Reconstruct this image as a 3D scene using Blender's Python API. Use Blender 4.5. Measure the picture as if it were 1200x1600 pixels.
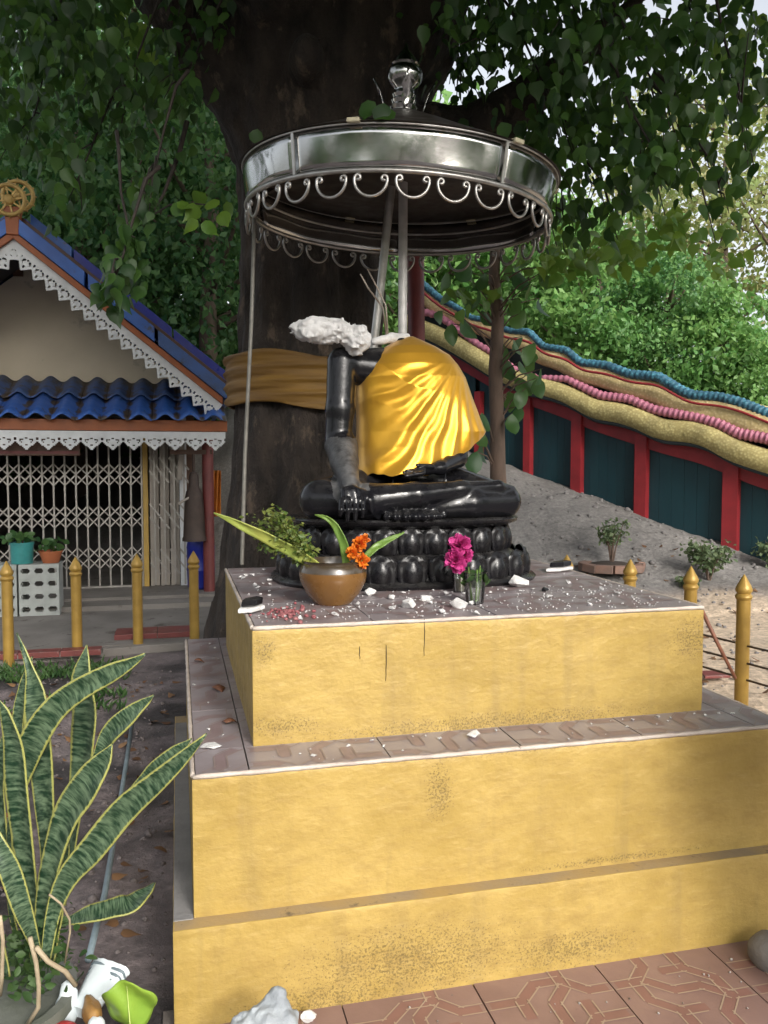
import bpy, bmesh, math, random
import numpy as np
from mathutils import Vector, Matrix, Euler

for o in list(bpy.data.objects):
    bpy.data.objects.remove(o, do_unlink=True)
scene = bpy.context.scene
col = scene.collection
rad = math.radians
random.seed(11)
rng = np.random.default_rng(7)

# ------------------------------------------------------------------ camera
FPX, CAMH = 1300.0, 1.5                      # focal length in photo pixels (1200 wide), eye height
PITCH, YAW = math.atan(75 / FPX), rad(13.9)
cam_d = bpy.data.cameras.new('camera')
cam_d.sensor_fit = 'HORIZONTAL'
cam_d.sensor_width = 36.0
cam_d.lens = FPX / 1200 * 36.0
cam_d.clip_start = 0.05
cam_d.clip_end = 3000
cam = bpy.data.objects.new('camera', cam_d)
cam.location = (0, 0, CAMH)
cam.rotation_euler = (math.pi / 2 - PITCH, 0, -YAW)
col.objects.link(cam)
scene.camera = cam

# ------------------------------------------------------------------ sky, sun, exposure
SUN = Vector((0.18, -0.80, 0.47)).normalized()        # direction towards the sun
world = bpy.data.worlds.new('World')
scene.world = world
world.use_nodes = True
wn = world.node_tree.nodes
wl = world.node_tree.links
wn.clear()
sky = wn.new('ShaderNodeTexSky')
sky.sky_type = 'NISHITA'
sky.sun_disc = False
sky.sun_elevation = math.asin(SUN.z)
sky.sun_rotation = math.atan2(SUN.x, SUN.y)
sky.air_density = 1.0
sky.dust_density = 5.0
sky.ozone_density = 1.0
bg = wn.new('ShaderNodeBackground')
bg.inputs['Strength'].default_value = 0.15
wo = wn.new('ShaderNodeOutputWorld')
haze = wn.new('ShaderNodeHueSaturation')          # milky tropical haze: a whiter sky
haze.inputs['Saturation'].default_value = 0.28
wl.new(sky.outputs[0], haze.inputs['Color'])
wl.new(haze.outputs[0], bg.inputs[0])
wl.new(bg.outputs[0], wo.inputs[0])

sun_d = bpy.data.lights.new('sun', 'SUN')
sun_d.energy = 0.95
sun_d.angle = rad(10.0)
sun_d.color = (1.0, 0.95, 0.87)
sun = bpy.data.objects.new('sun', sun_d)
sun.rotation_euler = SUN.to_track_quat('Z', 'Y').to_euler()
sun.location = SUN * 30
col.objects.link(sun)

scene.view_settings.view_transform = 'Standard'
scene.view_settings.look = 'None'
scene.view_settings.gamma = 1.0
scene.view_settings.use_curve_mapping = False
scene.view_settings.exposure = 1.12
scene.render.engine = 'CYCLES'
scene.cycles.use_denoising = True
scene.cycles.max_bounces = 6
scene.cycles.diffuse_bounces = 3
scene.cycles.glossy_bounces = 4
scene.cycles.transmission_bounces = 6
scene.cycles.transparent_max_bounces = 8
scene.cycles.sample_clamp_indirect = 6.0

# ------------------------------------------------------------------ measuring helpers
_fw = np.array([math.sin(YAW) * math.cos(PITCH), math.cos(YAW) * math.cos(PITCH), -math.sin(PITCH)])
_rt = np.array([math.cos(YAW), -math.sin(YAW), 0.0])
_up = np.cross(_rt, _fw)
_C = np.array([0, 0, CAMH])

def ray(x, y):
    return _fw + _rt * (x - 600) / FPX + _up * (800 - y) / FPX
def at(x, y, d):                     # a measured photo point at a given distance
    return Vector(_C + ray(x, y) * d)
def atY(x, y, Y):
    r = ray(x, y); return Vector(_C + r * Y / r[1])
def atZ(x, y, z):
    r = ray(x, y); return Vector(_C + r * (z - CAMH) / r[2])

# ------------------------------------------------------------------ object helpers
def tag(o, label=None, cat=None, group=None, kind=None):
    if label: o['label'] = label
    if cat: o['category'] = cat
    if group: o['group'] = group
    if kind: o['kind'] = kind
    return o

def empty(name, loc=(0, 0, 0), label=None, cat=None, group=None, rz=0.0):
    o = bpy.data.objects.new(name, None)
    o.empty_display_size = 0.1
    o.location = loc
    o.rotation_euler = (0, 0, rz)
    col.objects.link(o)
    return tag(o, label, cat, group)

def wmat(o):
    if o.parent is None: return o.matrix_basis.copy()
    return wmat(o.parent) @ o.matrix_parent_inverse @ o.matrix_basis

def put(name, me, parent=None, mtx=None, world=None):
    """mtx: transform in the parent's space; world: transform in the world; neither: vertices are world points"""
    o = bpy.data.objects.new(name, me)
    col.objects.link(o)
    if parent is not None:
        o.parent = parent
        if mtx is None: o.matrix_parent_inverse = wmat(parent).inverted()
    if mtx is not None: o.matrix_basis = mtx
    if world is not None: o.matrix_basis = world
    return o

class MB:
    def __init__(s):
        s.v, s.f, s.m = [], [], []
    def add(s, vs, fs, m=0):
        n = len(s.v)
        s.v.extend([tuple(p) for p in vs])
        s.f.extend([tuple(i + n for i in f) for f in fs])
        s.m.extend([m] * len(fs))
        return s
    def box(s, lo, hi, m=0, M=None):
        x0, y0, z0 = lo; x1, y1, z1 = hi
        vs = [Vector(p) for p in ((x0,y0,z0),(x1,y0,z0),(x1,y1,z0),(x0,y1,z0),(x0,y0,z1),(x1,y0,z1),(x1,y1,z1),(x0,y1,z1))]
        if M is not None: vs = [M @ p for p in vs]
        return s.add(vs, [(0,3,2,1),(4,5,6,7),(0,1,5,4),(1,2,6,5),(2,3,7,6),(3,0,4,7)], m)
    def bar(s, a, b, w, t, m=0, up=Vector((0, 0, 1))):
        """rectangular bar from a to b: w across, t along 'up'"""
        a, b = Vector(a), Vector(b)
        d = (b - a); L = d.length; d.normalize()
        u = d.cross(up)
        if u.length < 1e-4: u = d.cross(Vector((0, 1, 0)))
        u.normalize(); v = u.cross(d).normalized()
        vs = []
        for p in (a, b):
            for (i, j) in ((-1,-1),(1,-1),(1,1),(-1,1)):
                vs.append(p + u * (i * w / 2) + v * (j * t / 2))
        return s.add(vs, [(0,1,2,3),(7,6,5,4),(0,4,5,1),(1,5,6,2),(2,6,7,3),(3,7,4,0)], m)
    def tube(s, pts, rads, n=8, m=0, cap=True, flat=None, upv=None, closed=False):
        pts = [Vector(p) for p in pts]
        if not hasattr(rads, '__len__'): rads = [rads] * len(pts)
        N = len(pts); base = len(s.v)
        prev = None
        for i, p in enumerate(pts):
            if closed: d = pts[(i + 1) % N] - pts[i - 1]
            else: d = pts[min(i + 1, N - 1)] - pts[max(i - 1, 0)]
            d.normalize()
            if upv is not None:
                u = d.cross(Vector(upv)).normalized()
            elif prev is None:
                u = d.cross(Vector((0.13, 0.31, 0.94)));
                if u.length < 0.05: u = d.cross(Vector((1, 0, 0)))
                u.normalize()
            else:
                u = (prev - d * prev.dot(d)).normalized()
            prev = u
            v = u.cross(d).normalized()
            r = rads[i]
            for k in range(n):
                a = 2 * math.pi * k / n
                fu, fv = (1, 1) if flat is None else flat
                s.v.append(tuple(p + u * (math.cos(a) * r * fu) + v * (math.sin(a) * r * fv)))
        rng_ = range(N) if closed else range(N - 1)
        for i in rng_:
            for k in range(n):
                a0 = base + i * n + k; a1 = base + i * n + (k + 1) % n
                j = (i + 1) % N
                b0 = base + j * n + k; b1 = base + j * n + (k + 1) % n
                s.f.append((a0, b0, b1, a1)); s.m.append(m)
        if cap and not closed:
            s.f.append(tuple(base + k for k in range(n))); s.m.append(m)
            s.f.append(tuple(base + (N - 1) * n + k for k in reversed(range(n)))); s.m.append(m)
        return s
    def lathe(s, prof, n=24, m=0, M=None, sx=1.0, sy=1.0):
        base = len(s.v)
        for (r, z) in prof:
            for k in range(n):
                a = 2 * math.pi * k / n
                p = Vector((r * math.cos(a) * sx, r * math.sin(a) * sy, z))
                s.v.append(tuple(M @ p if M is not None else p))
        for i in range(len(prof) - 1):
            for k in range(n):
                s.f.append((base + i*n + k, base + i*n + (k+1) % n, base + (i+1)*n + (k+1) % n, base + (i+1)*n + k)); s.m.append(m)
        if prof[0][0] > 1e-4:
            s.f.append(tuple(base + k for k in reversed(range(n)))); s.m.append(m)
        if prof[-1][0] > 1e-4:
            s.f.append(tuple(base + (len(prof) - 1) * n + k for k in range(n))); s.m.append(m)
        return s
    def prism(s, poly, d, m=0):
        """poly: list of 3D points (planar), extruded by vector d"""
        poly = [Vector(p) for p in poly]; n = len(poly); d = Vector(d)
        vs = poly + [p + d for p in poly]
        fs = [tuple(reversed(range(n))), tuple(range(n, 2 * n))]
        fs += [(i, (i + 1) % n, n + (i + 1) % n, n + i) for i in range(n)]
        return s.add(vs, fs, m)
    def mesh(s, name, mats, smooth=False, fix=True, bevel=0.0, auto=None):
        me = bpy.data.meshes.new(name)
        me.from_pydata(s.v, [], s.f)
        if not isinstance(mats, (list, tuple)): mats = [mats]
        for mt in mats: me.materials.append(mt)
        me.polygons.foreach_set('material_index', s.m)
        if fix or bevel:
            bm = bmesh.new(); bm.from_mesh(me)
            if fix: bmesh.ops.recalc_face_normals(bm, faces=bm.faces)
            if bevel:
                es = [e for e in bm.edges if len(e.link_faces) == 2 and e.calc_face_angle(0) > 0.5]
                bmesh.ops.bevel(bm, geom=es, offset=bevel, segments=2, affect='EDGES', profile=0.5)
            bm.to_mesh(me); bm.free()
        if smooth:
            me.polygons.foreach_set('use_smooth', [True] * len(me.polygons))
            if auto: me.set_sharp_from_angle(angle=rad(auto))
        me.update()
        return me
    def build(s, name, mats, parent=None, mtx=None, world=None, **k):
        return put(name, s.mesh(name, mats, **k), parent, mtx, world)

def np_mesh(name, v, f, mats, smooth=True, mi=None):
    """v (n,3), f (m,k) numpy arrays"""
    me = bpy.data.meshes.new(name)
    v = np.asarray(v, dtype=np.float32); f = np.asarray(f, dtype=np.int32)
    k = f.shape[1]
    me.vertices.add(len(v)); me.vertices.foreach_set('co', v.ravel())
    me.loops.add(f.size); me.loops.foreach_set('vertex_index', f.ravel())
    me.polygons.add(len(f)); me.polygons.foreach_set('loop_start', np.arange(0, f.size, k, dtype=np.int32))
    if not isinstance(mats, (list, tuple)): mats = [mats]
    for mt in mats: me.materials.append(mt)
    if mi is not None: me.polygons.foreach_set('material_index', np.asarray(mi, dtype=np.int32))
    me.update(calc_edges=True); me.validate()
    if smooth: me.polygons.foreach_set('use_smooth', np.ones(len(me.polygons), dtype=bool))
    return me

def grid_mesh(name, P, mats, smooth=True, closed_u=False):
    """P (nu,nv,3) array of points"""
    P = np.asarray(P); nu, nv = P.shape[:2]
    idx = np.arange(nu * nv).reshape(nu, nv)
    a = idx if not closed_u else np.vstack([idx, idx[:1]])
    f = np.stack([a[:-1, :-1], a[1:, :-1], a[1:, 1:], a[:-1, 1:]], -1).reshape(-1, 4)
    return np_mesh(name, P.reshape(-1, 3), f, mats, smooth)

def solidify(o, t, offset=0):
    md = o.modifiers.new('solid', 'SOLIDIFY'); md.thickness = t; md.offset = offset
    return o

# value noise in numpy ----------------------------------------------------------
_tab = rng.random((64, 64, 64)).astype(np.float32)
def vnoise(x, y, z=0.0):
    x, y, z = np.broadcast_arrays(np.asarray(x, dtype=np.float32), np.asarray(y, dtype=np.float32), np.asarray(z, dtype=np.float32))
    xi, yi, zi = np.floor(x).astype(int), np.floor(y).astype(int), np.floor(z).astype(int)
    fx, fy, fz = x - xi, y - yi, z - zi
    fx, fy, fz = [t * t * (3 - 2 * t) for t in (fx, fy, fz)]
    r = 0
    for dx in (0, 1):
        for dy in (0, 1):
            for dz in (0, 1):
                r = r + _tab[(xi + dx) & 63, (yi + dy) & 63, (zi + dz) & 63] * (fx if dx else 1 - fx) * (fy if dy else 1 - fy) * (fz if dz else 1 - fz)
    return r
def fbm(x, y, z=0.0, o=4):
    r, a, t = 0, 0.5, 0
    for i in range(o):
        r = r + a * vnoise(np.asarray(x) * 2**i + 7.3 * i, np.asarray(y) * 2**i + 3.1 * i, np.asarray(z) * 2**i); t += a; a *= 0.5
    return r / t

# signed distance modelling -------------------------------------------------------
def smin(a, b, k):
    h = np.clip(0.5 + 0.5 * (b - a) / k, 0, 1)
    return b + (a - b) * h - k * h * (1 - h)
def sd_cap(X, Y, Z, a, b, ra, rb):
    a = np.array(a, dtype=np.float32); b = np.array(b, dtype=np.float32)
    d = b - a; L = float(d @ d) + 1e-9
    t = np.clip(((X - a[0]) * d[0] + (Y - a[1]) * d[1] + (Z - a[2]) * d[2]) / L, 0, 1)
    return np.sqrt((X - a[0] - t * d[0])**2 + (Y - a[1] - t * d[1])**2 + (Z - a[2] - t * d[2])**2) - (ra + (rb - ra) * t)
def sd_ell(X, Y, Z, c, r):
    k = np.sqrt(((X - c[0]) / r[0])**2 + ((Y - c[1]) / r[1])**2 + ((Z - c[2]) / r[2])**2)
    return (k - 1) * min(r)
def surface_nets(f, lo, hi, h):
    ax = [np.arange(lo[i], hi[i] + h, h, dtype=np.float32) for i in range(3)]
    X, Y, Z = np.meshgrid(*ax, indexing='ij', sparse=True)
    V = np.asarray(f(X, Y, Z), dtype=np.float32)
    V = np.broadcast_to(V, tuple(len(a) for a in ax)).copy()
    for s in (0, -1):
        V[s] = np.maximum(V[s], 1e-3); V[:, s] = np.maximum(V[:, s], 1e-3); V[:, :, s] = np.maximum(V[:, :, s], 1e-3)
    n = np.array(V.shape) - 1
    ins = V < 0
    S = lambda A, d: A[d[0]:d[0] + n[0], d[1]:d[1] + n[1], d[2]:d[2] + n[2]]
    corners = [(i, j, k) for i in (0, 1) for j in (0, 1) for k in (0, 1)]
    cnt = sum(S(ins, c).astype(np.int8) for c in corners)
    act = (cnt > 0) & (cnt < 8)
    ids = np.argwhere(act)
    idx = -np.ones(act.shape, dtype=np.int32); idx[act] = np.arange(len(ids))
    acc = np.zeros((len(ids), 3), dtype=np.float32); num = np.zeros(len(ids), dtype=np.float32)
    cv = {c: V[ids[:, 0] + c[0], ids[:, 1] + c[1], ids[:, 2] + c[2]] for c in corners}
    for c in corners:
        for a in range(3):
            if c[a] == 0:
                e = list(c); e[a] = 1; e = tuple(e)
                v0, v1 = cv[c], cv[e]
                m = (v0 < 0) != (v1 < 0)
                t = np.where(m, v0 / np.where(m, v0 - v1, 1), 0)
                p = np.tile(np.array(c, dtype=np.float32), (len(ids), 1)); p[:, a] = t
                acc += p * m[:, None]; num += m
    pos = (ids + acc / num[:, None]) * h + np.array(lo, dtype=np.float32)
    F = []
    for a in range(3):
        b, c = (a + 1) % 3, (a + 2) % 3
        sl0 = [slice(None)] * 3; sl1 = [slice(None)] * 3
        sl0[a] = slice(0, -1); sl1[a] = slice(1, None)
        i0, i1 = ins[tuple(sl0)], ins[tuple(sl1)]
        e = np.argwhere(i0 != i1)
        ok = (e[:, b] > 0) & (e[:, c] > 0) & (e[:, b] < n[b]) & (e[:, c] < n[c])
        e = e[ok]; sg = i0[tuple(e.T)]
        def cell(db, dc):
            q = e.copy(); q[:, b] += db; q[:, c] += dc
            return idx[tuple(q.T)]
        q = np.stack([cell(-1, -1), cell(0, -1), cell(0, 0), cell(-1, 0)], 1)
        q[~sg] = q[~sg][:, ::-1]
        F.append(q)
    return pos, np.vstack(F)

# ------------------------------------------------------------------ materials
MATS = {}
def mat(name, base, rough=0.6, metal=0.0, var=None, vscale=6.0, bump=0.0, bscale=60.0, spec=0.5, coat=0.0,
        transl=0.0, dirt=None, dscale=8.0, dthr=0.6, dust=None, aniso=None, stretch=(1, 1, 1), rvar=0.0, sheen=0.0, detail=5, bdist=0.01):
    if name in MATS: return MATS[name]
    m = bpy.data.materials.new(name); m.use_nodes = True
    N, L = m.node_tree.nodes, m.node_tree.links
    b = N['Principled BSDF']; out = N['Material Output']
    tc = N.new('ShaderNodeTexCoord'); mp = N.new('ShaderNodeMapping')
    mp.inputs['Scale'].default_value = stretch
    L.new(tc.outputs['Object'], mp.inputs['Vector'])
    def noise(sc, det=detail, rg=0.55):
        n = N.new('ShaderNodeTexNoise'); n.inputs['Scale'].default_value = sc
        n.inputs['Detail'].default_value = det; n.inputs['Roughness'].default_value = rg
        L.new(mp.outputs[0], n.inputs['Vector']); return n
    def ramp(src, a, b_):
        r = N.new('ShaderNodeMapRange'); r.inputs['From Min'].default_value = a; r.inputs['From Max'].default_value = b_
        L.new(src, r.inputs['Value']); return r.outputs[0]
    def mix(fac, c1, c2):
        x = N.new('ShaderNodeMix'); x.data_type = 'RGBA'
        if isinstance(fac, float): x.inputs[0].default_value = fac
        else: L.new(fac, x.inputs[0])
        for s, c in ((6, c1), (7, c2)):
            if isinstance(c, tuple): x.inputs[s].default_value = (*c, 1)
            else: L.new(c, x.inputs[s])
        return x.outputs[2]
    c = tuple(base)
    if var is not None:
        c = mix(ramp(noise(vscale).outputs['Fac'], 0.32, 0.68), tuple(base), tuple(var))
    if dirt is not None:
        c = mix(ramp(noise(dscale, 8, 0.7).outputs['Fac'], dthr, dthr + 0.08), c, tuple(dirt))
    if dust is not None:
        g = N.new('ShaderNodeNewGeometry'); sx = N.new('ShaderNodeSeparateXYZ'); L.new(g.outputs['Normal'], sx.inputs[0])
        upf = ramp(sx.outputs['Z'], 0.35, 1.0)
        mu = N.new('ShaderNodeMath'); mu.operation = 'MULTIPLY'; L.new(upf, mu.inputs[0]); L.new(ramp(noise(14, 8, 0.7).outputs['Fac'], 0.4, 0.75), mu.inputs[1])
        c = mix(mu.outputs[0], c, tuple(dust))
    if isinstance(c, tuple): b.inputs['Base Color'].default_value = (*c, 1)
    else: L.new(c, b.inputs['Base Color'])
    b.inputs['Roughness'].default_value = rough
    if rvar:
        L.new(ramp2(N, L, noise(vscale * 1.7).outputs['Fac'], 0.3, 0.7, max(rough - rvar, 0.02), min(rough + rvar, 1)), b.inputs['Roughness'])
    b.inputs['Metallic'].default_value = metal
    b.inputs['Specular IOR Level'].default_value = spec
    if coat: b.inputs['Coat Weight'].default_value = coat; b.inputs['Coat Roughness'].default_value = 0.12
    if sheen: b.inputs['Sheen Weight'].default_value = sheen
    if aniso: b.inputs['Anisotropic'].default_value = aniso
    if bump:
        bp = N.new('ShaderNodeBump'); bp.inputs['Strength'].default_value = min(1.0, bump); bp.inputs['Distance'].default_value = bdist
        L.new(noise(bscale, 6, 0.6).outputs['Fac'], bp.inputs['Height']); L.new(bp.outputs[0], b.inputs['Normal'])
    if transl:
        t = N.new('ShaderNodeBsdfTranslucent'); ms = N.new('ShaderNodeMixShader'); ms.inputs[0].default_value = transl
        if isinstance(c, tuple): t.inputs[0].default_value = (*c, 1)
        else: L.new(c, t.inputs[0])
        L.new(b.outputs[0], ms.inputs[1]); L.new(t.outputs[0], ms.inputs[2]); L.new(ms.outputs[0], out.inputs[0])
    MATS[name] = m
    return m
def ramp2(N, L, src, a, b_, c, d):
    r = N.new('ShaderNodeMapRange')
    for k, v in zip(('From Min', 'From Max', 'To Min', 'To Max'), (a, b_, c, d)): r.inputs[k].default_value = v
    L.new(src, r.inputs['Value']); return r.outputs[0]

def leaf_mat(name, c1, c2, rough=0.45, transl=0.35, edge=None):
    """leaf colour varies from leaf to leaf (a stored random value per leaf) and softly within it"""
    m = bpy.data.materials.new(name); m.use_nodes = True
    N, L = m.node_tree.nodes, m.node_tree.links
    b = N['Principled BSDF']; out = N['Material Output']
    a = N.new('ShaderNodeAttribute'); a.attribute_name = 'leaf_tone'
    oi = N.new('ShaderNodeObjectInfo')
    ad = N.new('ShaderNodeMath'); ad.operation = 'ADD'; L.new(a.outputs['Fac'], ad.inputs[0]); L.new(oi.outputs['Random'], ad.inputs[1])
    fr = N.new('ShaderNodeMath'); fr.operation = 'FRACT'; L.new(ad.outputs[0], fr.inputs[0])
    x = N.new('ShaderNodeMix'); x.data_type = 'RGBA'
    x.inputs[6].default_value = (*c1, 1); x.inputs[7].default_value = (*c2, 1)
    L.new(fr.outputs[0], x.inputs[0]); L.new(x.outputs[2], b.inputs['Base Color'])
    b.inputs['Roughness'].default_value = rough
    t = N.new('ShaderNodeBsdfTranslucent'); ms = N.new('ShaderNodeMixShader'); ms.inputs[0].default_value = transl
    hs = N.new('ShaderNodeHueSaturation'); hs.inputs['Value'].default_value = 1.5; hs.inputs['Hue'].default_value = 0.48
    L.new(x.outputs[2], hs.inputs['Color']); L.new(hs.outputs[0], t.inputs[0])
    L.new(b.outputs[0], ms.inputs[1]); L.new(t.outputs[0], ms.inputs[2]); L.new(ms.outputs[0], out.inputs[0])
    MATS[name] = m
    return m

def copy_tree(o, parent=None):
    c = o.copy(); col.objects.link(c)
    if parent is not None: c.parent = parent
    for ch in list(o.children): copy_tree(ch, c)
    return c
# ================================================================== SETTING
# the dragon stair wall climbs from A (near, right) to B (far, left)
WA, WB = at(1200, 880, 10.0), at(690, 690, 13.2)
WT = Vector((WB.x - WA.x, WB.y - WA.y, 0)); WLEN = WT.length; WT.normalize()
WNRM = Vector((WT.y, -WT.x, 0))
if WNRM.dot(Vector((0, 0, 0)) - WA) < 0: WNRM = -WNRM     # faces the camera

def sstep(t):
    t = np.clip(t, 0, 1); return t * t * (3 - 2 * t)
def ground_z(x, y, rough=True):
    x = np.asarray(x, dtype=np.float64); y = np.asarray(y, dtype=np.float64)
    s = ((x - WA.x) * WT.x + (y - WA.y) * WT.y) / WLEN
    d = (x - WA.x) * WNRM.x + (y - WA.y) * WNRM.y
    zw = 0.30 + 1.55 * np.clip(s, -0.19, 1.5)
    zw = np.maximum(zw, 0.0)
    fall = sstep(1 - (d - 0.3) / (2.2 + 2.3 * np.clip(s, 0, 1)))
    back = np.where(d < 0, 1.0, 1.0)
    z = zw * fall * back
    far = np.hypot(x, y)
    z = z * (1 - 0.6 * sstep((far - 30) / 60))
    if rough:
        n = fbm(x * 2.1, y * 2.1, 0.3, 5) - 0.5
        n2 = fbm(x * 9, y * 9, 1.7, 3) - 0.5
        amp = 0.10 * sstep((z - 0.02) / 0.3) + 0.0
        soil = sstep((0.0 - x) / 0.25) * sstep((6.4 - y) / 0.5)
        z = z + n * amp * 2 + soil * (n * 0.16 + n2 * 0.05 - 0.03)
        z = z - 0.035 * sstep((x + 0.45) / 0.3) * sstep((2.25 - y) / 0.2) * (1 - soil)
        z = z - 0.03 * (1 - soil) * (y < 7.2) + 0.01 * n2 * (far < 40)
    return z

def axis(lo, hi, h, far, grow=1.22):
    a = list(np.arange(lo, hi, h)); s = h
    while a[-1] < far: s *= grow; a.append(a[-1] + s)
    s = h; b = []
    p = a[0]
    while p > -far: s *= grow; p -= s; b.append(p)
    return np.array(b[::-1] + a)
gx = axis(-2.4, 7.5, 0.045, 900); gy = axis(0.4, 13.5, 0.05, 900)
GX, GY = np.meshgrid(gx, gy, indexing='ij')
GZ = ground_z(GX, GY)
me = grid_mesh('ground', np.stack([GX, GY, GZ], -1), [])
# soil colours: dark damp soil at the left, grey earth bank, pale sand path right
nz = fbm(GX * 1.3, GY * 1.3, 4.0, 4)
soil = np.array([0.105, 0.086, 0.086]); bank = np.array([0.185, 0.175, 0.165]); sand = np.array([0.52, 0.41, 0.30]); litter = np.array([0.12, 0.095, 0.07])
sd = ((GX - WA.x) * WNRM.x + (GY - WA.y) * WNRM.y)
wb = sstep((GZ - 0.0) / 0.2 + (nz - 0.5) * 1.5)
ws = sstep((GX - 2.3) / 0.3) * sstep((5.9 - sd + 1.0 - GY * 0.0) / 1.0) * (1 - wb) * sstep((GY - 3.2) / 0.6 + (nz - .5))
C0 = soil[None, None] * (0.35 + 1.3 * sstep((fbm(GX * 3.1, GY * 3.1, 9.0, 4) - .34) / .34))[..., None]
C0 = C0 * (1 - ws[..., None]) + sand * ws[..., None] * (0.75 + 0.5 * nz[..., None])
C0 = C0 * (1 - wb[..., None]) + bank * wb[..., None] * (0.65 + 0.7 * nz[..., None])
fr = sstep((np.hypot(GX, GY) - 16) / 10)
C0 = C0 * (1 - fr[..., None]) + litter * fr[..., None]
ca = me.color_attributes.new('earth', 'FLOAT_COLOR', 'POINT')
ca.data.foreach_set('color', np.concatenate([C0, np.ones(C0.shape[:2] + (1,))], -1).astype(np.float32).ravel())
m = bpy.data.materials.new('earth'); m.use_nodes = True
N, L = m.node_tree.nodes, m.node_tree.links
b = N['Principled BSDF']; b.inputs['Roughness'].default_value = 0.85
a = N.new('ShaderNodeAttribute'); a.attribute_name = 'earth'
tc = N.new('ShaderNodeTexCoord')
n1 = N.new('ShaderNodeTexNoise'); n1.inputs['Scale'].default_value = 22; n1.inputs['Detail'].default_value = 9; n1.inputs['Roughness'].default_value = 0.7
L.new(tc.outputs['Object'], n1.inputs['Vector'])
mx = N.new('ShaderNodeMix'); mx.data_type = 'RGBA'; mx.blend_type = 'MULTIPLY'; mx.inputs[0].default_value = 1
L.new(a.outputs['Color'], mx.inputs[6])
L.new(ramp2(N, L, n1.outputs['Fac'], 0.3, 0.7, 0.45, 1.5), mx.inputs[7])
L.new(mx.outputs[2], b.inputs['Base Color'])
bp = N.new('ShaderNodeBump'); bp.inputs['Strength'].default_value = 0.9; bp.inputs['Distance'].default_value = 0.02
L.new(n1.outputs['Fac'], bp.inputs['Height']); L.new(bp.outputs[0], b.inputs['Normal'])
L.new(ramp2(N, L, n1.outputs['Fac'], 0.35, 0.6, 0.55, 0.95), b.inputs['Roughness'])
me.materials.append(m)
ground = tag(put('ground', me), kind='structure')

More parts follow.
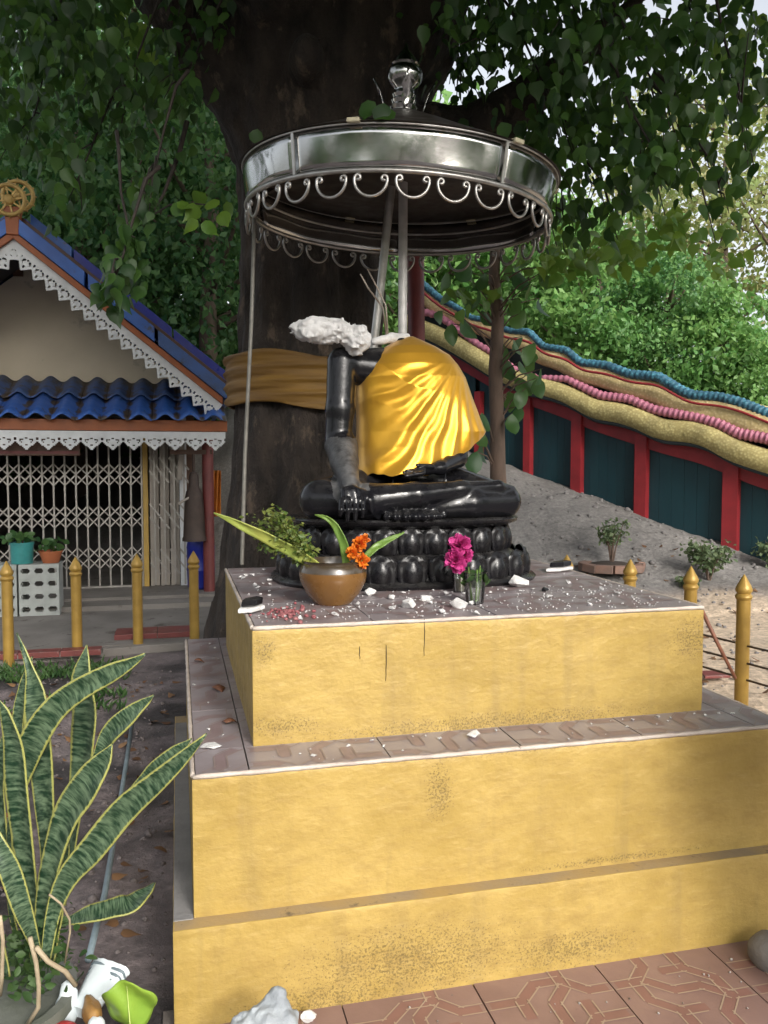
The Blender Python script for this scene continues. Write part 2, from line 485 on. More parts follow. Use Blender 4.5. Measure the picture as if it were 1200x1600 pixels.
# ---- materials shared by masonry
GOLD = bpy.data.materials.new('gold_wall_paint'); GOLD.use_nodes = True
def gold_paint(m):
    N, L = m.node_tree.nodes, m.node_tree.links
    b = N['Principled BSDF']; tc = N.new('ShaderNodeTexCoord')
    def noise(sc, det=5, rg=0.6, off=(0, 0, 0), st=(1, 1, 1)):
        mp = N.new('ShaderNodeMapping'); mp.inputs['Location'].default_value = off; mp.inputs['Scale'].default_value = st
        L.new(tc.outputs['Object'], mp.inputs[0])
        n = N.new('ShaderNodeTexNoise'); n.inputs['Scale'].default_value = sc; n.inputs['Detail'].default_value = det; n.inputs['Roughness'].default_value = rg
        L.new(mp.outputs[0], n.inputs['Vector']); return n.outputs['Fac']
    def math_(op, a, b_):
        x = N.new('ShaderNodeMath'); x.operation = op; x.use_clamp = op != 'ADD' or True
        for i, v in ((0, a), (1, b_)):
            if isinstance(v, (int, float)): x.inputs[i].default_value = v
            else: L.new(v, x.inputs[i])
        return x.outputs[0]
    def mix(f, c1, c2):
        x = N.new('ShaderNodeMix'); x.data_type = 'RGBA'; L.new(f, x.inputs[0])
        for s, c in ((6, c1), (7, c2)):
            if isinstance(c, tuple): x.inputs[s].default_value = (*c, 1)
            else: L.new(c, x.inputs[s])
        return x.outputs[2]
    c = mix(ramp2(N, L, noise(3.2, 6), 0.35, 0.65, 0, 1), (0.335, 0.228, 0.056), (0.415, 0.290, 0.084))
    c = mix(ramp2(N, L, noise(9, 8, 0.7, (3, 1, 5), (1, 1, 2.5)), 0.46, 0.72, 0, 0.75), c, (0.285, 0.188, 0.052))
    # lighter brush-stroke flecks
    c = mix(ramp2(N, L, noise(55, 4, 0.6, (1, 7, 2), (0.35, 0.35, 1.4)), 0.55, 0.8, 0, 0.38), c, (0.52, 0.385, 0.15))
    c = mix(ramp2(N, L, noise(9, 5, 0.6, (6, 2, 1), (1, 1, .09)), 0.53, 0.74, 0, 0.60), c, (0.235, 0.165, 0.06))
    # mildew specks gathered in patches where the wall stays damp
    def patch(cx, cz, rx, rz, soft=1.0):
        sp = N.new('ShaderNodeSeparateXYZ'); L.new(tc.outputs['Object'], sp.inputs[0])
        a = math_('MULTIPLY', N_sub(sp.outputs[0], cx), 1 / rx); d = math_('MULTIPLY', N_sub(sp.outputs[2], cz), 1 / rz)
        q = N.new('ShaderNodeMath'); q.operation = 'ADD'
        L.new(N_sq(a), q.inputs[0]); L.new(N_sq(d), q.inputs[1])
        return ramp2(N, L, q.outputs[0], 0.0, 1.0, 1.0, 0.0)
    def N_sub(o, v):
        x = N.new('ShaderNodeMath'); x.operation = 'SUBTRACT'; L.new(o, x.inputs[0]); x.inputs[1].default_value = v
        y = N.new('ShaderNodeMath'); y.operation = 'ABSOLUTE'; L.new(x.outputs[0], y.inputs[0]); return y.outputs[0]
    def N_sq(o):
        x = N.new('ShaderNodeMath'); x.operation = 'MULTIPLY'; L.new(o, x.inputs[0]); L.new(o, x.inputs[1]); return x.outputs[0]
    pats = [(1.68, 0.92, 0.16, 0.13), (0.72, 0.56, 0.07, 0.14), (0.62, 0.10, 0.55, 0.17), (1.10, 0.06, 0.35, 0.09),
            (0.95, 0.68, 0.95, 0.055), (0.24, 0.95, 0.06, 0.07), (0.29, 0.72, 0.2, 0.05), (0.4, 0.02, 0.4, 0.10), (1.3, 0.29, 0.5, 0.02)]
    tot = None
    for p in pats:
        v = patch(*p); tot = v if tot is None else math_('MAXIMUM', tot, v)
    fine = noise(150, 4, 0.7, (2, 2, 2)); mid = noise(16, 5, 0.7, (5, 4, 2))
    dens = math_('ADD', math_('MULTIPLY', tot, 0.24), math_('MULTIPLY', mid, 0.10))
    thr = math_('ADD', fine, dens)
    specks = ramp2(N, L, thr, 0.755, 0.87, 0, 0.70)
    c = mix(specks, c, (0.07, 0.05, 0.02))
    c = mix(math_('MULTIPLY', tot, ramp2(N, L, mid, 0.4, 0.7, 0, 0.4)), c, (0.17, 0.11, 0.035))
    L.new(c, b.inputs['Base Color'])
    L.new(ramp2(N, L, mid, 0.3, 0.7, 0.38, 0.6), b.inputs['Roughness'])
    b.inputs['Metallic'].default_value = 0.12
    bp = N.new('ShaderNodeBump'); bp.inputs['Strength'].default_value = 0.45; bp.inputs['Distance'].default_value = 0.0045
    L.new(noise(85, 5, 0.6, (9, 9, 9), (0.7, 0.7, 1)), bp.inputs['Height'])
    bp2 = N.new('ShaderNodeBump'); bp2.inputs['Strength'].default_value = 0.35; bp2.inputs['Distance'].default_value = 0.02
    L.new(noise(11, 3, 0.5, (4, 4, 4)), bp2.inputs['Height']); L.new(bp.outputs[0], bp2.inputs['Normal'])
    L.new(bp2.outputs[0], b.inputs['Normal'])
gold_paint(GOLD)
CEMENT = mat('bare_cement', (0.22, 0.215, 0.21), 0.8, var=(0.14, 0.135, 0.135), vscale=5, bump=0.4, bscale=40, dirt=(0.07, 0.07, 0.06), dscale=12, dthr=0.62)
GOLD_LEDGE = mat('shaded_dirty_gold_ledge', (0.30, 0.20, 0.075), 0.6, var=(0.22, 0.17, 0.11), vscale=5, bump=.3, dirt=(0.10, 0.075, 0.05), dscale=14, dthr=.58)  # shade of the flat ledge darkened into the gold, plus dirt blotches
TILE_GREY = mat('glazed_floor_tile', (0.265, 0.235, 0.245), 0.36, var=(0.20, 0.165, 0.17), vscale=3.0, rvar=0.1, dirt=(0.33, 0.31, 0.31), dscale=6, dthr=0.60, bump=0.08, bscale=30)
TILE_PINK = mat('pink_floor_tile', (0.245, 0.155, 0.135), 0.42, var=(0.185, 0.11, 0.095), vscale=4.0, rvar=0.12, dirt=(0.10, 0.07, 0.06), dscale=30, dthr=0.66, bump=0.08, bscale=40)
TILE_RED = mat('red_tile_print', (0.225, 0.115, 0.097), 0.42, var=(0.185, 0.095, 0.08), vscale=9)
TILE_LINE = mat('cream_tile_line', (0.36, 0.27, 0.20), 0.45, var=(0.30, 0.22, 0.16), vscale=12)
TILE_LEDGE = mat('worn_red_tile_print', (0.225, 0.165, 0.168), 0.4, var=(0.18, 0.13, 0.13), vscale=9)
TILE_LEDGE2 = mat('worn_tile_line', (0.27, 0.215, 0.195), 0.45, var=(0.20, 0.15, 0.14), vscale=12)
GROUT = mat('grout', (0.13, 0.11, 0.10), 0.9, var=(0.08, 0.07, 0.06), vscale=20, bump=0.3)
TRIM = mat('chipped_edge_trim', (0.50, 0.44, 0.38), 0.6, var=(0.36, 0.30, 0.26), vscale=18, bump=0.3, bscale=60, dirt=(0.12, 0.10, 0.08), dscale=22, dthr=0.62)

# ---- patterned tiles: the print is laid as thin inlay on the tile's own face
def tile_mesh(name, w, d, mats, t=0.010, printed=True, full=0.4):
    mb = MB()
    g = 0.0022
    mb.box((-w/2 + g, -d/2 + g, -t), (w/2 - g, d/2 - g, 0), 0)
    if printed:
        S = full / 2
        def seg(a, b, wd, z, m):
            a = Vector((a[0]*S, a[1]*S, z)); b = Vector((b[0]*S, b[1]*S, z))
            hx, hy = w/2 - g - wd * .75, d/2 - g - wd * .75; t0, t1 = 0.0, 1.0; D0 = b - a
            if hx <= 0 or hy <= 0: return
            for p_, dl, h_ in ((a.x, D0.x, hx), (a.y, D0.y, hy)):           # trim the line to the tile
                if abs(dl) < 1e-6:
                    if abs(p_) > h_: return
                else:
                    u0, u1 = sorted(((-h_ - p_) / dl, (h_ - p_) / dl)); t0, t1 = max(t0, u0), min(t1, u1)
            if t1 - t0 < .08: return
            a, b = a + D0 * t0, a + D0 * t1
            dd = (b - a).normalized(); u = Vector((-dd.y, dd.x, 0)) * wd / 2; e = dd * wd * 0.35
            mb.add([a - u - e, b - u + e, b + u + e, a + u - e], [(0, 1, 2, 3)], m)
        lines = [((-.97, .30), (-.45, .30)), ((-.45, .30), (-.12, .62)), ((-.12, .62), (.30, .62)), ((.30, .62), (.62, .30)), ((.62, .30), (.97, .30)),
                 ((-.97, -.30), (-.62, -.30)), ((-.62, -.30), (-.30, -.62)), ((-.30, -.62), (.12, -.62)), ((.12, -.62), (.45, -.30)), ((.45, -.30), (.97, -.30)),
                 ((.30, .97), (.30, .45)), ((.30, .45), (0.0, .14)), ((0.0, .14), (0.0, -.3)), ((0., -.3), (-.30, -.62)), ((-.30, -.62), (-.30, -.97)),
                 ((-.45, .30), (-.45, -.05)), ((.45, -.30), (.45, .05))]
        for k, (a, b) in enumerate(lines): seg(a, b, 0.030, 0.0002 + 0.00004 * k, 1)
        for k, (a, b) in enumerate(lines):
            a2, b2 = Vector((*a, 0)), Vector((*b, 0)); dd = (b2 - a2).normalized(); u = Vector((-dd.y, dd.x, 0)) * 0.018 / S
            for s in (1, -1):
                seg(((a2 + u*s).x, (a2 + u*s).y), ((b2 + u*s).x, (b2 + u*s).y), 0.0042, 0.0011 + 0.00004 * (k * 2 + (s > 0)), 2)
    return mb.mesh(name, mats, fix=False)
def retile(me, mats):
    me.materials.clear()
    for q in mats: me.materials.append(q)
    return me

# front pavement of printed tiles
pav = MB().box((-0.06, 0.4, -0.10), (3.2, 2.30, -0.012)).build('tiled_pavement', GROUT)
tag(pav, kind='structure')
base_tile = tile_mesh('pavement_tile', 0.385, 0.385, [TILE_PINK, TILE_RED, TILE_LINE], full=0.385)
x0 = atZ(740, 1540, 0).x
for i in range(-2, 6):
    for j in range(4):
        cx = x0 + 0.385 * (i + 0.5); cy = 2.19 - 0.385 * (j + 0.5) + 0.03
        if cx < 0.1 or cx > 2.95: continue
        put('pavement_tile', base_tile, pav, world=Matrix.Translation((cx, cy, random.uniform(-0.0012, 0.0008))) @ Matrix.Rotation(random.choice((0, 1, 2, 3)) * math.pi / 2, 4, 'Z'))

# ================================================================== the stepped pedestal
PX0, PX1 = 0.205, 1.715
PY0, PY1 = 2.44, 3.86
ZB, ZM, ZT = 0.272, 0.666, 1.023
ped = empty('stepped_pedestal', (0.96, 3.2, 0), 'three stepped gold painted masonry pedestal with tiled ledges under the black statue', 'pedestal')
def slab(name, x0, x1, y0, y1, z0, z1, mats, top=1):
    """painted block: front is gold, the top ledge bare or tiled; subdivided and slightly uneven"""
    me = bpy.data.meshes.new(name)
    bm = bmesh.new()
    bmesh.ops.create_cube(bm, size=1)
    for v in bm.verts:
        v.co = Vector((x0 + (v.co.x + .5) * (x1 - x0), y0 + (v.co.y + .5) * (y1 - y0), z0 + (v.co.z + .5) * (z1 - z0)))
    bmesh.ops.subdivide_edges(bm, edges=bm.edges[:], cuts=18, use_grid_fill=True)
    for v in bm.verts:
        n = float(fbm(v.co.x * 5, v.co.y * 5, v.co.z * 5, 3)) - 0.5
        n2 = float(vnoise(v.co.x * 37, v.co.y * 37, v.co.z * 37)) - 0.5
        on = (abs(v.co.x - x0) < 1e-4) + (abs(v.co.x - x1) < 1e-4) + (abs(v.co.y - y0) < 1e-4) + (abs(v.co.z - z1) < 1e-4)
        k = 0.004 * n + (0.005 * n2 if on > 1 else 0)
        if abs(v.co.y - y0) < 1e-4: v.co.y += k
        elif abs(v.co.x - x0) < 1e-4: v.co.x += k
    for f in bm.faces: f.material_index = top if f.normal.z > 0.7 else 0
    bmesh.ops.recalc_face_normals(bm, faces=bm.faces)
    es = [e for e in bm.edges if len(e.link_faces) == 2 and e.calc_face_angle(0) > 1.2]
    bmesh.ops.bevel(bm, geom=es, offset=0.0035, segments=2, affect='EDGES', profile=0.6)
    bm.to_mesh(me); bm.free()
    for q in mats: me.materials.append(q)
    me.polygons.foreach_set('use_smooth', [True] * len(me.polygons)); me.set_sharp_from_angle(angle=rad(35))
    return put(name, me, ped)
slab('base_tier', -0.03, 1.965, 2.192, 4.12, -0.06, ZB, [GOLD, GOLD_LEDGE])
slab('middle_tier', 0.025, 1.90, 2.246, 4.05, ZB - 0.02, ZM - 0.012, [GOLD, GROUT])
slab('top_tier', PX0, PX1, PY0, PY1, ZM - 0.02, ZT - 0.012, [GOLD, GROUT])
# cement ledge round the base tier, unpainted at the side
MB().box((-0.028, 2.24, ZB - 0.005), (0.024, 4.0, ZB + 0.003)).build('cement_ledge', CEMENT, ped)

def tiles_on(x0, x1, y0, y1, z, hole=None, step=0.40, off=(0, 0)):
    cache = {}
    xs = [x0]; ys = [y0]
    q = x0 + off[0]
    while q < x1 - 0.02:
        if q > x0 + 0.02: xs.append(q)
        q += step
    xs.append(x1)
    q = y0 + off[1]
    while q < y1 - 0.02:
        if q > y0 + 0.02: ys.append(q)
        q += step
    ys.append(y1)
    def cell(a, b, c, d):
        if b - a < 0.02 or d - c < 0.02: return
        key = (round(b - a, 3), round(d - c, 3))
        if key not in cache: cache[key] = tile_mesh('ledge_tile', b - a, d - c, [TILE_GREY, TILE_LEDGE, TILE_LEDGE2])
        put('ledge_tile', cache[key], ped, world=Matrix.Translation(((a + b) / 2, (c + d) / 2, z + random.uniform(-0.0006, 0.0006))))
    for a, b in zip(xs, xs[1:]):
        for c, d in zip(ys, ys[1:]):
            if hole and a < hole[1] and b > hole[0] and c < hole[3] and d > hole[2]:
                if c < hole[2]: cell(a, b, c, hole[2])
                if d > hole[3]: cell(a, b, hole[3], d)
                lo, hi = max(c, hole[2]), min(d, hole[3])
                if a < hole[0]: cell(a, hole[0], lo, hi)
                if b > hole[1]: cell(hole[1], b, lo, hi)
            else: cell(a, b, c, d)
tiles_on(0.033, 1.892, 2.254, 4.04, ZM - 0.001, hole=(PX0 + 0.004, PX1 - 0.004, PY0 + 0.004, PY1 - 0.004), off=(0.145, 0.19))
tiles_on(PX0 + 0.008, PX1 - 0.008, PY0 + 0.008, PY1 - 0.006, ZT - 0.001, off=(0.36, 0.40))
def trim(x0, x1, y0, y1, z):
    for name, a, b in (('front', (x0, y0, z), (x1, y0, z)), ('side', (x0, y0 + .008, z), (x0, y1, z)), ('right', (x1, y0 + .008, z), (x1, y1, z))):
        n = 60; mb = MB(); pts = []; rr = []
        for i in range(n + 1):
            t = i / n; p = Vector(a).lerp(Vector(b), t)
            p.z += (random.random() - .5) * 0.0015
            pts.append(p); rr.append(0.0072 + (random.random() - 0.6) * 0.0022)
        mb.tube(pts, rr, 6, upv=(0, 0, 1)); mb.build('edge_trim', TRIM, ped, smooth=True)
trim(0.027, 1.898, 2.249, 4.04, ZM - 0.006)
trim(PX0 + .002, PX1 - .002, PY0 + .003, PY1, ZT - 0.006)
# hairline cracks in the plaster (thin dark grooves with depth)
DARK = mat('dark_crack', (0.05, 0.035, 0.015), 0.9)
for (xa, ya, xb, yb) in ((604, 1008, 603, 1064), (663, 966, 663, 1025), (562, 1010, 562, 1030)):
    a, b_ = atY(xa, ya, PY0 - 0.001), atY(xb, yb, PY0 - 0.001)
    mb = MB(); n = 7; pts = []
    for i in range(n): p = a.lerp(b_, i / (n - 1)); p.x += random.uniform(-.0012, .0012); pts.append(p)
    mb.tube(pts, [0.0012 * (1 - abs(i / (n-1) - .4)) + .0003 for i in range(n)], 5).build('crack', DARK, ped)
# ================================================================== the black seated statue
BLACK = mat('black_lacquer', (0.006, 0.006, 0.008), 0.17, spec=.3, var=(0.009, 0.009, 0.010), vscale=9, rvar=0.10, bump=0.12, bscale=45, coat=0.0, dust=(0.05, 0.048, 0.047))
BLACK2 = mat('black_lacquer_base', (0.006, 0.006, 0.008), 0.28, spec=.3, var=(0.011, 0.010, 0.010), vscale=12, rvar=0.12, bump=0.15, bscale=60, coat=0.0, dust=(0.05, 0.048, 0.045))
REPAIR = mat('grey_worn_lacquer', (0.018, 0.018, 0.019), 0.5, var=(0.045, 0.045, 0.046), vscale=30, bump=0.35, bscale=90, dust=(0.2, 0.2, 0.2))
PLASTER = mat('white_plaster', (0.60, 0.595, 0.585), 0.85, var=(0.46, 0.45, 0.44), vscale=14, bump=0.6, bscale=70)
SCX, SCY = 0.93, 3.42
statue = empty('seated_statue', (SCX, SCY, ZT), 'black lacquered headless seated statue with one hand over its shin on lotus base', 'statue')

def S(x, y, Y): return tuple(atY(x, y, Y))
ZSEAT = atY(640, 812, 3.08).z                      # top of the lotus base
caps = [  # (a, ra, b, rb)
    (S(500, 780, 3.26), .080, S(590, 765, 3.50), .105),     # thigh to the hip
    (S(788, 782, 3.26), .066, S(700, 762, 3.50), .105),
    (S(500, 782, 3.24), .078, S(575, 783, 3.13), .066),     # upper shin, crossing
    (S(575, 783, 3.13), .066, S(650, 774, 3.11), .050),
    (S(650, 774, 3.11), .050, S(720, 764, 3.13), .033),
    (S(720, 764, 3.13), .033, S(778, 760, 3.17), .024),     # foot lying on the knee
    (S(778, 760, 3.17), .022, S(800, 763, 3.20), .012),
    (S(790, 784, 3.22), .064, S(735, 787, 3.15), .060),     # lower shin
    (S(735, 787, 3.15), .060, S(665, 795, 3.14), .040),
    (S(665, 795, 3.14), .040, S(600, 800, 3.17), .035),
    (S(645, 745, 3.50), .150, S(645, 690, 3.52), .125),     # belly and chest
    (S(645, 690, 3.52), .125, S(643, 600, 3.52), .150),
    (S(590, 575, 3.50), .080, S(680, 578, 3.50), .075),     # shoulders
    (S(636, 575, 3.50), .075, S(636, 530, 3.50), .055),     # stump of the neck
    (S(685, 580, 3.50), .070, S(722, 668, 3.46), .045),     # left upper arm under the cloth
    (S(722, 668, 3.46), .045, S(716, 716, 3.36), .036), (S(716, 716, 3.36), .036, S(688, 731, 3.25), .030),     # left forearm
    (S(688, 731, 3.25), .025, S(655, 735, 3.20), .020),
]
arm_caps = [
    (S(534, 566, 3.44), .062, S(531, 640, 3.42), .058),
    (S(531, 640, 3.42), .058, S(528, 694, 3.41), .054),
    (S(540, 570, 3.46), .066, S(600, 580, 3.50), .100),
]
fore_caps = [
    (S(534, 698, 3.40), .068, S(538, 722, 3.30), .056),
    (S(538, 722, 3.30), .056, S(547, 756, 3.13), .036),
]
hand_caps = [(S(540, 768, 3.075), .022, S(541, 783, 3.058), .020), (S(552, 768, 3.07), .024, S(555, 783, 3.055), .020), (S(562, 770, 3.075), .020, S(566, 782, 3.06), .016),
             (S(546, 756, 3.12), .032, S(550, 772, 3.075), .024)]
fingers = []
for kx, tx, ty, r in ((534, 532, 806, .0105), (545, 543, 815, .0115), (556, 555, 816, .0115), (567, 567, 808, .0105)):
    fingers += [(S(kx, 782, 3.050), r * 1.1, S((kx + tx) / 2, 797, 3.032), r), (S((kx + tx) / 2, 797, 3.032), r, S(tx, ty, 3.040), r * .72)]
fingers += [(S(566, 768, 3.08), .014, S(578, 782, 3.06), .0125), (S(578, 782, 3.06), .0125, S(581, 800, 3.06), .009)]   # thumb
lapf = []
for k in range(4):
    lapf.append((S(662, 733 + k * 2.0, 3.20 - k * .022), .010, S(634 - (k == 1) * 4, 736 + k * 2.6, 3.19 - k * .024), .0075))
lapf.append((S(676, 729, 3.20), .011, S(652, 727, 3.18), .008))

def body_sdf(X, Y, Z):
    d = None
    for a, ra, b, rb in caps + arm_caps:
        e = sd_cap(X, Y, Z, a, b, ra, rb)
        d = e if d is None else smin(d, e, 0.018)
    for a, ra, b, rb in fore_caps: d = smin(d, sd_cap(X, Y, Z, a, b, ra, rb), 0.016)
    for a, ra, b, rb in hand_caps: d = smin(d, sd_cap(X, Y, Z, a, b, ra, rb), 0.010)
    for a, ra, b, rb in fingers + lapf: d = smin(d, sd_cap(X, Y, Z, a, b, ra, rb), 0.004)
    # pleated apron fanning out between the shins
    c = S(640, 806, 3.12)
    ap = sd_ell(X, Y, Z, c, (0.135, 0.085, 0.028))
    ang = np.arctan2(X - c[0], -(Y - 3.25))
    ap = ap - 0.0035 * np.cos(ang * 34)
    d = np.minimum(d, ap)
    # flat where the legs rest on the base
    d = np.maximum(d, (ZSEAT - 0.004) - Z)
    # broken neck: jagged cut
    cut = Z - (atY(636, 534, 3.5).z + 0.03 * (vnoise(X * 30, Y * 30, 0.0) - .5))
    d = np.maximum(d, cut)
    return d
lo = (0.40, 2.98, ZSEAT - 0.03); hi = (1.46, 3.74, atY(636, 520, 3.5).z + 0.05)
v, f = surface_nets(body_sdf, lo, hi, 0.0072)
mi = np.zeros(len(f), dtype=int)
# the forearm was repaired: worn grey lacquer there
cen = v[f].mean(1)
fa, fb = np.array(fore_caps[0][0]), np.array(hand_caps[3][2])
def dist_seg(P, a, b):
    d = b - a; t = np.clip((P - a) @ d / (d @ d), 0, 1)
    return np.linalg.norm(P - a - t[:, None] * d, axis=1), t
dd, tt = dist_seg(cen, fa, fb)
edge = vnoise(cen[:, 0] * 40, cen[:, 1] * 40, cen[:, 2] * 40)
mi[(dd < 0.072) & (tt < 0.97) & (cen[:, 2] < atY(530, 686, 3.41).z + 0.01 * edge) & (cen[:, 1] < 3.47) & (cen[:, 2] > ZSEAT + 0.07)] = 1
put('body', np_mesh('body', v, f, [BLACK, REPAIR], True, mi), statue)

# ---- lotus base: oval drum with mouldings and two rings of petals
lotus_parts = MB()
def oval(a, b, z, n=72, e=2.5, cx=SCX, cy=SCY):
    out = []
    for k in range(n):
        t = 2 * math.pi * k / n; c, s = math.cos(t), math.sin(t)
        out.append(Vector((cx + a * math.copysign(abs(c) ** (2 / e), c), cy + b * math.copysign(abs(s) ** (2 / e), s), z)))
    return out
zb0, zb1, zb2 = ZT, atY(640, 870, 3.06).z, ZSEAT
prof = [(.555, .42, zb0), (.560, .425, zb0 + .012), (.552, .417, zb0 + .02), (.500, .37, zb0 + .03), (.490, .355, zb1 - .02), (.455, .335, zb1 - .004), (.430, .305, zb1 + .008), (.425, .30, zb2 - .045),
        (.465, .335, zb2 - .030), (.482, .352, zb2 - .022), (.485, .356, zb2 - .010), (.478, .350, zb2 - .002), (.40, .28, zb2), (.05, .03, zb2 + .001)]
n = 72; base = 0
for i, (a, b, z) in enumerate(prof):
    lotus_parts.v += [tuple(p) for p in oval(a, b, z, n)]
for i in range(len(prof) - 1):
    for k in range(n):
        lotus_parts.f.append((i*n + k, i*n + (k+1) % n, (i+1)*n + (k+1) % n, (i+1)*n + k)); lotus_parts.m.append(0)
lotus_parts.f.append(tuple(reversed(range(n)))); lotus_parts.m.append(0)
lotus_parts.f.append(tuple((len(prof)-1)*n + k for k in range(n))); lotus_parts.m.append(0)
lotus = lotus_parts.build('lotus_base', BLACK2, statue, smooth=True, auto=50)

def petal_mesh(name, w, h, dep, flip=False):
    """bulging shield-shaped petal with a raised rim and a smaller petal in its middle; base at z=0, +z up, bulges to -y"""
    nu, nv = 15, 13; P = np.zeros((nu, nv, 3))
    for i in range(nu):
        for j in range(nv):
            u = -1 + 2 * i / (nu - 1); vv = j / (nv - 1)
            half = w / 2 * (0.86 + 0.16 * math.sin(vv * math.pi * 0.7)) * math.sqrt(max(0.0, 1 - max(0, (vv - .50) / .50) ** 3.2))
            half = max(half, 0.0)
            x = u * half
            bul = (1 - abs(u) ** 4) * (0.55 + .45 * math.sin(min(1, vv * 0.8 + .15) * math.pi)) * (1 - .75 * vv ** 5)
            inner = max(0, 1 - (u / .60) ** 2 - ((vv - .34) / .46) ** 2)
            rim = math.exp(-((abs(u) - .84) / .09) ** 2) * 0.30 + .35 * math.exp(-((vv - .80) / .07) ** 2) * (abs(u) < .85)
            y = -dep * (0.10 + 0.50 * bul + 0.80 * inner ** .5 + 1.1 * rim) 
            P[i, j] = (x, y, vv * h)
    if flip: P[..., 2] = h - P[..., 2]
    me = grid_mesh(name, P, BLACK2)
    return me
def ring_petals(a, b, z, h, dep, cnt, flip, out=0.0):
    # even spacing along the oval
    pts = oval(a, b, z, 720); L_ = [0]
    for p, q in zip(pts, pts[1:] + pts[:1]): L_.append(L_[-1] + (q - p).length)
    per = L_[-1]; w = per / cnt * 1.04
    me = petal_mesh('lotus_petal', w, h, dep, flip)
    for c in range(cnt):
        target = (c + 0.5) / cnt * per
        k = next(i for i in range(720) if L_[i + 1] >= target)
        p, q = pts[k], pts[(k + 1) % 720]; t = (q - p).normalized(); nrm = Vector((t.y, -t.x, 0))
        R = Matrix(((t.x, -nrm.x, 0), (t.y, -nrm.y, 0), (0, 0, 1))).to_4x4()
        put('lotus_petal', me, lotus, world=Matrix.Translation(p) @ R)
ring_petals(.436, .312, zb1 + .004, (zb2 - .034) - (zb1 + .004), .020, 24, False)
ring_petals(.506, .376, zb0 + .014, (zb1 + .010) - (zb0 + .014), .024, 24, False)

# ---- reinforcing wires sticking up from the broken neck
WIRE = mat('bare_wire', (0.32, 0.29, 0.25), 0.5, metal=0.6, var=(0.2, 0.15, 0.11), vscale=30)
for pts in ([(604, 525, 3.48), (598, 480, 3.46), (575, 450, 3.42), (563, 428, 3.40)], [(606, 525, 3.48), (603, 478, 3.5), (588, 447, 3.52), (574, 420, 3.52)]):
    MB().tube([atY(*p) for p in pts], [.005, .0045, .004, .003], 6).build('reinforcing_wire', WIRE, statue, smooth=True)
# pale plaster rim round the broken neck
v, f = surface_nets(lambda X, Y, Z: np.minimum(smin(sd_cap(X, Y, Z, S(585, 533, 3.47), S(612, 528, 3.49), .017, .022), sd_cap(X, Y, Z, S(612, 528, 3.49), S(640, 526, 3.5), .020, .016), .01), 9) + 0.012 * (fbm(X * 28, Y * 28, Z * 28, 3) - .5), (0.74, 3.36, 1.95), (0.98, 3.60, 2.15), 0.006)
put('neck_plaster', np_mesh('neck_plaster', v, f, PLASTER), statue)

# ---- broken lump of white plaster lying across the shoulder
c0 = S(505, 515, 3.38); c1 = S(557, 532, 3.38)
def lump(X, Y, Z):
    d = smin(sd_ell(X, Y, Z, c0, (0.132, 0.085, 0.060)), sd_ell(X, Y, Z, c1, (0.066, 0.075, 0.068)), 0.03)
    d = np.maximum(d, -sd_ell(X, Y, Z, S(531, 556, 3.30), (0.030, 0.16, 0.052)))
    n = fbm(X * 17, Y * 17, Z * 17, 4)
    return d + 0.045 * (n - 0.5) + 0.034 * np.abs(vnoise(X * 30, Y * 30, Z * 46) - .5) + .02 * np.abs(vnoise(X * 70 + 9, Y * 70, Z * 70) - .5)
v, f = surface_nets(lump, (c0[0] - .19, 3.26, c0[2] - .13), (c1[0] + .12, 3.50, c0[2] + .12), 0.0065)
tag(put('plaster_lump', np_mesh('plaster_lump', v, f, PLASTER)), 'big crumbly lump of white plaster lying across the shoulder of the black statue', 'plaster lump')

# ---- gold satin robe: a shell of cloth round the torso with a corner pulled over the elbow
SATIN = bpy.data.materials.new('gold_satin'); SATIN.use_nodes = True
N, L = SATIN.node_tree.nodes, SATIN.node_tree.links
b = N['Principled BSDF']; tc = N.new('ShaderNodeTexCoord')
n1 = N.new('ShaderNodeTexNoise'); n1.inputs['Scale'].default_value = 7; n1.inputs['Detail'].default_value = 3; L.new(tc.outputs['Object'], n1.inputs['Vector'])
mx = N.new('ShaderNodeMix'); mx.data_type = 'RGBA'; mx.inputs[6].default_value = (0.56, 0.285, 0.016, 1); mx.inputs[7].default_value = (0.62, 0.335, 0.028, 1)
L.new(n1.outputs['Fac'], mx.inputs[0]); L.new(mx.outputs[2], b.inputs['Base Color'])
b.inputs['Metallic'].default_value = 0.62; b.inputs['Roughness'].default_value = 0.33; b.inputs['Sheen Weight'].default_value = 0.15
n2 = N.new('ShaderNodeTexNoise'); n2.inputs['Scale'].default_value = 34; n2.inputs['Detail'].default_value = 4
mp = N.new('ShaderNodeMapping'); mp.inputs['Scale'].default_value = (1, 1, 0.5); mp.inputs['Rotation'].default_value = (0, 0.7, 0)
L.new(tc.outputs['Object'], mp.inputs[0]); L.new(mp.outputs[0], n2.inputs['Vector'])
bp = N.new('ShaderNodeBump'); bp.inputs['Strength'].default_value = 0.14; bp.inputs['Distance'].default_value = 0.010; L.new(n2.outputs['Fac'], bp.inputs['Height']); L.new(bp.outputs[0], b.inputs['Normal'])

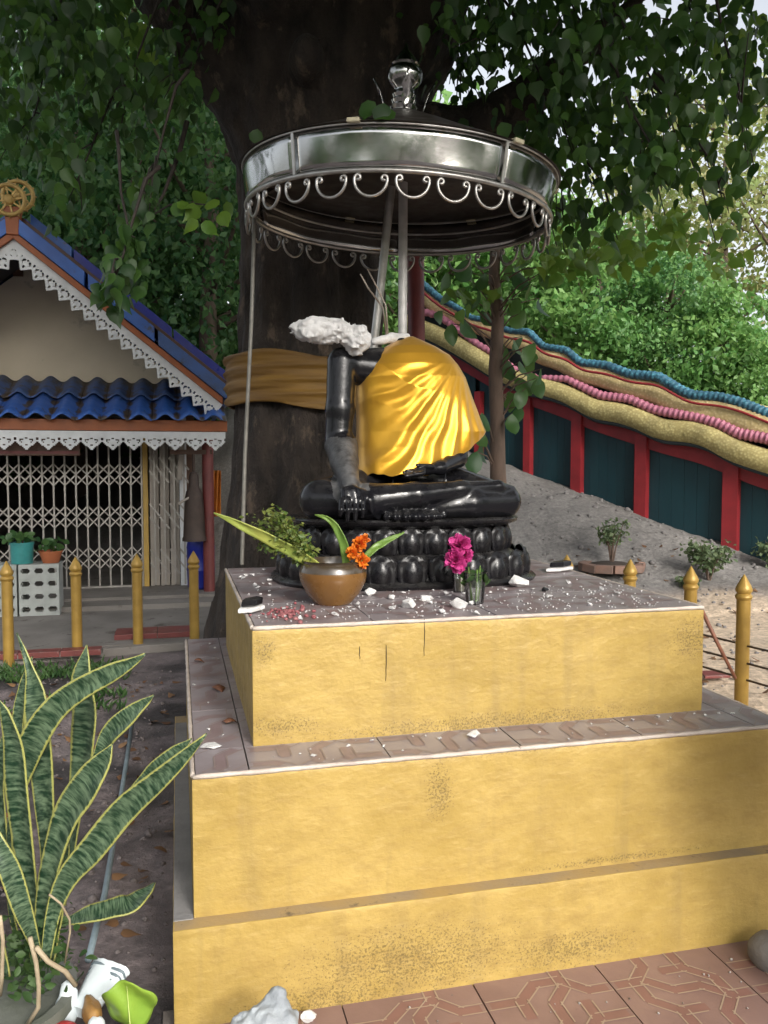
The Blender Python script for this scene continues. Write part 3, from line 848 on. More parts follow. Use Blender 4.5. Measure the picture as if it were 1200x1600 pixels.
YC = 3.50
rows = [  # y pixel, left x, right x (silhouette), half depth
    (527, 634, 645, .030), (533, 618, 658, .058), (544, 598, 680, .100), (557, 580, 700, .132), (573, 566, 713, .155), (592, 558, 724, .170), (620, 557, 733, .178),
    (650, 558, 744, .182), (676, 558, 755, .188), (700, 558, 742, .20), (722, 556, 722, .215), (742, 553, 700, .232)]
ry = np.array([r[0] for r in rows], float)
def rowv(y, k): return np.interp(y, ry, [r[k] for r in rows])
NU, NV = 400, 190
TH = (2 * math.pi * np.arange(NU) / NU)[:, None]; T01 = np.linspace(0, 1, NV)[None, :]
cc_, ss_ = np.cos(TH), np.sin(TH)                  # 0 = right, pi = left, 3pi/2 = front
hem = 741 - 26 * sstep((cc_ - .10) / .75) - 46 * np.maximum(0, (cc_ - .40) / .60) ** 1.5 + 1.6 * np.sin(TH * 9 + 1) + 1.0 * np.sin(TH * 21)
Yp = 527 + (hem - 527) * T01                       # photo row of each point of the cloth
XL, XR_, BD = rowv(Yp, 1), rowv(Yp, 2), rowv(Yp, 3)
def atY_np(x, y, Y0):
    r = _fw[None, None] + _rt[None, None] * ((x - 600) / FPX)[..., None] + _up[None, None] * ((800 - y) / FPX)[..., None]
    return _C + r * (Y0 / r[..., 1])[..., None]
PL, PR = atY_np(XL, Yp, YC), atY_np(XR_, Yp, YC)
spow = lambda q, e: np.sign(q) * np.abs(q) ** e
xx = (PL[..., 0] + PR[..., 0]) / 2 + (PR[..., 0] - PL[..., 0]) / 2 * spow(cc_, 2 / 2.25)
yy = YC + BD * spow(ss_, 2 / 2.25) * np.where(ss_ < 0, 1.0, .85)
zz = PL[..., 2] + (PR[..., 2] - PL[..., 2]) * (xx - PL[..., 0]) / np.maximum(PR[..., 0] - PL[..., 0], 1e-4)
# folds fan out from the far shoulder down to the near hip; loose gathers over the chest
pxx = XL + (XR_ - XL) * (cc_ + 1) / 2
dx_, dy_ = pxx - 712, Yp - 545
dist = np.hypot(dx_, dy_) / 200
phi = np.degrees(np.arctan2(dx_, np.maximum(dy_, 1e-3))) + 9 * (fbm(pxx / 70, Yp / 70, 0.0, 2) - .5)
fold = 0
for (pos, wid, amp) in ((-70, 5, .010), (-57, 3.2, .020), (-47, 3.0, .010), (-38, 3.4, .025), (-29, 2.2, .010), (-22, 3.0, .020), (-12, 2.6, .016), (-2, 3.2, .020), (7, 2.4, .010), (14, 3.4, .015)):
    u_ = (phi - pos) / wid
    fold = fold + amp * (np.exp(-np.sqrt(u_ ** 2 + .12)) * 1.35 - .55 * np.exp(-((u_ - 1.5) / 1.0) ** 2))
front = np.maximum(0, -ss_)
fold = fold * sstep((dist - .10) / .5) * np.minimum(1.15, dist) * (.3 + .7 * front)
Xn, Zn = (pxx - 555) / 200, (Yp - 527) / 212
w1 = 24 * (Zn - .42 * Xn) + 4.5 * fbm(Xn * 2.4, Zn * 2.4, 1.0, 2)
gath = .0065 * (1 - 2 * np.abs(np.sin(w1 / 2))) * sstep((Zn - .12) / .15) * sstep((.60 - Zn) / .22) * sstep((.62 - Xn) / .3) * front
big = .016 * (fbm(Xn * 3 + 3, Zn * 3, ss_ * 1.2, 3) - .5) * sstep(T01 / .2)
dd_ = fold + gath + big
nx_, ny_ = cc_ * .6, ss_; L_ = np.hypot(nx_, ny_)
P = np.stack([xx + dd_ * nx_ / L_ * .3, yy + dd_ * ny_ / L_, zz], -1)
robe = put('satin_robe', grid_mesh('satin_robe', P, SATIN, True, closed_u=True))
solidify(robe, 0.004, 1)
tag(robe, 'shiny gold satin cloth draped over the torso of the black statue', 'cloth')

# ================================================================== tiered metal parasol over the statue
STEEL = mat('stainless_steel', (0.50, 0.50, 0.49), 0.14, metal=1.0, var=(0.38, 0.38, 0.37), vscale=5, rvar=0.07, bump=0.10, bscale=7, dirt=(0.30, 0.27, 0.22), dscale=9, dthr=0.62)
STEEL_DULL = mat('dull_steel_tube', (0.55, 0.54, 0.52), 0.38, metal=0.9, var=(0.36, 0.34, 0.31), vscale=14, bump=0.1, bscale=40)
STEEL_DARK = mat('dark_tin', (0.10, 0.085, 0.075), 0.5, metal=0.7, var=(0.05, 0.042, 0.036), vscale=8, rvar=0.12)
CLIP = mat('yellowed_clip', (0.55, 0.50, 0.34), 0.55, var=(0.4, 0.36, 0.25), vscale=30)
PALE = mat('pale_painted_tube', (0.52, 0.51, 0.49), 0.5, metal=0.2, var=(0.38, 0.37, 0.35), vscale=18, bump=0.1)
UC = at(622, 345, 3.95)                                  # middle of the lower rim
UR = 0.708
um = empty('metal_parasol', UC, 'round stainless steel parasol with scroll fringe and lotus bud finial above the statue', 'parasol')
um.rotation_euler = (rad(2.0), rad(2.2), 0)
T = Matrix.Identity(4)
BH = 0.172
def ringpts(r, z, n=96): return [Vector((r * math.cos(2*math.pi*k/n), r * math.sin(2*math.pi*k/n), z)) for k in range(n)]
SEG = 5
A0 = -math.pi / 2 - YAW + rad(-37)
for sgi in range(SEG):                                   # the band is made of curved sheets
    a0, a1 = A0 + 2*math.pi*(sgi + .002)/SEG, A0 + 2*math.pi*(sgi + .998)/SEG
    Pb = np.zeros((25, 6, 3))
    for i in range(25):
        a = a0 + (a1 - a0) * i / 24
        for j in range(6):
            tz = j / 5
            rr = UR + 0.004 * math.sin(i * 0.6 + sgi * 2) * math.sin(tz * math.pi) + 0.026 * tz
            Pb[i, j] = (rr * math.cos(a), rr * math.sin(a), 0.012 + (BH - 0.012) * tz)
    o = put('band_sheet', grid_mesh('band_sheet', Pb, STEEL), um, mtx=T); solidify(o, 0.003, -1)
for r, z, t in ((UR + .004, 0.006, .011), (UR + .028, BH + .003, .004)):
    MB().tube(ringpts(r, z), t, 8, closed=True, upv=(0, 0, 1)).build('rim_hoop', STEEL_DULL, um, mtx=T, smooth=True)
MB().tube(ringpts(UR - .02, BH * .62, 64), .006, 6, closed=True, upv=(0, 0, 1)).build('inner_hoop', STEEL_DULL, um, mtx=T, smooth=True)
# roof cone of dark tin with ribs beneath
RH = 0.315
cone = MB().lathe([(UR + .040, BH + .010), (UR * .7, BH + .010 + RH * .36), (UR * .38, BH + .01 + RH * .70), (0.06, BH + .01 + RH)], 64)
o = cone.build('roof_cone', STEEL_DARK, um, mtx=T, smooth=True, auto=20, fix=True)
for k in range(SEG):
    a = A0 + 2 * math.pi * k / SEG
    c, s = math.cos(a), math.sin(a)
    MB().bar((c * UR, s * UR, BH - .012), (c * .06, s * .06, BH + RH - .02), .022, .012).build('roof_rib', STEEL_DARK, um, mtx=T)
    MB().bar((c * (UR + .008), s * (UR + .008), .012), (c * (UR + .030), s * (UR + .030), BH), .013, .005, up=Vector((c, s, 0))).build('band_strip', STEEL_DULL, um, mtx=T)
for k in range(6):
    a = -math.pi / 2 - YAW + rad(-15 + 54 * k); c, s = math.cos(a), math.sin(a)
    mbk = MB().box((-.026, -.016, -.009), (.026, .016, .009), M=Matrix.Translation((c * (UR + .032), s * (UR + .032), BH + .012)) @ Matrix.Rotation(a + math.pi/2, 4, 'Z'))
    mbk.build('rim_clip', CLIP, um, mtx=T, bevel=.004)
# scrolls
NS = 27
def scroll_mesh(w):
    pts, rr = [], []
    n = 40
    def arc(t):
        # t -1..1 : a C open upwards with curled ends
        return None
    left = []
    R_ = w * 0.40
    for i in range(17):                       # bowl
        a = rad(-8) - rad(164) * (i / 16)
        left.append((R_ * math.cos(a), R_ * 0.98 * math.sin(a)))
    def curl(sgn):
        out = []
        cx = sgn * (R_ - w * 0.085); cz = w * 0.00
        for i in range(11):
            a = -rad(10) + rad(330) * i / 10
            r = w * 0.085 * (1 - 0.055 * i)
            out.append((cx + sgn * r * math.cos(a), cz + r * math.sin(a) + w * .03))
        return out
    rc = curl(1); lc = curl(-1)
    path = rc[::-1] + left + lc
    mb = MB()
    mb.tube([Vector((x, 0, z)) for x, z in path], w * 0.040, 6, upv=(0, 1, 0))
    return mb.mesh('scroll', STEEL_DULL, smooth=True)
wS = 2 * math.pi * UR / NS
sm = scroll_mesh(wS)
for k in range(NS):
    a = 2 * math.pi * (k + .5) / NS
    M = Matrix.Translation((UR * math.cos(a), UR * math.sin(a), -0.028)) @ Matrix.Rotation(a + math.pi/2 + random.uniform(-.06, .06), 4, 'Z') @ Matrix.Rotation(random.uniform(-.05, .05), 4, 'Y')
    put('scroll', sm, um, mtx=M)
# finial: stacked rings and a lotus bud with side leaves
zf = BH + RH
fin = MB().lathe([(0.075, zf - .03), (0.078, zf), (0.060, zf + .012), (0.066, zf + .03), (0.054, zf + .042), (0.060, zf + .058), (0.050, zf + .07), (0.056, zf + .085), (0.046, zf + .098), (0.048, zf + .115),
                  (0.066, zf + .13), (0.080, zf + .155), (0.083, zf + .185), (0.078, zf + .200), (0.060, zf + .218), (0.066, zf + .224), (0.050, zf + .25), (0.030, zf + .275), (0.012, zf + .292), (0.008, zf + .315), (0.0, zf + .325)], 32).build('finial', STEEL, um, mtx=T, smooth=True, auto=50)
lf = [(0, 0), (.018, .02), (.022, .05), (.016, .075), (.026, .095), (.010, .125), (.004, .16)]
for k in range(4):
    a = 2 * math.pi * k / 4 + rad(-8)
    mb = MB(); Pl = np.zeros((7, 3, 3))
    for i, (w_, z_) in enumerate(lf):
        for j in (-1, 0, 1):
            Pl[i, j + 1] = (0.085 + .10 * z_ + (0.008 if j else 0) + 1.5 * z_ * z_, j * w_, zf + z_ * .95)
    o = put('finial_leaf', grid_mesh('finial_leaf', Pl, STEEL), fin, mtx=Matrix.Rotation(a, 4, 'Z')); solidify(o, .002)
# posts carrying it: a straight pale tube and a dull one leaning behind it
mi_ = (Matrix.Translation(UC) @ um.rotation_euler.to_matrix().to_4x4()).inverted()
MB().tube([at(630, 330 - 60, 3.95), at(629, 535, 3.95), atZ(629, 890, ZT) * 1.0 if False else Vector((*at(629, 535, 3.95).xy, ZT))], .0215, 12).build('post', PALE, um, smooth=True, auto=40)
MB().tube([at(612, 285, 4.02), at(598, 420, 4.10), at(584, 540, 4.16), at(574, 640, 4.2)], .021, 10).build('stay_tube', STEEL_DULL, um, smooth=True, auto=40)

# thin pole at the left carrying the rim
pt = at(399, 296, 3.93); pb = atZ(378, 882, ZT)
tag(MB().tube([pt, pt.lerp(pb, .35) + Vector((.004, 0, 0)), pt.lerp(pb, .7) - Vector((.004, 0, 0)), pb], .0095, 8).build('thin_pole', mat('greyed_tube', (0.20, 0.19, 0.165), .55, metal=.2, var=(0.12, 0.115, 0.10), vscale=20), smooth=True, auto=40),
    'thin pale pole leaning from the left rim of the parasol down to the pedestal corner', 'pole')
# ================================================================== trees
BARK = mat('fig_bark', (0.048, 0.036, 0.028), 0.9, var=(0.013, 0.010, 0.008), vscale=9, bump=1.0, bscale=11, dirt=(0.105, 0.077, 0.056), dscale=7, dthr=0.57, stretch=(1, 1, 0.5), detail=9, bdist=.08)
BARK2 = mat('forest_bark', (0.16, 0.12, 0.085), 0.85, var=(0.09, 0.065, 0.05), vscale=6, bump=0.8, bscale=20, stretch=(1, 1, 0.3))
BARK3 = mat('sapling_bark', (0.145, 0.095, 0.070), 0.8, var=(0.085, 0.06, 0.045), vscale=14, bump=0.7, bscale=40, stretch=(1, 1, 0.3))
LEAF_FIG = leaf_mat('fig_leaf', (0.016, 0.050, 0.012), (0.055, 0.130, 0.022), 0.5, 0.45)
LEAF_LIT = leaf_mat('sun_toned_fig_leaf', (0.07, 0.17, 0.025), (0.13, 0.23, 0.03), 0.42, 0.40)  # paler, yellower fig green: sunlight put into the leaf colour
LEAF_DARK = leaf_mat('dark_forest_leaf', (0.032, 0.105, 0.034), (0.105, 0.215, 0.062), 0.42, 0.45)
LEAF_BRIGHT = leaf_mat('bright_forest_leaf', (0.085, 0.22, 0.055), (0.19, 0.34, 0.10), 0.5, 0.45)
LEAF_MID = leaf_mat('mid_forest_leaf', (0.055, 0.16, 0.055), (0.15, 0.30, 0.095), 0.45, 0.42)
LEAF_PALE = leaf_mat('pale_forest_leaf', (0.17, 0.25, 0.07), (0.33, 0.32, 0.14), 0.5, 0.45)

def leaf_template(kind):
    if kind == 'heart':
        ts = [0.0, 0.10, 0.30, 0.52, 0.75, 1.0]; hw = [0.0, .27, .37, .30, .10, 0.0]; zoff = [0, .06, .02, 0, 0, 0]
    elif kind == 'oval':
        ts = [0.0, 0.15, 0.40, 0.65, 0.86, 1.0]; hw = [0.0, .20, .33, .32, .18, 0.0]; zoff = [0] * 6
    v = []; f = []
    for t in ts: v.append((0, 0.10 * t * t, -t))
    for s in (-1, 1):
        o = len(v)
        for t, h, z in list(zip(ts, hw, zoff))[1:-1]: v.append((s * h, -0.30 * h + 0.10 * t * t, -t + z))
        ids = [0] + [o + k for k in range(4)] + [5]
        for k in range(5):
            a, b_, c, d = k, k + 1, ids[k + 1], ids[k]
            tri = [(a, b_, c)] + ([(a, c, d)] if k > 0 else [])
            if k == 4: tri = [(a, b_, d)]
            for q in tri: f.append(q if s < 0 else q[::-1])
    return np.array(v, dtype=np.float32), np.array(f, dtype=np.int32)
T_HEART, T_OVAL = leaf_template('heart'), leaf_template('oval')
T_QUAD = (np.array([(0, 0, 0), (.30, -.10, -.5), (0, .08, -1), (-.30, -.10, -.5)], dtype=np.float32), np.array([(0, 2, 1), (0, 3, 2)], dtype=np.int32))

def rand_rot(n, droop=0.6, face=None, r=rng):
    """rotation matrices for leaves: leaf axis (-z) droops, blade normal random"""
    d = r.normal(size=(n, 3)); d[:, 2] = np.abs(d[:, 2]) * 0.5
    d = d / np.linalg.norm(d, axis=1, keepdims=True)
    zax = d * (1 - droop) + np.array([0, 0, 1.0]) * droop
    zax /= np.linalg.norm(zax, axis=1, keepdims=True)
    t = r.normal(size=(n, 3))
    if face is not None: t = t * 0.8 + np.asarray(face)
    yax = t - (t * zax).sum(1, keepdims=True) * zax
    yax /= np.linalg.norm(yax, axis=1, keepdims=True)
    xax = np.cross(yax, zax)
    return np.stack([xax, yax, zax], -1)
def leaf_mesh(name, pos, R, size, tmpl, mt, tone=None):
    v, f = tmpl; n = len(pos)
    V = np.einsum('nij,kj->nki', R, v) * np.asarray(size)[:, None, None] + np.asarray(pos)[:, None, :]
    Fc = (f[None] + (np.arange(n) * len(v))[:, None, None]).reshape(-1, 3)
    me = np_mesh(name, V.reshape(-1, 3), Fc, mt, smooth=False)
    at_ = me.attributes.new('leaf_tone', 'FLOAT', 'POINT')
    at_.data.foreach_set('value', np.repeat(rng.random(n) if tone is None else np.clip(tone + rng.uniform(-.2, .2, n), 0, .99), len(v)).astype(np.float32))
    return me

# ---- the great fig tree behind the statue
TD = 5.25
fig = empty('fig_tree', (at(478, 1000, TD).x, at(478, 1000, TD).y, 0), 'massive dark fig tree with fluted trunk wrapped in an orange sash behind the statue', 'tree')
TR = [(478, 1040, .66), (480, 900, .545), (484, 760, .490), (487, 600, .462), (486, 430, .440), (492, 300, .485), (510, 170, .60), (535, 40, .66), (560, -120, .62), (600, -420, .5)]
tpts = [np.array(at(x, y, TD)) for x, y, r in TR]
lim = [
    [(420, 210, 5.15, .26), (345, 90, 4.95, .20), (265, -20, 4.7, .17), (150, -180, 4.4, .13), (0, -380, 4.1, .09)],
    [(600, 230, 5.2, .28), (700, 225, 5.1, .20), (775, 190, 5.0, .14), (845, 135, 4.9, .095), (930, 60, 4.8, .07), (1060, -60, 4.7, .05)],
    [(470, 60, 4.95, .30), (420, -80, 4.5, .24), (380, -300, 3.9, .18)],
    [(640, 60, 5.1, .30), (690, -100, 4.9, .26), (760, -350, 4.6, .2)],
]
lpts = [[(np.array(at(x, y, d)), r) for x, y, d, r in l] for l in lim]
def trunk_sdf(X, Y, Z):
    d = None
    for (a, b_, ra, rb) in zip(tpts, tpts[1:], [t[2] for t in TR], [t[2] for t in TR][1:]):
        e = sd_cap(X, Y, Z, a, b_, ra, rb); d = e if d is None else np.minimum(d, e)
    cx, cy = tpts[3][0], tpts[3][1]
    th = np.arctan2(Y - cy, X - cx)
    low = np.clip((2.6 - Z) / 2.6, 0, 1)
    fl = 0.055 * np.sin(th * 7 + 0.6 * np.sin(Z * 1.3) + .6) + 0.030 * np.sin(th * 13 + 1.7 + 0.5 * np.sin(Z * 2)) + 0.012 * np.sin(th * 29 + Z)
    d = d - fl * (0.35 + 0.65 * low)
    for l in lpts:
        for (a, ra), (b_, rb) in zip(l, l[1:]): d = smin(d, sd_cap(X, Y, Z, a, b_, ra, rb), 0.14)
    d = d + 0.10 * (fbm(X * 5, Y * 5, Z * 1.4, 4) - .5) + .035 * np.abs(vnoise(X * 13, Y * 13, Z * 3.5) - .5) * 2
    # old branch scar
    k = np.array(at(478, 95, TD - .62))
    d = smin(d, np.abs(np.sqrt((X - k[0])**2 + (Y - k[1])**2 * .3 + ((Z - k[2]) * .75)**2) - .075) - .02, .03)
    return d
v, f = surface_nets(trunk_sdf, (tpts[0][0] - 1.2, tpts[0][1] - 1.5, -0.08), (tpts[0][0] + 1.9, tpts[0][1] + 1.0, 5.4), 0.030)
put('trunk', np_mesh('trunk', v, f, BARK), fig)
# limbs carry on above the picture
for l in ([np.array(at(150, -180, 4.4)), (-1.6, 3.4, 6.0), (-3.2, 3.0, 7.4)], [np.array(at(1060, -60, 4.7)), (4.2, 4.2, 5.6), (5.6, 4.4, 6.8)], [np.array(at(600, -420, TD)), (1.6, 5.3, 7.6), (2.0, 5.6, 10.5)], [np.array(at(760, -350, 4.6)), (2.9, 3.6, 7.0), (3.9, 2.8, 9.0)], [np.array(at(380, -300, 3.9)), (.2, 2.9, 5.9), (-.4, 2.2, 7.8)]):
    MB().tube(l, [.17, .12, .05], 10).build('limb', BARK, fig, smooth=True)

TWIG = mat('dark_twig', (0.035, 0.026, 0.02), 0.8, var=(0.02, 0.015, 0.012), vscale=10)
# hanging foliage: (x, y, rx, ry, near, far, count, size, template/material)
clus = [
    (60, 60, 130, 90, 3.6, 5.0, 330, .115), (180, 150, 120, 80, 3.7, 4.8, 150, .11), (40, 200, 80, 90, 4.2, 5.2, 90, .11), (270, 130, 50, 90, 4.0, 4.8, 60, .11), (110, 285, 45, 70, 3.9, 4.6, 34, .11),
    (60, 0, 140, 60, 4.2, 5.6, 160, .12), (300, 30, 70, 60, 4.2, 5.0, 70, .11),
    (195, 395, 38, 60, 3.3, 3.7, 46, .115), (170, 450, 22, 30, 3.2, 3.5, 18, .115), (225, 300, 22, 40, 3.5, 3.9, 16, .11),
    (780, 60, 120, 90, 3.9, 5.0, 190, .115), (930, 80, 150, 120, 3.6, 5.2, 360, .12), (1110, 60, 120, 110, 3.4, 4.9, 130, .12), (900, 220, 140, 80, 3.9, 5.0, 190, .12), (1060, 200, 110, 90, 3.5, 4.6, 120, .12),
    (1030, 270, 70, 60, 3.5, 4.0, 50, .12), (880, 330, 55, 50, 4.3, 5.0, 44, .12), (1160, 170, 60, 120, 3.5, 4.2, 44, .12), (720, 130, 50, 80, 4.7, 5.4, 50, .11),
    (680, 20, 60, 60, 4.8, 5.4, 40, .11), (960, 330, 60, 40, 4.0, 4.8, 26, .12), (1130, 300, 30, 60, 3.8, 4.2, 10, .12),
]
POS, SZ = [], []
for (cx, cy, rx, ry, d0, d1, n, sz) in clus:
    for _ in range(int(n * 1.45)):
        u, w = rng.normal(0, .5, 2)
        p = at(cx + rx * u, cy + ry * w - abs(rng.normal(0, .15)) * ry, rng.uniform(d0, d1))
        POS.append(p); SZ.append(sz * rng.uniform(.42, .95))
POS = np.array(POS, dtype=np.float32); SZ = np.array(SZ, dtype=np.float32)
RR = rand_rot(len(POS), 0.62, face=(-.2, -.5, .25))
# twigs the leaves hang on
tw = MB()
for (cx, cy, rx, ry, d0, d1, n, sz) in clus:
    dm = (d0 + d1) / 2
    src = (cx + rng.uniform(-90, 90) + (60 if cx < 500 else -60), min(cy - ry - 120, -40) if cy < 250 else cy - 190, dm + .1)
    a = at(*src); e = at(cx, cy + ry * .3, dm); m_ = a.lerp(e, .55) + Vector((0, 0, .05))
    tw.tube([a, a.lerp(m_, .5) + Vector((0, 0, .06)), m_, m_.lerp(e, .6) + Vector((.02, 0, .04)), e], [.010, .008, .006, .005, .003], 5)
    for _ in range(4):
        q = at(cx + rx * rng.normal(0, .4), cy + ry * rng.normal(0, .4), rng.uniform(d0, d1)); s_ = m_.lerp(e, rng.uniform(.2, .9))
        tw.tube([s_, s_.lerp(q, .5) + Vector((0, 0, .04)), q], [.006, .004, .002], 4)
tw.tube([at(292, 190, 4.4), at(280, 240, 4.35), at(255, 305, 4.3), at(235, 338, 4.3)], [.014, .012, .008, .004], 6)
tag(tw.build('twigs', TWIG, fig, smooth=True), kind='stuff')
near = np.argsort(((POS - _C) @ _fw) - SZ * 6)[:250]
leaf_single = []
for kk in range(5):
    vv, ff = T_HEART
    vv = vv.copy(); vv[:, 1] += 0.06 * np.sin(vv[:, 2] * 5 + kk) + 0.05 * (kk - 2) * vv[:, 0]
    mm = np_mesh('leaf', vv, ff, LEAF_FIG, smooth=True); leaf_single.append(mm)
def leaf_obj(p, R, s, k, parent, meshes=leaf_single):
    M = Matrix([[*(R[r] * s), p[r]] for r in range(3)] + [[0, 0, 0, 1]])
    return put('leaf', meshes[k % len(meshes)], parent, world=M)
for k, i in enumerate(near): leaf_obj(POS[i], RR[i], float(SZ[i]), k, fig)
rest = np.setdiff1d(np.arange(len(POS)), near)
tag(put('hanging_foliage', leaf_mesh('hanging_foliage', POS[rest], RR[rest], SZ[rest], T_HEART, LEAF_FIG), fig), kind='stuff')

# outer leaves of the hanging boughs, sunlight painted in as a paler green
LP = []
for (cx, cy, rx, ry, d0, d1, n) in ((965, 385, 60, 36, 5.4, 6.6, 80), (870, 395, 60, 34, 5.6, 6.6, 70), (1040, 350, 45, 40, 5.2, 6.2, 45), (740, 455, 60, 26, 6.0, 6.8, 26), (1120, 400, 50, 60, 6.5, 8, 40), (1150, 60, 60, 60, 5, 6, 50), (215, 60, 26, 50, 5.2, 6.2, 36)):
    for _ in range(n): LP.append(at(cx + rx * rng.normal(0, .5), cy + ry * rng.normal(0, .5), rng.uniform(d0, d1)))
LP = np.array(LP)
tag(put('sun_toned_foliage', leaf_mesh('sun_toned_foliage', LP, rand_rot(len(LP), .4, face=(-.2, -.8, .5)), rng.uniform(.06, .15, len(LP)), T_HEART, LEAF_LIT), fig), kind='stuff')
lt = MB()
for q in ((965, 375, 5.9), (870, 385, 6.0), (1040, 340, 5.6), (1120, 385, 7.0)):
    e = at(*q); s0 = at(q[0] - 60, q[1] - 190, 5.2); lt.tube([s0, s0.lerp(e, .5) + Vector((0, 0, .08)), e], [.012, .008, .003], 5)
tag(lt.build('twigs', TWIG, fig), kind='stuff')
# the great crown overhead, out of the picture but shading the place
def clumps(n, c, r, per, spread, r_=rng, shell=.45, zmin=None):
    d = r_.normal(size=(n, 3)); d /= np.linalg.norm(d, axis=1, keepdims=True)
    cc = d * (shell + (1 - shell) * r_.random((n, 1)) ** .5) * np.array(r) + np.array(c)
    P = np.repeat(cc, per, 0) + r_.normal(size=(n * per, 3)) * np.array(spread)
    if zmin is not None: P = P[P[:, 2] > zmin]
    return cc, P
cc, P1 = clumps(125, (0.9, 5.2, 9.0), (5.2, 4.6, 4.2), 190, (.62, .62, .42), zmin=4.6)
P1 = P1[~((P1[:, 2] < 7) & (P1[:, 0] > 2.2) & (rng.random(len(P1)) < .55))]
cc, P2 = clumps(170, (2.0, 1.8, 5.4), (5.4, 3.8, .9), 120, (.45, .45, .25), zmin=4.25, shell=.05)      # low front boughs, added to shade the trunk and hanging leaves
P2 = P2[~((P2[:, 0] > 2.6) & (P2[:, 1] > 3.6))]
P1 = np.vstack([P1, P2])
# leaves cut away to let the low sun through to the pedestal
S_ = np.array(SUN); t_ = (P1[:, 1] - 2.9) / S_[1]; Q = P1 - S_ * t_[:, None]
blk = (P1[:, 1] < 2.9) & (Q[:, 0] > -.8) & (Q[:, 0] < 1.95) & (Q[:, 2] < 2.25 + .25 * rng.normal(size=len(P1)))
P1 = P1[~blk]
tag(put('crown', leaf_mesh('crown', P1, rand_rot(len(P1), .45), rng.uniform(.20, .34, len(P1)), T_QUAD, LEAF_FIG), fig), kind='stuff')

# brighter leaves of the fig, sunlight painted into some of them
YL = []
for kk in range(3):
    vv, ff = T_HEART; vv = vv.copy(); vv[:, 1] += .08 * np.sin(vv[:, 2] * 4 + kk); YL.append(np_mesh('bright_leaf', vv, ff, LEAF_LIT, smooth=True))
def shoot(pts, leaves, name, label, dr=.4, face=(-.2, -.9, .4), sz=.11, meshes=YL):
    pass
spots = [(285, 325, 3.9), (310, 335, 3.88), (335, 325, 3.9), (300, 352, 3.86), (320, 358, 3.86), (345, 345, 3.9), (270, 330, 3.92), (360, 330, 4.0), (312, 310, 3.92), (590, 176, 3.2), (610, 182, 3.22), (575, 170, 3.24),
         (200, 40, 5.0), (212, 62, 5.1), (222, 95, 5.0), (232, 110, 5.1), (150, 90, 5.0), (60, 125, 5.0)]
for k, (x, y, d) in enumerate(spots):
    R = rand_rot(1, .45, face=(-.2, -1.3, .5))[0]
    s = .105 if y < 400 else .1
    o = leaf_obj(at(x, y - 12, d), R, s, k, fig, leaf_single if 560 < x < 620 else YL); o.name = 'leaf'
MB().tube([at(235, 338, 4.3), at(265, 320, 4.1), at(300, 318, 3.92), at(345, 322, 3.9)], [.006, .005, .004, .003], 5).build('twig', BARK, fig)

# orange sash tied round the trunk
SASH = mat('faded_orange_sash', (0.20, 0.105, 0.012), 0.65, var=(0.11, 0.055, 0.012), vscale=6, bump=0.3, bscale=25, stretch=(.4, .4, 3))
Ps = np.zeros((140, 26, 3))
ctr = Vector(at(487, 588, TD))
for i in range(140):
    a = 2 * math.pi * i / 140
    for j in range(26):
        t = j / 25
        z = atY(430, 546 + (630 - 546) * t, 4.7).z + .02 * math.sin(a * 2 + 1) + (0.012 * math.sin(a * 5) if j in (0, 25) else 0)
        r = .540 - .01 * t + .010 * math.sin(t * 22 + 1.2 * math.sin(a * 3) + a * 2) + .006 * math.sin(t * 47 + a * 5)
        Ps[i, j] = (ctr.x + r * math.cos(a), ctr.y + r * math.sin(a), z)
sash = put('tree_sash', grid_mesh('tree_sash', Ps, SASH, True, closed_u=True)); solidify(sash, .006, 1)
tag(sash, 'faded orange cloth sash wound round the fig tree trunk', 'sash')

# ---- background trees
def tree_proto(name, h, rx, rz, zc, nclump, per, sz, lmat, seed, spread=.55, trunk_r=.16):
    r_ = np.random.default_rng(seed)
    cc, P = clumps(nclump, (0, 0, zc), (rx, rx, rz), per, (spread, spread, spread * .6), r_, shell=.35)
    tone = np.repeat(r_.random(nclump), per)[P[:, 2] > .2]; P = P[P[:, 2] > .2]
    crown = leaf_mesh('crown', P, rand_rot(len(P), .3, r=r_), r_.uniform(.6, 1.25, len(P)) * sz, T_QUAD, lmat, tone)
    mb = MB()
    pts = [Vector((0, 0, -.3)), Vector((.05, .03, zc * .5)), Vector((-.06, .06, zc)), Vector((.05, 0, zc + rz * .6))]
    mb.tube(pts, [trunk_r * 1.3, trunk_r, trunk_r * .7, trunk_r * .25], 9)
    for c in cc[::max(1, len(cc) // 14)]:
        q = Vector(c); k = min(.95, max(.25, (q.z - .5) / (zc + rz))); s_ = Vector((0, 0, max(.6, q.z - q.xy.length * .7)))
        mb.tube([s_, s_.lerp(q, .5) + Vector((0, 0, -.1)), q], [trunk_r * .4, trunk_r * .25, .01], 5)
    trunk = mb.mesh('trunk', BARK2, smooth=True)
    return crown, trunk
protos = {
    'dark': [tree_proto('t', 9, 2.6, 3.4, 4.0, 70, 150, .17, LEAF_DARK, 3), tree_proto('t', 9, 2.3, 3.8, 4.3, 64, 150, .16, LEAF_DARK, 4)],
    'bright': [tree_proto('t', 9, 2.7, 3.0, 4.2, 74, 130, .24, LEAF_BRIGHT, 5, .40), tree_proto('t', 8, 2.5, 3.3, 3.9, 90, 120, .17, LEAF_MID, 6, .36), tree_proto('t', 8, 2.4, 3.4, 4.4, 60, 120, .30, LEAF_BRIGHT, 16, .45)],
    'pale': [tree_proto('t', 12, 2.4, 4.0, 7.0, 40, 90, .20, LEAF_PALE, 8, .6, .14)],
}
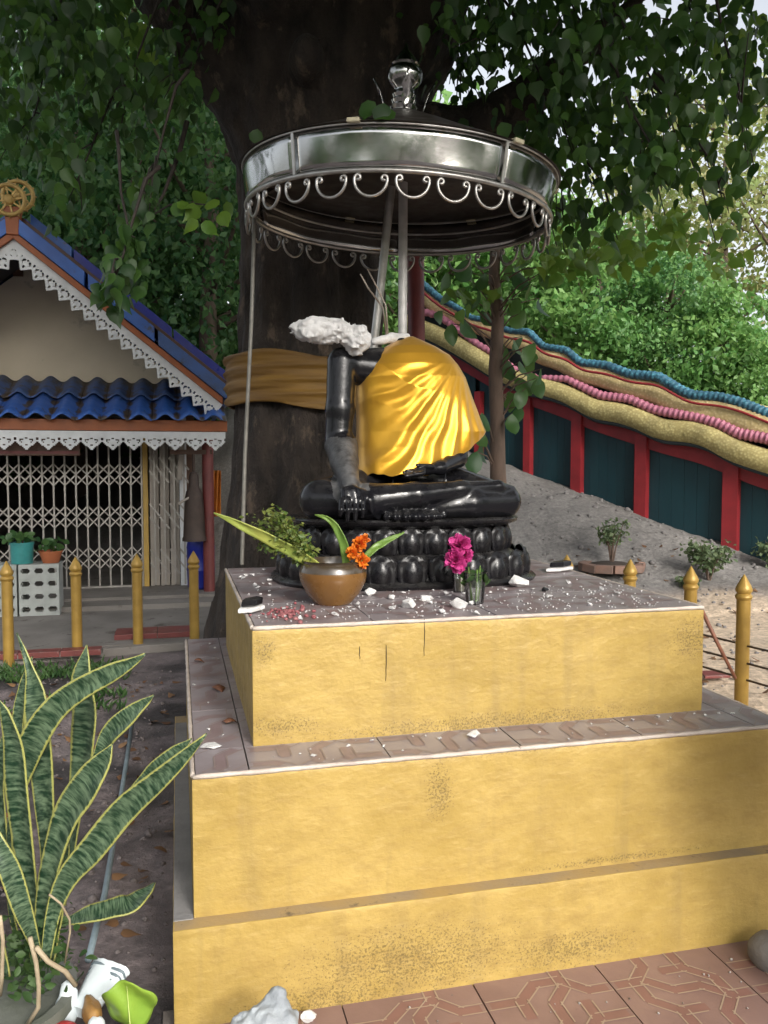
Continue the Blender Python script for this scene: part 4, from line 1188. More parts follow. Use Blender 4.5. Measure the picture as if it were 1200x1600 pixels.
def plant_tree(x, y, d, kind, i, s, label, group, name='forest_tree', zs=1.0):
    p = at(x, y, d); p.z = float(ground_z(p.x, p.y, False))
    e = empty(name, p, label, 'tree', group, rz=random.uniform(0, 6.28)); e.scale = (s, s, s * zs)
    cr, tr = protos[kind][i % len(protos[kind])]
    put('trunk', tr, e, mtx=Matrix.Identity(4)); tag(put('crown', cr, e, mtx=Matrix.Identity(4)), kind='stuff')
    return e
back_spots = [(-9, -13, 1.0), (-4.5, -15, 1.15), (-.5, -14, .95), (3.0, -16, 1.05), (9.5, -10, .95), (12.5, -6, 1.0), (-12, -8, 1.0), (15, -1, 1.1), (-14, -2, 1.1)]
for k, (x, y, s) in enumerate(back_spots):
    e = empty('forest_tree', (x, y, 0), 'leafy green tree across the yard, mirrored in the steel band of the parasol', 'tree', 'trees across the yard', rz=k * 1.3); e.scale = (s, s, s * .72)
    cr, tr = protos['dark'][k % 2]
    put('trunk', tr, e, mtx=Matrix.Identity(4)); tag(put('crown', cr, e, mtx=Matrix.Identity(4)), kind='stuff')
left_spots = [(-120, 14.5, 1.0), (10, 17, 1.2), (130, 15, 1.05), (240, 17.5, 1.2), (330, 14.5, .95), (420, 18, 1.2), (-40, 21, 1.35), (180, 22, 1.3), (345, 23, 1.35)]
LL = ['dark leafy tree beyond the left edge of the hall roof', 'dark leafy tree rising right behind the gold wheels of the hall', 'dark leafy tree behind the upper right roof slope of the hall', 'dark leafy tree behind the lower right roof slope of the hall', 'dark leafy tree close against the left side of the fig trunk', 'dark leafy tree mostly hidden behind the fig trunk',
      'taller dark tree far behind the gold wheels, farthest left', 'taller dark tree far behind the middle of the right roof slope', 'taller dark tree far behind, nearest the fig trunk on its left']
for k, (x, d, s) in enumerate(left_spots):
    plant_tree(x, 800, d, 'dark', k, s, LL[k], 'dark trees behind the hall')
right_spots = [(640, 22, 1.0), (740, 24, 1.05), (830, 21, .80), (930, 19, .74), (1035, 18, .62), (1120, 17, .50), (1215, 16, .46), (880, 27, 1.0), (985, 27, .80), (560, 26, 1.3), (1290, 20, .6), (700, 30, 1.5), (1420, 19, .8), (1560, 20, .9), (1720, 19, 1.0)]
RL = ['bright green tree seen between the parasol tubes and the young tree', 'bright green tree right behind the young tree on the bank', 'bright green tree just right of the young tree, behind the dragon wall', 'bright green tree behind the middle of the dragon wall, second right of the young tree', 'rounded bright green tree third right of the young tree, behind the dragon wall',
      'low bright green tree behind the dragon wall near the right edge', 'lowest bright green tree at the right edge above the dragon wall', 'taller green tree in the second row, directly right of the parasol', 'green tree in the second row behind the rounded tree', 'green tree hidden behind the fig trunk and parasol', 'green tree beyond the right edge behind the dragon wall', 'tallest green tree far behind the parasol rim', 'green tree out of the picture, first right of the dragon wall trees', 'green tree out of the picture, second right of the dragon wall trees', 'green tree out of the picture, farthest right of all']
for k, (x, d, s) in enumerate(right_spots):
    plant_tree(x, 780, d, 'bright', k, s, RL[k], 'green trees behind the dragon wall')
for k, (x, d, s) in enumerate([(1120, 26, 1.05), (1215, 24, 1.1), (1010, 33, 1.2)]):
    plant_tree(x, 780, d, 'pale', k, s, ['tall tree with thin yellowish leaves above the low trees at right', 'tall yellowish tree cut by the right edge of the picture', 'farthest tall yellowish tree, left of the other two'][k], 'tall pale trees at the right')

# ---- young tree on the bank beside the statue
SD = 6.6
sap = empty('young_tree', at(777, 752, SD), 'slim brown young tree with big fresh leaves on the bank beside the statue', 'tree')
MB().tube([at(780, 790, SD), at(778, 740, SD), at(777, 660, SD), at(774, 580, SD), at(778, 500, SD), at(772, 430, SD), at(776, 350, SD), at(770, 250, SD)], [.070, .064, .058, .056, .050, .045, .040, .02], 12).build('trunk', BARK3, sap, smooth=True)
lv = [(706, 520), (690, 500), (730, 478), (722, 510), (752, 500), (700, 470), (745, 462), (810, 480), (830, 455), (842, 480), (820, 500), (800, 440), (760, 440), (735, 440),
      (800, 545), (822, 560), (835, 575), (810, 580), (790, 575), (828, 595), (805, 605), (822, 620), (838, 605), (815, 540), (785, 550), (795, 625), (812, 648), (800, 660), (835, 550), (848, 590),
      (742, 690), (752, 705), (745, 720), (735, 670), (860, 430), (790, 410), (815, 415), (730, 420), (700, 440), (845, 440), (752, 660)]
tws = MB()
YO = []
LEAF_SAP = leaf_mat('sapling_leaf', (0.035, 0.105, 0.035), (0.085, 0.18, 0.045), 0.38, 0.35)
for kk in range(3):
    vv, ff = T_OVAL; vv = vv.copy(); vv[:, 1] += .08 * np.sin(vv[:, 2] * 4 + kk); YO.append(np_mesh('leaf', vv, ff, LEAF_SAP, smooth=True))
for k, (x, y) in enumerate(lv):
    d = SD + random.uniform(-.35, .15)
    p = at(x, y - 14, d)
    leaf_obj(p, rand_rot(1, .5, face=(-.2, -1.0, .4))[0], .17 * random.uniform(.8, 1.25), k, sap, YO)
    s_ = at(776, y + random.uniform(10, 50), SD)
    tws.tube([s_, s_.lerp(p, .5) + Vector((0, 0, .05)), p], [.008, .006, .003], 5)
tag(tws.build('twigs', BARK3, sap), kind='stuff')
# ================================================================== the hall at the left
BLUE = mat('blue_roof_sheet', (0.035, 0.125, 0.44), 0.42, var=(0.026, 0.085, 0.31), vscale=4, rvar=0.1, dirt=(0.055, 0.050, 0.048), dscale=5, dthr=0.60, bump=0.1)
BLUE_OLD = mat('weathered_blue_roof', (0.04, 0.10, 0.30), 0.55, var=(0.04, 0.07, 0.16), vscale=5, dirt=(0.05, 0.042, 0.035), dscale=7, dthr=0.57, bump=0.2)
BLUE_DEEP = mat('deep_blue_ridge', (0.010, 0.022, 0.30), 0.35, var=(0.008, 0.018, 0.20), vscale=5, rvar=0.1)
ORANGE = mat('orange_fascia_paint', (0.33, 0.088, 0.018), 0.5, var=(0.24, 0.065, 0.015), vscale=8, dirt=(0.16, 0.05, 0.02), dscale=12, dthr=0.64)
WHITE = mat('white_lace_paint', (0.66, 0.68, 0.69), 0.55, var=(0.55, 0.57, 0.58), vscale=9, dirt=(0.4, 0.4, 0.36), dscale=15, dthr=0.64)
CREAM = mat('cream_gable_plaster', (0.52, 0.455, 0.345), 0.8, var=(0.46, 0.40, 0.30), vscale=2, bump=0.15, bscale=50, dirt=(0.33, 0.30, 0.24), dscale=3, dthr=0.6)
SLAT = mat('steel_gate_bar', (0.42, 0.40, 0.37), 0.42, metal=0.55, var=(0.30, 0.28, 0.25), vscale=9)
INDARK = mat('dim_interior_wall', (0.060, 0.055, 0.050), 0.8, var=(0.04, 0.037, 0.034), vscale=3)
YELLOWP = mat('yellow_column_paint', (0.52, 0.33, 0.07), 0.5, var=(0.42, 0.27, 0.06), vscale=6)
BROWN = mat('brown_varnished_wood', (0.10, 0.045, 0.022), 0.5, var=(0.06, 0.026, 0.014), vscale=8, stretch=(.3, 1, 3), bump=.2)
REDP = mat('dark_red_paint', (0.17, 0.035, 0.032), 0.5, var=(0.12, 0.026, 0.024), vscale=7, bump=.15)
PANEL = mat('pale_shutter_panel', (0.40, 0.36, 0.31), 0.55, var=(0.32, 0.28, 0.24), vscale=5)
CONC = mat('terrace_concrete', (0.235, 0.215, 0.195), 0.8, var=(0.155, 0.14, 0.125), vscale=2.2, bump=.3, bscale=30, dirt=(0.09, 0.075, 0.06), dscale=4, dthr=.58)
REDTILE = mat('red_step_tile', (0.20, 0.048, 0.044), 0.42, var=(0.14, 0.04, 0.035), vscale=6, dirt=(0.28, 0.22, 0.20), dscale=9, dthr=.6)
GOLDP = mat('gold_post_paint', (0.43, 0.27, 0.06), 0.42, metal=0.25, var=(0.31, 0.19, 0.04), vscale=9, rvar=.1, dirt=(0.13, 0.08, 0.02), dscale=26, dthr=.66)

FZ = 0.10
YG = atZ(130, 919, FZ).y                 # plane of the gate
YE = YG - 1.0                            # front edge of the porch roof
# terrace
t0 = atZ(150, 1000, .03).y
terr = MB().box((-9, atZ(100, 1012, .02).y, -.2), (atZ(345, 1000, .02).x + .6, YG + 7, .02)).build('terrace', CONC)
tag(terr, kind='structure')
yp = atZ(150, 955, .02).y
tag(MB().box((-9, yp, .0), (atZ(300, 940, FZ).x + 1.2, YG + 7, FZ - .03)).box((-9, yp + .35, .0), (atZ(300, 940, FZ).x + 1.0, YG + 6.9, FZ), 0).build('hall_platform', CONC), kind='structure')
kerb = MB(); ya, yb = atZ(0, 1043, .0), atZ(310, 1006, .0)
kerb.bar(ya + Vector((-3, -.25, .0)) , yb + Vector((.1, 0, .0)), .09, .07, up=Vector((0, 0, 1)))
tag(kerb.build('kerb', CONC, bevel=.008), kind='structure')
for (xa, y0_, xb, y1_, lbl) in ((-40, 1034, 160, 1008, 'low dark red tiled step by the leftmost gold posts'), (178, 1001, 312, 975, 'low dark red tiled step in front of the hanging bell')):
    a = atZ(xa, y0_, .02); b_ = atZ(xb, y0_ - (8 if xa > 0 else 14), .02); c = atZ(xb, y1_, .065); d = atZ(xa, y1_ + 4, .065)
    dep = max(.12, c.y - b_.y)
    st = empty('tiled_step', ((a.x + b_.x) / 2, a.y, .02), lbl, 'step', 'red tiled steps')
    n = max(2, int((b_.x - a.x) / .3)); MB().box((a.x, a.y, .02), (b_.x, a.y + dep, .055)).build('step_core', CONC, st)
    w = (b_.x - a.x) / n
    tm = MB().box((-w/2 + .003, -dep/2 - .006, -.036), (w/2 - .003, dep/2, .008)).mesh('step_tile', REDTILE, bevel=.003)
    for k in range(n): put('step_tile', tm, st, world=Matrix.Translation((a.x + (k + .5) * w, a.y + dep/2, .059)))

hall = empty('temple_hall', (atY(18, 400, YG).x, YG, FZ), 'small temple hall with blue roof, cream gable, white lace trim and folding steel gate', 'building')
AX = atY(20, 372, YE).x
apex = atY(20, 372, YE); eave = atY(348, 632, YE)
HW = eave.x - AX
SL = (apex.z - eave.z) / HW                          # roof slope
def roofz(x): return apex.z - abs(x - AX) * SL
# gable wall
zl = atY(100, 596, YG).z
gz = lambda x: roofz(x) - .02
gpoly = [(AX - HW, YG, zl - .35), (AX + HW - .28, YG, zl - .35), (AX + HW - .28, YG, gz(AX + HW - .28)), (AX, YG, gz(AX)), (AX - HW, YG, gz(AX - HW))]
MB().prism(gpoly, (0, .12, 0)).build('gable_wall', CREAM, hall)
MB().box((atY(20, 400, YG).x, YG - .03, atY(27, 432, YG).z), (atY(36, 400, YG).x, YG - .003, atY(27, 396, YG).z)).build('gable_vent', BROWN, hall)
# side wall + back (closed volume), interior
MB().box((AX + HW - .40, YG + .12, FZ), (AX + HW - .28, YG + 6, zl)).build('side_wall', CREAM, hall)
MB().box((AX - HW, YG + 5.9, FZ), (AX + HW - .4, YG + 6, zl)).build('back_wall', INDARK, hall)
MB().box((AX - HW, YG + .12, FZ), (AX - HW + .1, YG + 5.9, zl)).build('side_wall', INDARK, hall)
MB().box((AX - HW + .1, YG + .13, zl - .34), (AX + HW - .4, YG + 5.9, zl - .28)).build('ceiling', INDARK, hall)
# main roof: two stacked tiers of blue sheet, seen along the verge
def slope_slab(name, side, y0, y1, off, th, mt, x0=0.0, x1=1.0, ext=0.0):
    mb = MB(); s = side
    xa, xb = AX + s * HW * x0, AX + s * (HW * x1 + ext)
    za, zb = apex.z - HW * x0 * SL + off, apex.z - (HW * x1 + ext) * SL + off
    mb.prism([(xa, y0, za), (xb, y0, zb), (xb, y0, zb + th), (xa, y0, za + th)], (0, y1 - y0, 0))
    return mb.build(name, mt, hall, bevel=.004)
for s in (-1, 1):
    slope_slab('bargeboard', s, YE + .0, YE + .035, .0, .075, ORANGE, ext=.0)
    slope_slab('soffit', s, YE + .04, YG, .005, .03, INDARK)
    for k in range(3):
        slope_slab('verge_cap', s, YE - .015 - .006 * k, YE + .22, .083 + .004 * (k % 2), .15, BLUE_OLD if k == 2 else BLUE, k / 3 + (.012 if k else .02), (k + 1) / 3 - .006, ext=(.04 if k == 2 else 0))
    slope_slab('roof_sheet', s, YE + .22, YG + 6.2, .13, .03, BLUE, 0.0, 1.0, .1)
    slope_slab('verge_board', s, YE + .10, YE + .6, .245, .045, BROWN, .03, 1.0, .05)
    for k in range(4):
        slope_slab('upper_verge_cap', s, YE + .42 + .006 * (k % 2), YE + .72, .31, .13, BLUE_DEEP if k != 0 else BLUE, k / 4 + (.006 if k else .05), (k + 1) / 4 - .004, ext=(.10 if k == 3 else 0))
    slope_slab('upper_roof_sheet', s, YE + .72, YG + 6.2, .36, .03, BLUE_DEEP, 0, 1, .12)
# pierced white lace boards, cut from sheet
def lace_mesh(name, units, w, h, th=.012, res=16, top=.30, gable=False):
    """a board with zigzag lower edge and rows of pierced leaves; runs +x, hangs -z"""
    nx, nz = units * res, int(res * h / w); mb = MB(); vid = {}
    def solid(i, j):
        u = (i + .5) / res % 1.0; vz = (j + .5) / nz
        edge = 1.0 - abs(u - .5) * 2 * .42
        if vz > edge: return False
        if vz < top: return True
        du = abs(u - .5)
        # pierced: a pair of curls, a dot and a diamond per unit
        y = (vz - top) / (1 - top)
        if (du - .20) ** 2 / .0105 + (y - .30) ** 2 / .030 < 1 and not ((du - .17) ** 2 / .003 + (y - .36) ** 2 / .012 < 1): return False
        if du ** 2 / .0032 + (y - .62) ** 2 / .012 < 1: return False
        if (du - .5) ** 2 / .0036 + (y - .14) ** 2 / .012 < 1: return False
        if du ** 2 / .002 + (y - .12) ** 2 / .006 < 1: return False
        return True
    G = [[solid(i, j) for j in range(nz)] for i in range(nx)]
    def V(i, j, k):
        key = (i, j, k)
        if key not in vid:
            vid[key] = len(mb.v); mb.v.append((i * w / res, 0 if k == 0 else th, -j * h / nz))
        return vid[key]
    def F(*q): mb.f.append(q); mb.m.append(0)
    for i in range(nx):
        for j in range(nz):
            if not G[i][j]: continue
            F(V(i, j, 0), V(i, j+1, 0), V(i+1, j+1, 0), V(i+1, j, 0)); F(V(i, j, 1), V(i+1, j, 1), V(i+1, j+1, 1), V(i, j+1, 1))
            if i == 0 or not G[i-1][j]: F(V(i, j, 0), V(i, j, 1), V(i, j+1, 1), V(i, j+1, 0))
            if i == nx-1 or not G[i+1][j]: F(V(i+1, j, 0), V(i+1, j+1, 0), V(i+1, j+1, 1), V(i+1, j, 1))
            if j == 0 or not G[i][j-1]: F(V(i, j, 0), V(i+1, j, 0), V(i+1, j, 1), V(i, j, 1))
            if j == nz-1 or not G[i][j+1]: F(V(i, j+1, 0), V(i, j+1, 1), V(i+1, j+1, 1), V(i+1, j+1, 0))
    return mb.mesh(name, WHITE, fix=False)
slen = math.hypot(HW, apex.z - eave.z); ang = math.atan2(apex.z - eave.z, HW)
nu_ = 17; uw = slen / nu_
lm = lace_mesh('lace_board', nu_, uw, .205)
put('lace_board', lm, hall, world=Matrix.Translation((AX, YE + .042, apex.z)) @ Matrix.Rotation(ang, 4, 'Y'))
put('lace_board', lm, hall, world=Matrix.Translation((AX, YE + .055, apex.z)) @ Matrix.Rotation(math.pi, 4, 'Z') @ Matrix.Rotation(ang, 4, 'Y'))
# finial post and twin wheels
MB().prism([(AX - .055, YE - .02, apex.z + .03), (AX + .055, YE - .02, apex.z + .03), (AX + .065, YE - .02, apex.z + .20), (AX + .085, YE - .02, apex.z + .30), (AX - .085, YE - .02, apex.z + .30), (AX - .065, YE - .02, apex.z + .20)], (0, .12, 0)).build('finial_post', ORANGE, hall, bevel=.006)
GOLDW = mat('gold_wheel', (0.50, 0.33, 0.10), 0.45, metal=.3, var=(0.36, 0.24, 0.08), vscale=14, bump=.2)
for (px_, py_, dy) in ((14, 312, -.03), (28, 306, .22)):
    c = atY(px_, py_, YE + dy); R0 = .142
    wh = MB().tube([Vector((c.x + R0 * math.cos(t * math.pi / 16), c.y, c.z + R0 * math.sin(t * math.pi / 16))) for t in range(32)], .022, 8, closed=True, upv=(0, 1, 0)).build('wheel', GOLDW, hall, smooth=True)
    for k in range(12):
        t = math.pi / 6 * k; d_ = Vector((math.cos(t), 0, math.sin(t)))
        MB().tube([c + d_ * (R0 + .015), c + d_ * (R0 + .035)], [.013, .004], 6).build('wheel_knob', GOLDW, wh)
    for k in range(8):
        t = math.pi / 4 * k + .2; d_ = Vector((math.cos(t), 0, math.sin(t)))
        MB().bar(c + d_ * .03, c + d_ * (R0 - .01), .016, .014, up=Vector((0, 1, 0))).build('spoke', GOLDW, wh)
    MB().lathe([(.0, -.03), (.045, -.025), (.05, .02), (.03, .03), (0, .034)], 14, M=Matrix.Translation(c) @ Matrix.Rotation(math.pi / 2, 4, 'X')).build('hub', GOLDW, wh, smooth=True)
# porch roof of corrugated sheets in two courses
rb = atY(100, 600, YG); rf = atY(100, 652, YE - .05)
XR = atY(352, 650, YE).x
cw = .245
def corr_mesh(name, L_, mt):
    n = 14; P = np.zeros((n + 1, 5, 3))
    for i in range(n + 1):
        u = i / n
        for j in range(5):
            P[i, j] = (u * cw * 1.03, -L_ * j / 4, .066 * (0.5 - 0.5 * math.cos(2 * math.pi * u)) ** 1.25)
    return grid_mesh(name, P, mt)
slope_v = Vector((0, rf.y - rb.y, rf.z - rb.z)); LR = slope_v.length; pit = math.atan2(rb.z - rf.z, rb.y - rf.y)
def valley_dirt(m):
    # dead leaves and dirt settle in the troughs of the sheets
    N, L = m.node_tree.nodes, m.node_tree.links; b = N['Principled BSDF']; src = b.inputs['Base Color'].links[0].from_socket
    tc = N.new('ShaderNodeTexCoord'); sp = N.new('ShaderNodeSeparateXYZ'); L.new(tc.outputs['Object'], sp.inputs[0])
    g = N.new('ShaderNodeNewGeometry'); n = N.new('ShaderNodeTexNoise'); n.inputs['Scale'].default_value = 7; n.inputs['Detail'].default_value = 7; L.new(g.outputs['Position'], n.inputs['Vector'])
    low = ramp2(N, L, sp.outputs[2], .0, .045, .34, -.12); ad = N.new('ShaderNodeMath'); ad.operation = 'ADD'; L.new(low, ad.inputs[0]); L.new(n.outputs['Fac'], ad.inputs[1])
    x = N.new('ShaderNodeMix'); x.data_type = 'RGBA'; x.inputs[7].default_value = (0.052, 0.036, 0.026, 1); L.new(src, x.inputs[6]); L.new(ramp2(N, L, ad.outputs[0], .62, .72, 0, 1), x.inputs[0]); L.new(x.outputs[2], b.inputs['Base Color'])
BLUE_T = BLUE.copy(); BLUE_T.name = 'blue_roof_tile'; BLUE_OT = BLUE_OLD.copy(); BLUE_OT.name = 'old_blue_roof_tile'
valley_dirt(BLUE_T); valley_dirt(BLUE_OT)
cA, cB, cC = corr_mesh('roof_tile', LR * .52, BLUE_OT), corr_mesh('roof_tile', LR * .58, BLUE_T), corr_mesh('roof_tile', LR * .58, BLUE_OLD)
ncol = int((XR - (AX - HW)) / cw)
for i in range(ncol):
    x = XR - (i + 1) * cw
    for row in (0, 1):
        p = Vector((x, rb.y, rb.z)) + slope_v * (.0 if row == 0 else .46) + Vector((0, 0, .014 if row == 0 else -.012))
        o = put('roof_tile', cA if row == 0 else (cB if i % 5 != 3 else cB), hall, world=Matrix.Translation(p) @ Matrix.Rotation(pit + random.uniform(-.008, .008), 4, 'X') @ Matrix.Rotation(random.uniform(-.01, .01), 4, 'Z'))
        solidify(o, .010, -1)
MB().box((AX - HW, YE + .02, rf.z - .125), (XR + .02, YE + .055, rf.z - .012)).build('fascia_board', ORANGE, hall, bevel=.004)
lw = .205; zlace = rf.z - .13
nl = int((XR - AX + .6) / lw)
put('lace_board', lace_mesh('lace_board', nl, lw, .19, top=.32), hall, world=Matrix.Translation((XR - nl * lw, YE + .03, zlace)))
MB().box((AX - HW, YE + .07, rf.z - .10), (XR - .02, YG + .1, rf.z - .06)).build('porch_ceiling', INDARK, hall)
# folding lattice gate
x_a, x_b = AX - HW + .2, atY(222, 800, YG).x
zt_ = atY(130, 690, YG).z + .25
bars_dx = .118; n = int((x_b - x_a) / bars_dx)
bm_ = MB().box((-.009, -.012, 0), (.009, .012, zt_ - FZ - .02)).mesh('gate_bar', SLAT)
for i in range(n + 1): put('gate_bar', bm_, hall, world=Matrix.Translation((x_b - i * bars_dx, YG + .02, FZ + .015)))
for zc_ in (atY(130, 742, YG).z, atY(130, 808, YG).z, atY(130, 873, YG).z):
    for dz_ in (0, 1):
        mb = MB()
        for i in range(n):
            xx = x_b - (i + 1) * bars_dx
            for lvl in (-.5, .5):
                z0_ = zc_ + lvl * .12
                a_, b__ = (xx, z0_ - .06), (xx + bars_dx, z0_ + .06)
                if dz_: a_, b__ = (xx, z0_ + .06), (xx + bars_dx, z0_ - .06)
                mb.bar((a_[0], YG - .002 + dz_ * .046, a_[1]), (b__[0], YG - .002 + dz_ * .046, b__[1]), .004, .015, up=Vector((0, 0, 1)))
        mb.build('gate_lattice', SLAT, hall)
MB().box((x_a, YG - .03, FZ), (x_b + .02, YG + .06, FZ + .02)).build('gate_track', SLAT, hall)
MB().box((x_a, YG - .03, zt_ - .02), (x_b + .02, YG + .06, zt_ + .04)).build('gate_track', SLAT, hall)
# wall right of the gate: yellow jamb, pale shutters, white corner board
xj0, xj1 = atY(224, 800, YG).x, atY(232, 800, YG).x
MB().box((xj0, YG - .04, FZ), (xj1, YG + .08, zt_ + .1)).build('door_jamb', YELLOWP, hall, bevel=.006)
xs0, xs1 = xj1 + .01, atY(281, 800, YG).x
ns = 6; w = (xs1 - xs0) / ns
pm = MB().box((.006, 0, 0), (w - .006, .03, zt_ - FZ)).mesh('shutter_leaf', PANEL, bevel=.006)
for k in range(ns): put('shutter_leaf', pm, hall, world=Matrix.Translation((xs0 + k * w, YG - .01 + (.025 if k % 2 else 0), FZ)))
for k in range(4): put('gate_bar', bm_, hall, world=Matrix.Translation((xs0 + .06 + k * .11, YG - .04, FZ + .015)))
for zc_ in (atY(130, 735, YG).z, atY(130, 808, YG).z, atY(130, 880, YG).z):
    mb = MB()
    for k in range(4):
        for lvl in (-.5, .5):
            mb.bar((xs0 + .06 + (k - .5) * .11, YG - .060, zc_ + lvl * .15 + .07), (xs0 + .06 + (k + .5) * .11, YG - .060, zc_ + lvl * .15 - .07), .004, .02)
    mb.build('gate_lattice', SLAT, hall)
MB().box((xs1 + .0, YG - .05, FZ), (atY(292, 800, YG).x, YG + .1, zt_ + .15)).build('corner_board', WHITE, hall, bevel=.005)
MB().box((atY(292, 800, YG).x + .003, YG + .0, FZ), (AX + HW - .28, YG + .11, zl - .36)).build('front_wall', BROWN, hall)
MB().bar(atY(284, 690, YG - .2), atY(281, 750, YG - .2), .05, .14, up=Vector((0, 1, 0))).build('bracket', PANEL, hall)
# board hanging under the porch
sb = empty('wooden_board', atY(60, 715, YE + .25), 'long brown wooden board hanging under the porch lace of the hall', 'board')
MB().box((-.9, 0, 0), (0.0, .03, .26)).build('plank', BROWN, sb, mtx=Matrix.Translation(Vector((atY(125, 705, YE + .25).x, YE + .25, atY(60, 712, YE + .25).z)) - Vector(sb.location)), bevel=.005)
MB().box((-.9, -.008, .02), (-.01, -.002, .05)).build('plank_edge', REDP, sb, mtx=Matrix.Translation(Vector((atY(125, 705, YE + .25).x, YE + .25, atY(60, 712, YE + .25).z)) - Vector(sb.location)))

# ---- dark red post, hanging bell, blue drum, orange cloth beside the hall
YB = YG - .55
pz = atZ(326, 930, .03)
tag(MB().tube([Vector((atY(327, 900, YB).x, YB, -.05)), Vector((atY(324, 690, YB).x, YB, rf.z - .10))], .062, 14).build('red_post', REDP, smooth=True, auto=40), 'dark red round post beside the hanging bell at the corner of the hall', 'post')
BRONZE = mat('old_bronze', (0.05, 0.036, 0.03), 0.55, metal=.4, var=(0.075, 0.052, 0.042), vscale=10, bump=.3, bscale=30)
bc = atY(304, 845, YB - .05); tp = atY(304, 738, YB - .05); hB = tp.z - bc.z; rB = (atY(322, 845, YB).x - atY(286, 845, YB).x) / 2
bell = empty('hanging_bell', bc, 'old bronze bell hanging beside the dark red post at the hall corner', 'bell')
MB().lathe([(rB * .9, 0.0), (rB * 1.06, .0), (rB * 1.06, .03), (rB * .97, .05), (rB * .92, hB * .25), (rB * .86, hB * .45), (rB * .80, hB * .62), (rB * .68, hB * .72), (rB * .45, hB * .78), (rB * .42, hB * .95), (rB * .30, hB), (0, hB * 1.01)], 24).build('bell_body', BRONZE, bell, mtx=Matrix.Identity(4), smooth=True, auto=40)
MB().tube([Vector((0, 0, hB)), Vector((0, 0, hB + .20))], .016, 8).build('hanger', BRONZE, bell, mtx=Matrix.Identity(4))
MB().tube([Vector((-.02, -.05, hB * .66)), Vector((-.17, -.12, hB * .55))], [.012, .016], 7).build('striker', PANEL, bell, mtx=Matrix.Identity(4))
MB().bar(bc + Vector((-.25, 0, hB + .22)), bc + Vector((.2, .02, hB + .22)), .05, .05).build('beam', BROWN, bell)
dr = Vector((atY(314, 880, YG - .3).x, YG - .3, FZ))
drum = empty('plastic_drum', dr, 'blue plastic drum half hidden behind the red post', 'drum')
MB().lathe([(.13, 0), (.15, .02), (.155, .2), (.16, .21), (.155, .22), (.155, .45), (.16, .46), (.14, .55), (.06, .56), (0, .56)], 20).build('drum_body', BLUE_DEEP, drum, mtx=Matrix.Identity(4), smooth=True, auto=40)
OCLOTH = mat('bright_orange_cloth', (0.62, 0.22, 0.03), 0.7, var=(0.5, 0.16, 0.02), vscale=9, transl=.2)
Pc = np.zeros((16, 12, 3))
for i in range(16):
    for j in range(12):
        p = atY(329 + 16 * i / 15, 735 + 72 * j / 11, YG + .3); Pc[i, j] = (p.x, p.y + .03 * math.sin(i * 1.1 + j * .2), p.z)
oc = put('orange_cloth', grid_mesh('orange_cloth', Pc, OCLOTH)); solidify(oc, .004)
tag(oc, 'bright orange cloth hanging between the red post and the fig trunk', 'cloth')

# ---- pierced cement block with plant pots at the far left
BLK = mat('pale_cement_block', (0.40, 0.42, 0.40), 0.75, var=(0.30, 0.32, 0.30), vscale=6, bump=.2, dirt=(0.17, 0.17, 0.15), dscale=8, dthr=.62)
bl = atZ(62, 962, .02)
def vent_block(w, h, dep, cols, rws):
    mb = MB(); nx, nz = cols * 12, rws * 10; 
    def solid(i, j):
        u = (i + .5) / 12 % 1; v_ = (j + .5) / 10 % 1
        return not (abs(u - .5) < .36 and abs(v_ - .5) < .20 and (abs(u - .5) < .28 or abs(v_ - .5) < .12))
    vid = {}
    def V(i, j, k):
        key = (i, j, k)
        if key not in vid: vid[key] = len(mb.v); mb.v.append((i * w / nx - w / 2, k * .05, j * h / nz))
        return vid[key]
    G = [[solid(i, j) for j in range(nz)] for i in range(nx)]
    def F(*q): mb.f.append(q); mb.m.append(0)
    for i in range(nx):
        for j in range(nz):
            if not G[i][j]: continue
            F(V(i, j, 0), V(i+1, j, 0), V(i+1, j+1, 0), V(i, j+1, 0)); F(V(i, j, 1), V(i, j+1, 1), V(i+1, j+1, 1), V(i+1, j, 1))
            if i == 0 or not G[i-1][j]: F(V(i, j, 0), V(i, j+1, 0), V(i, j+1, 1), V(i, j, 1))
            if i == nx-1 or not G[i+1][j]: F(V(i+1, j, 0), V(i+1, j, 1), V(i+1, j+1, 1), V(i+1, j+1, 0))
            if j == 0 or not G[i][j-1]: F(V(i, j, 0), V(i, j, 1), V(i+1, j, 1), V(i+1, j, 0))
            if j == nz-1 or not G[i][j+1]: F(V(i, j+1, 0), V(i+1, j+1, 0), V(i+1, j+1, 1), V(i, j+1, 1))
    mb.box((-w/2, .0505, 0), (w/2, .30, h * .06)); mb.box((-w/2, .0505, h * .94), (w/2, .30, h)); mb.box((-w/2, .0505, h * .06), (-w/2 + .03, .30, h * .94)); mb.box((w/2 - .03, .0505, h * .06), (w/2, .30, h * .94))
    return mb.mesh('vent_block', BLK, fix=False)
hb = atY(62, 882, bl.y).z - .02; wb_ = (atY(99, 900, bl.y).x - atY(36, 900, bl.y).x)
vb = vent_block(wb_, hb, .3, 3, 4)
for k, lbl in ((0, 'pale pierced cement block carrying a small orange pot'), (1, 'pale pierced cement block carrying a teal pot at the left edge')):
    tag(put('vent_block', vb, world=Matrix.Translation((bl.x - k * (wb_ + .02), bl.y + .01 * k, .02))), lbl, 'cement block', 'pierced cement blocks')
TEAL = mat('teal_glazed_pot', (0.05, 0.28, 0.27), 0.3, var=(0.035, 0.20, 0.20), vscale=9)
TERRA = mat('terracotta', (0.42, 0.13, 0.05), 0.7, var=(0.32, 0.10, 0.04), vscale=9)
SOILM = mat('pot_soil', (0.05, 0.038, 0.03), 0.9, bump=.5)
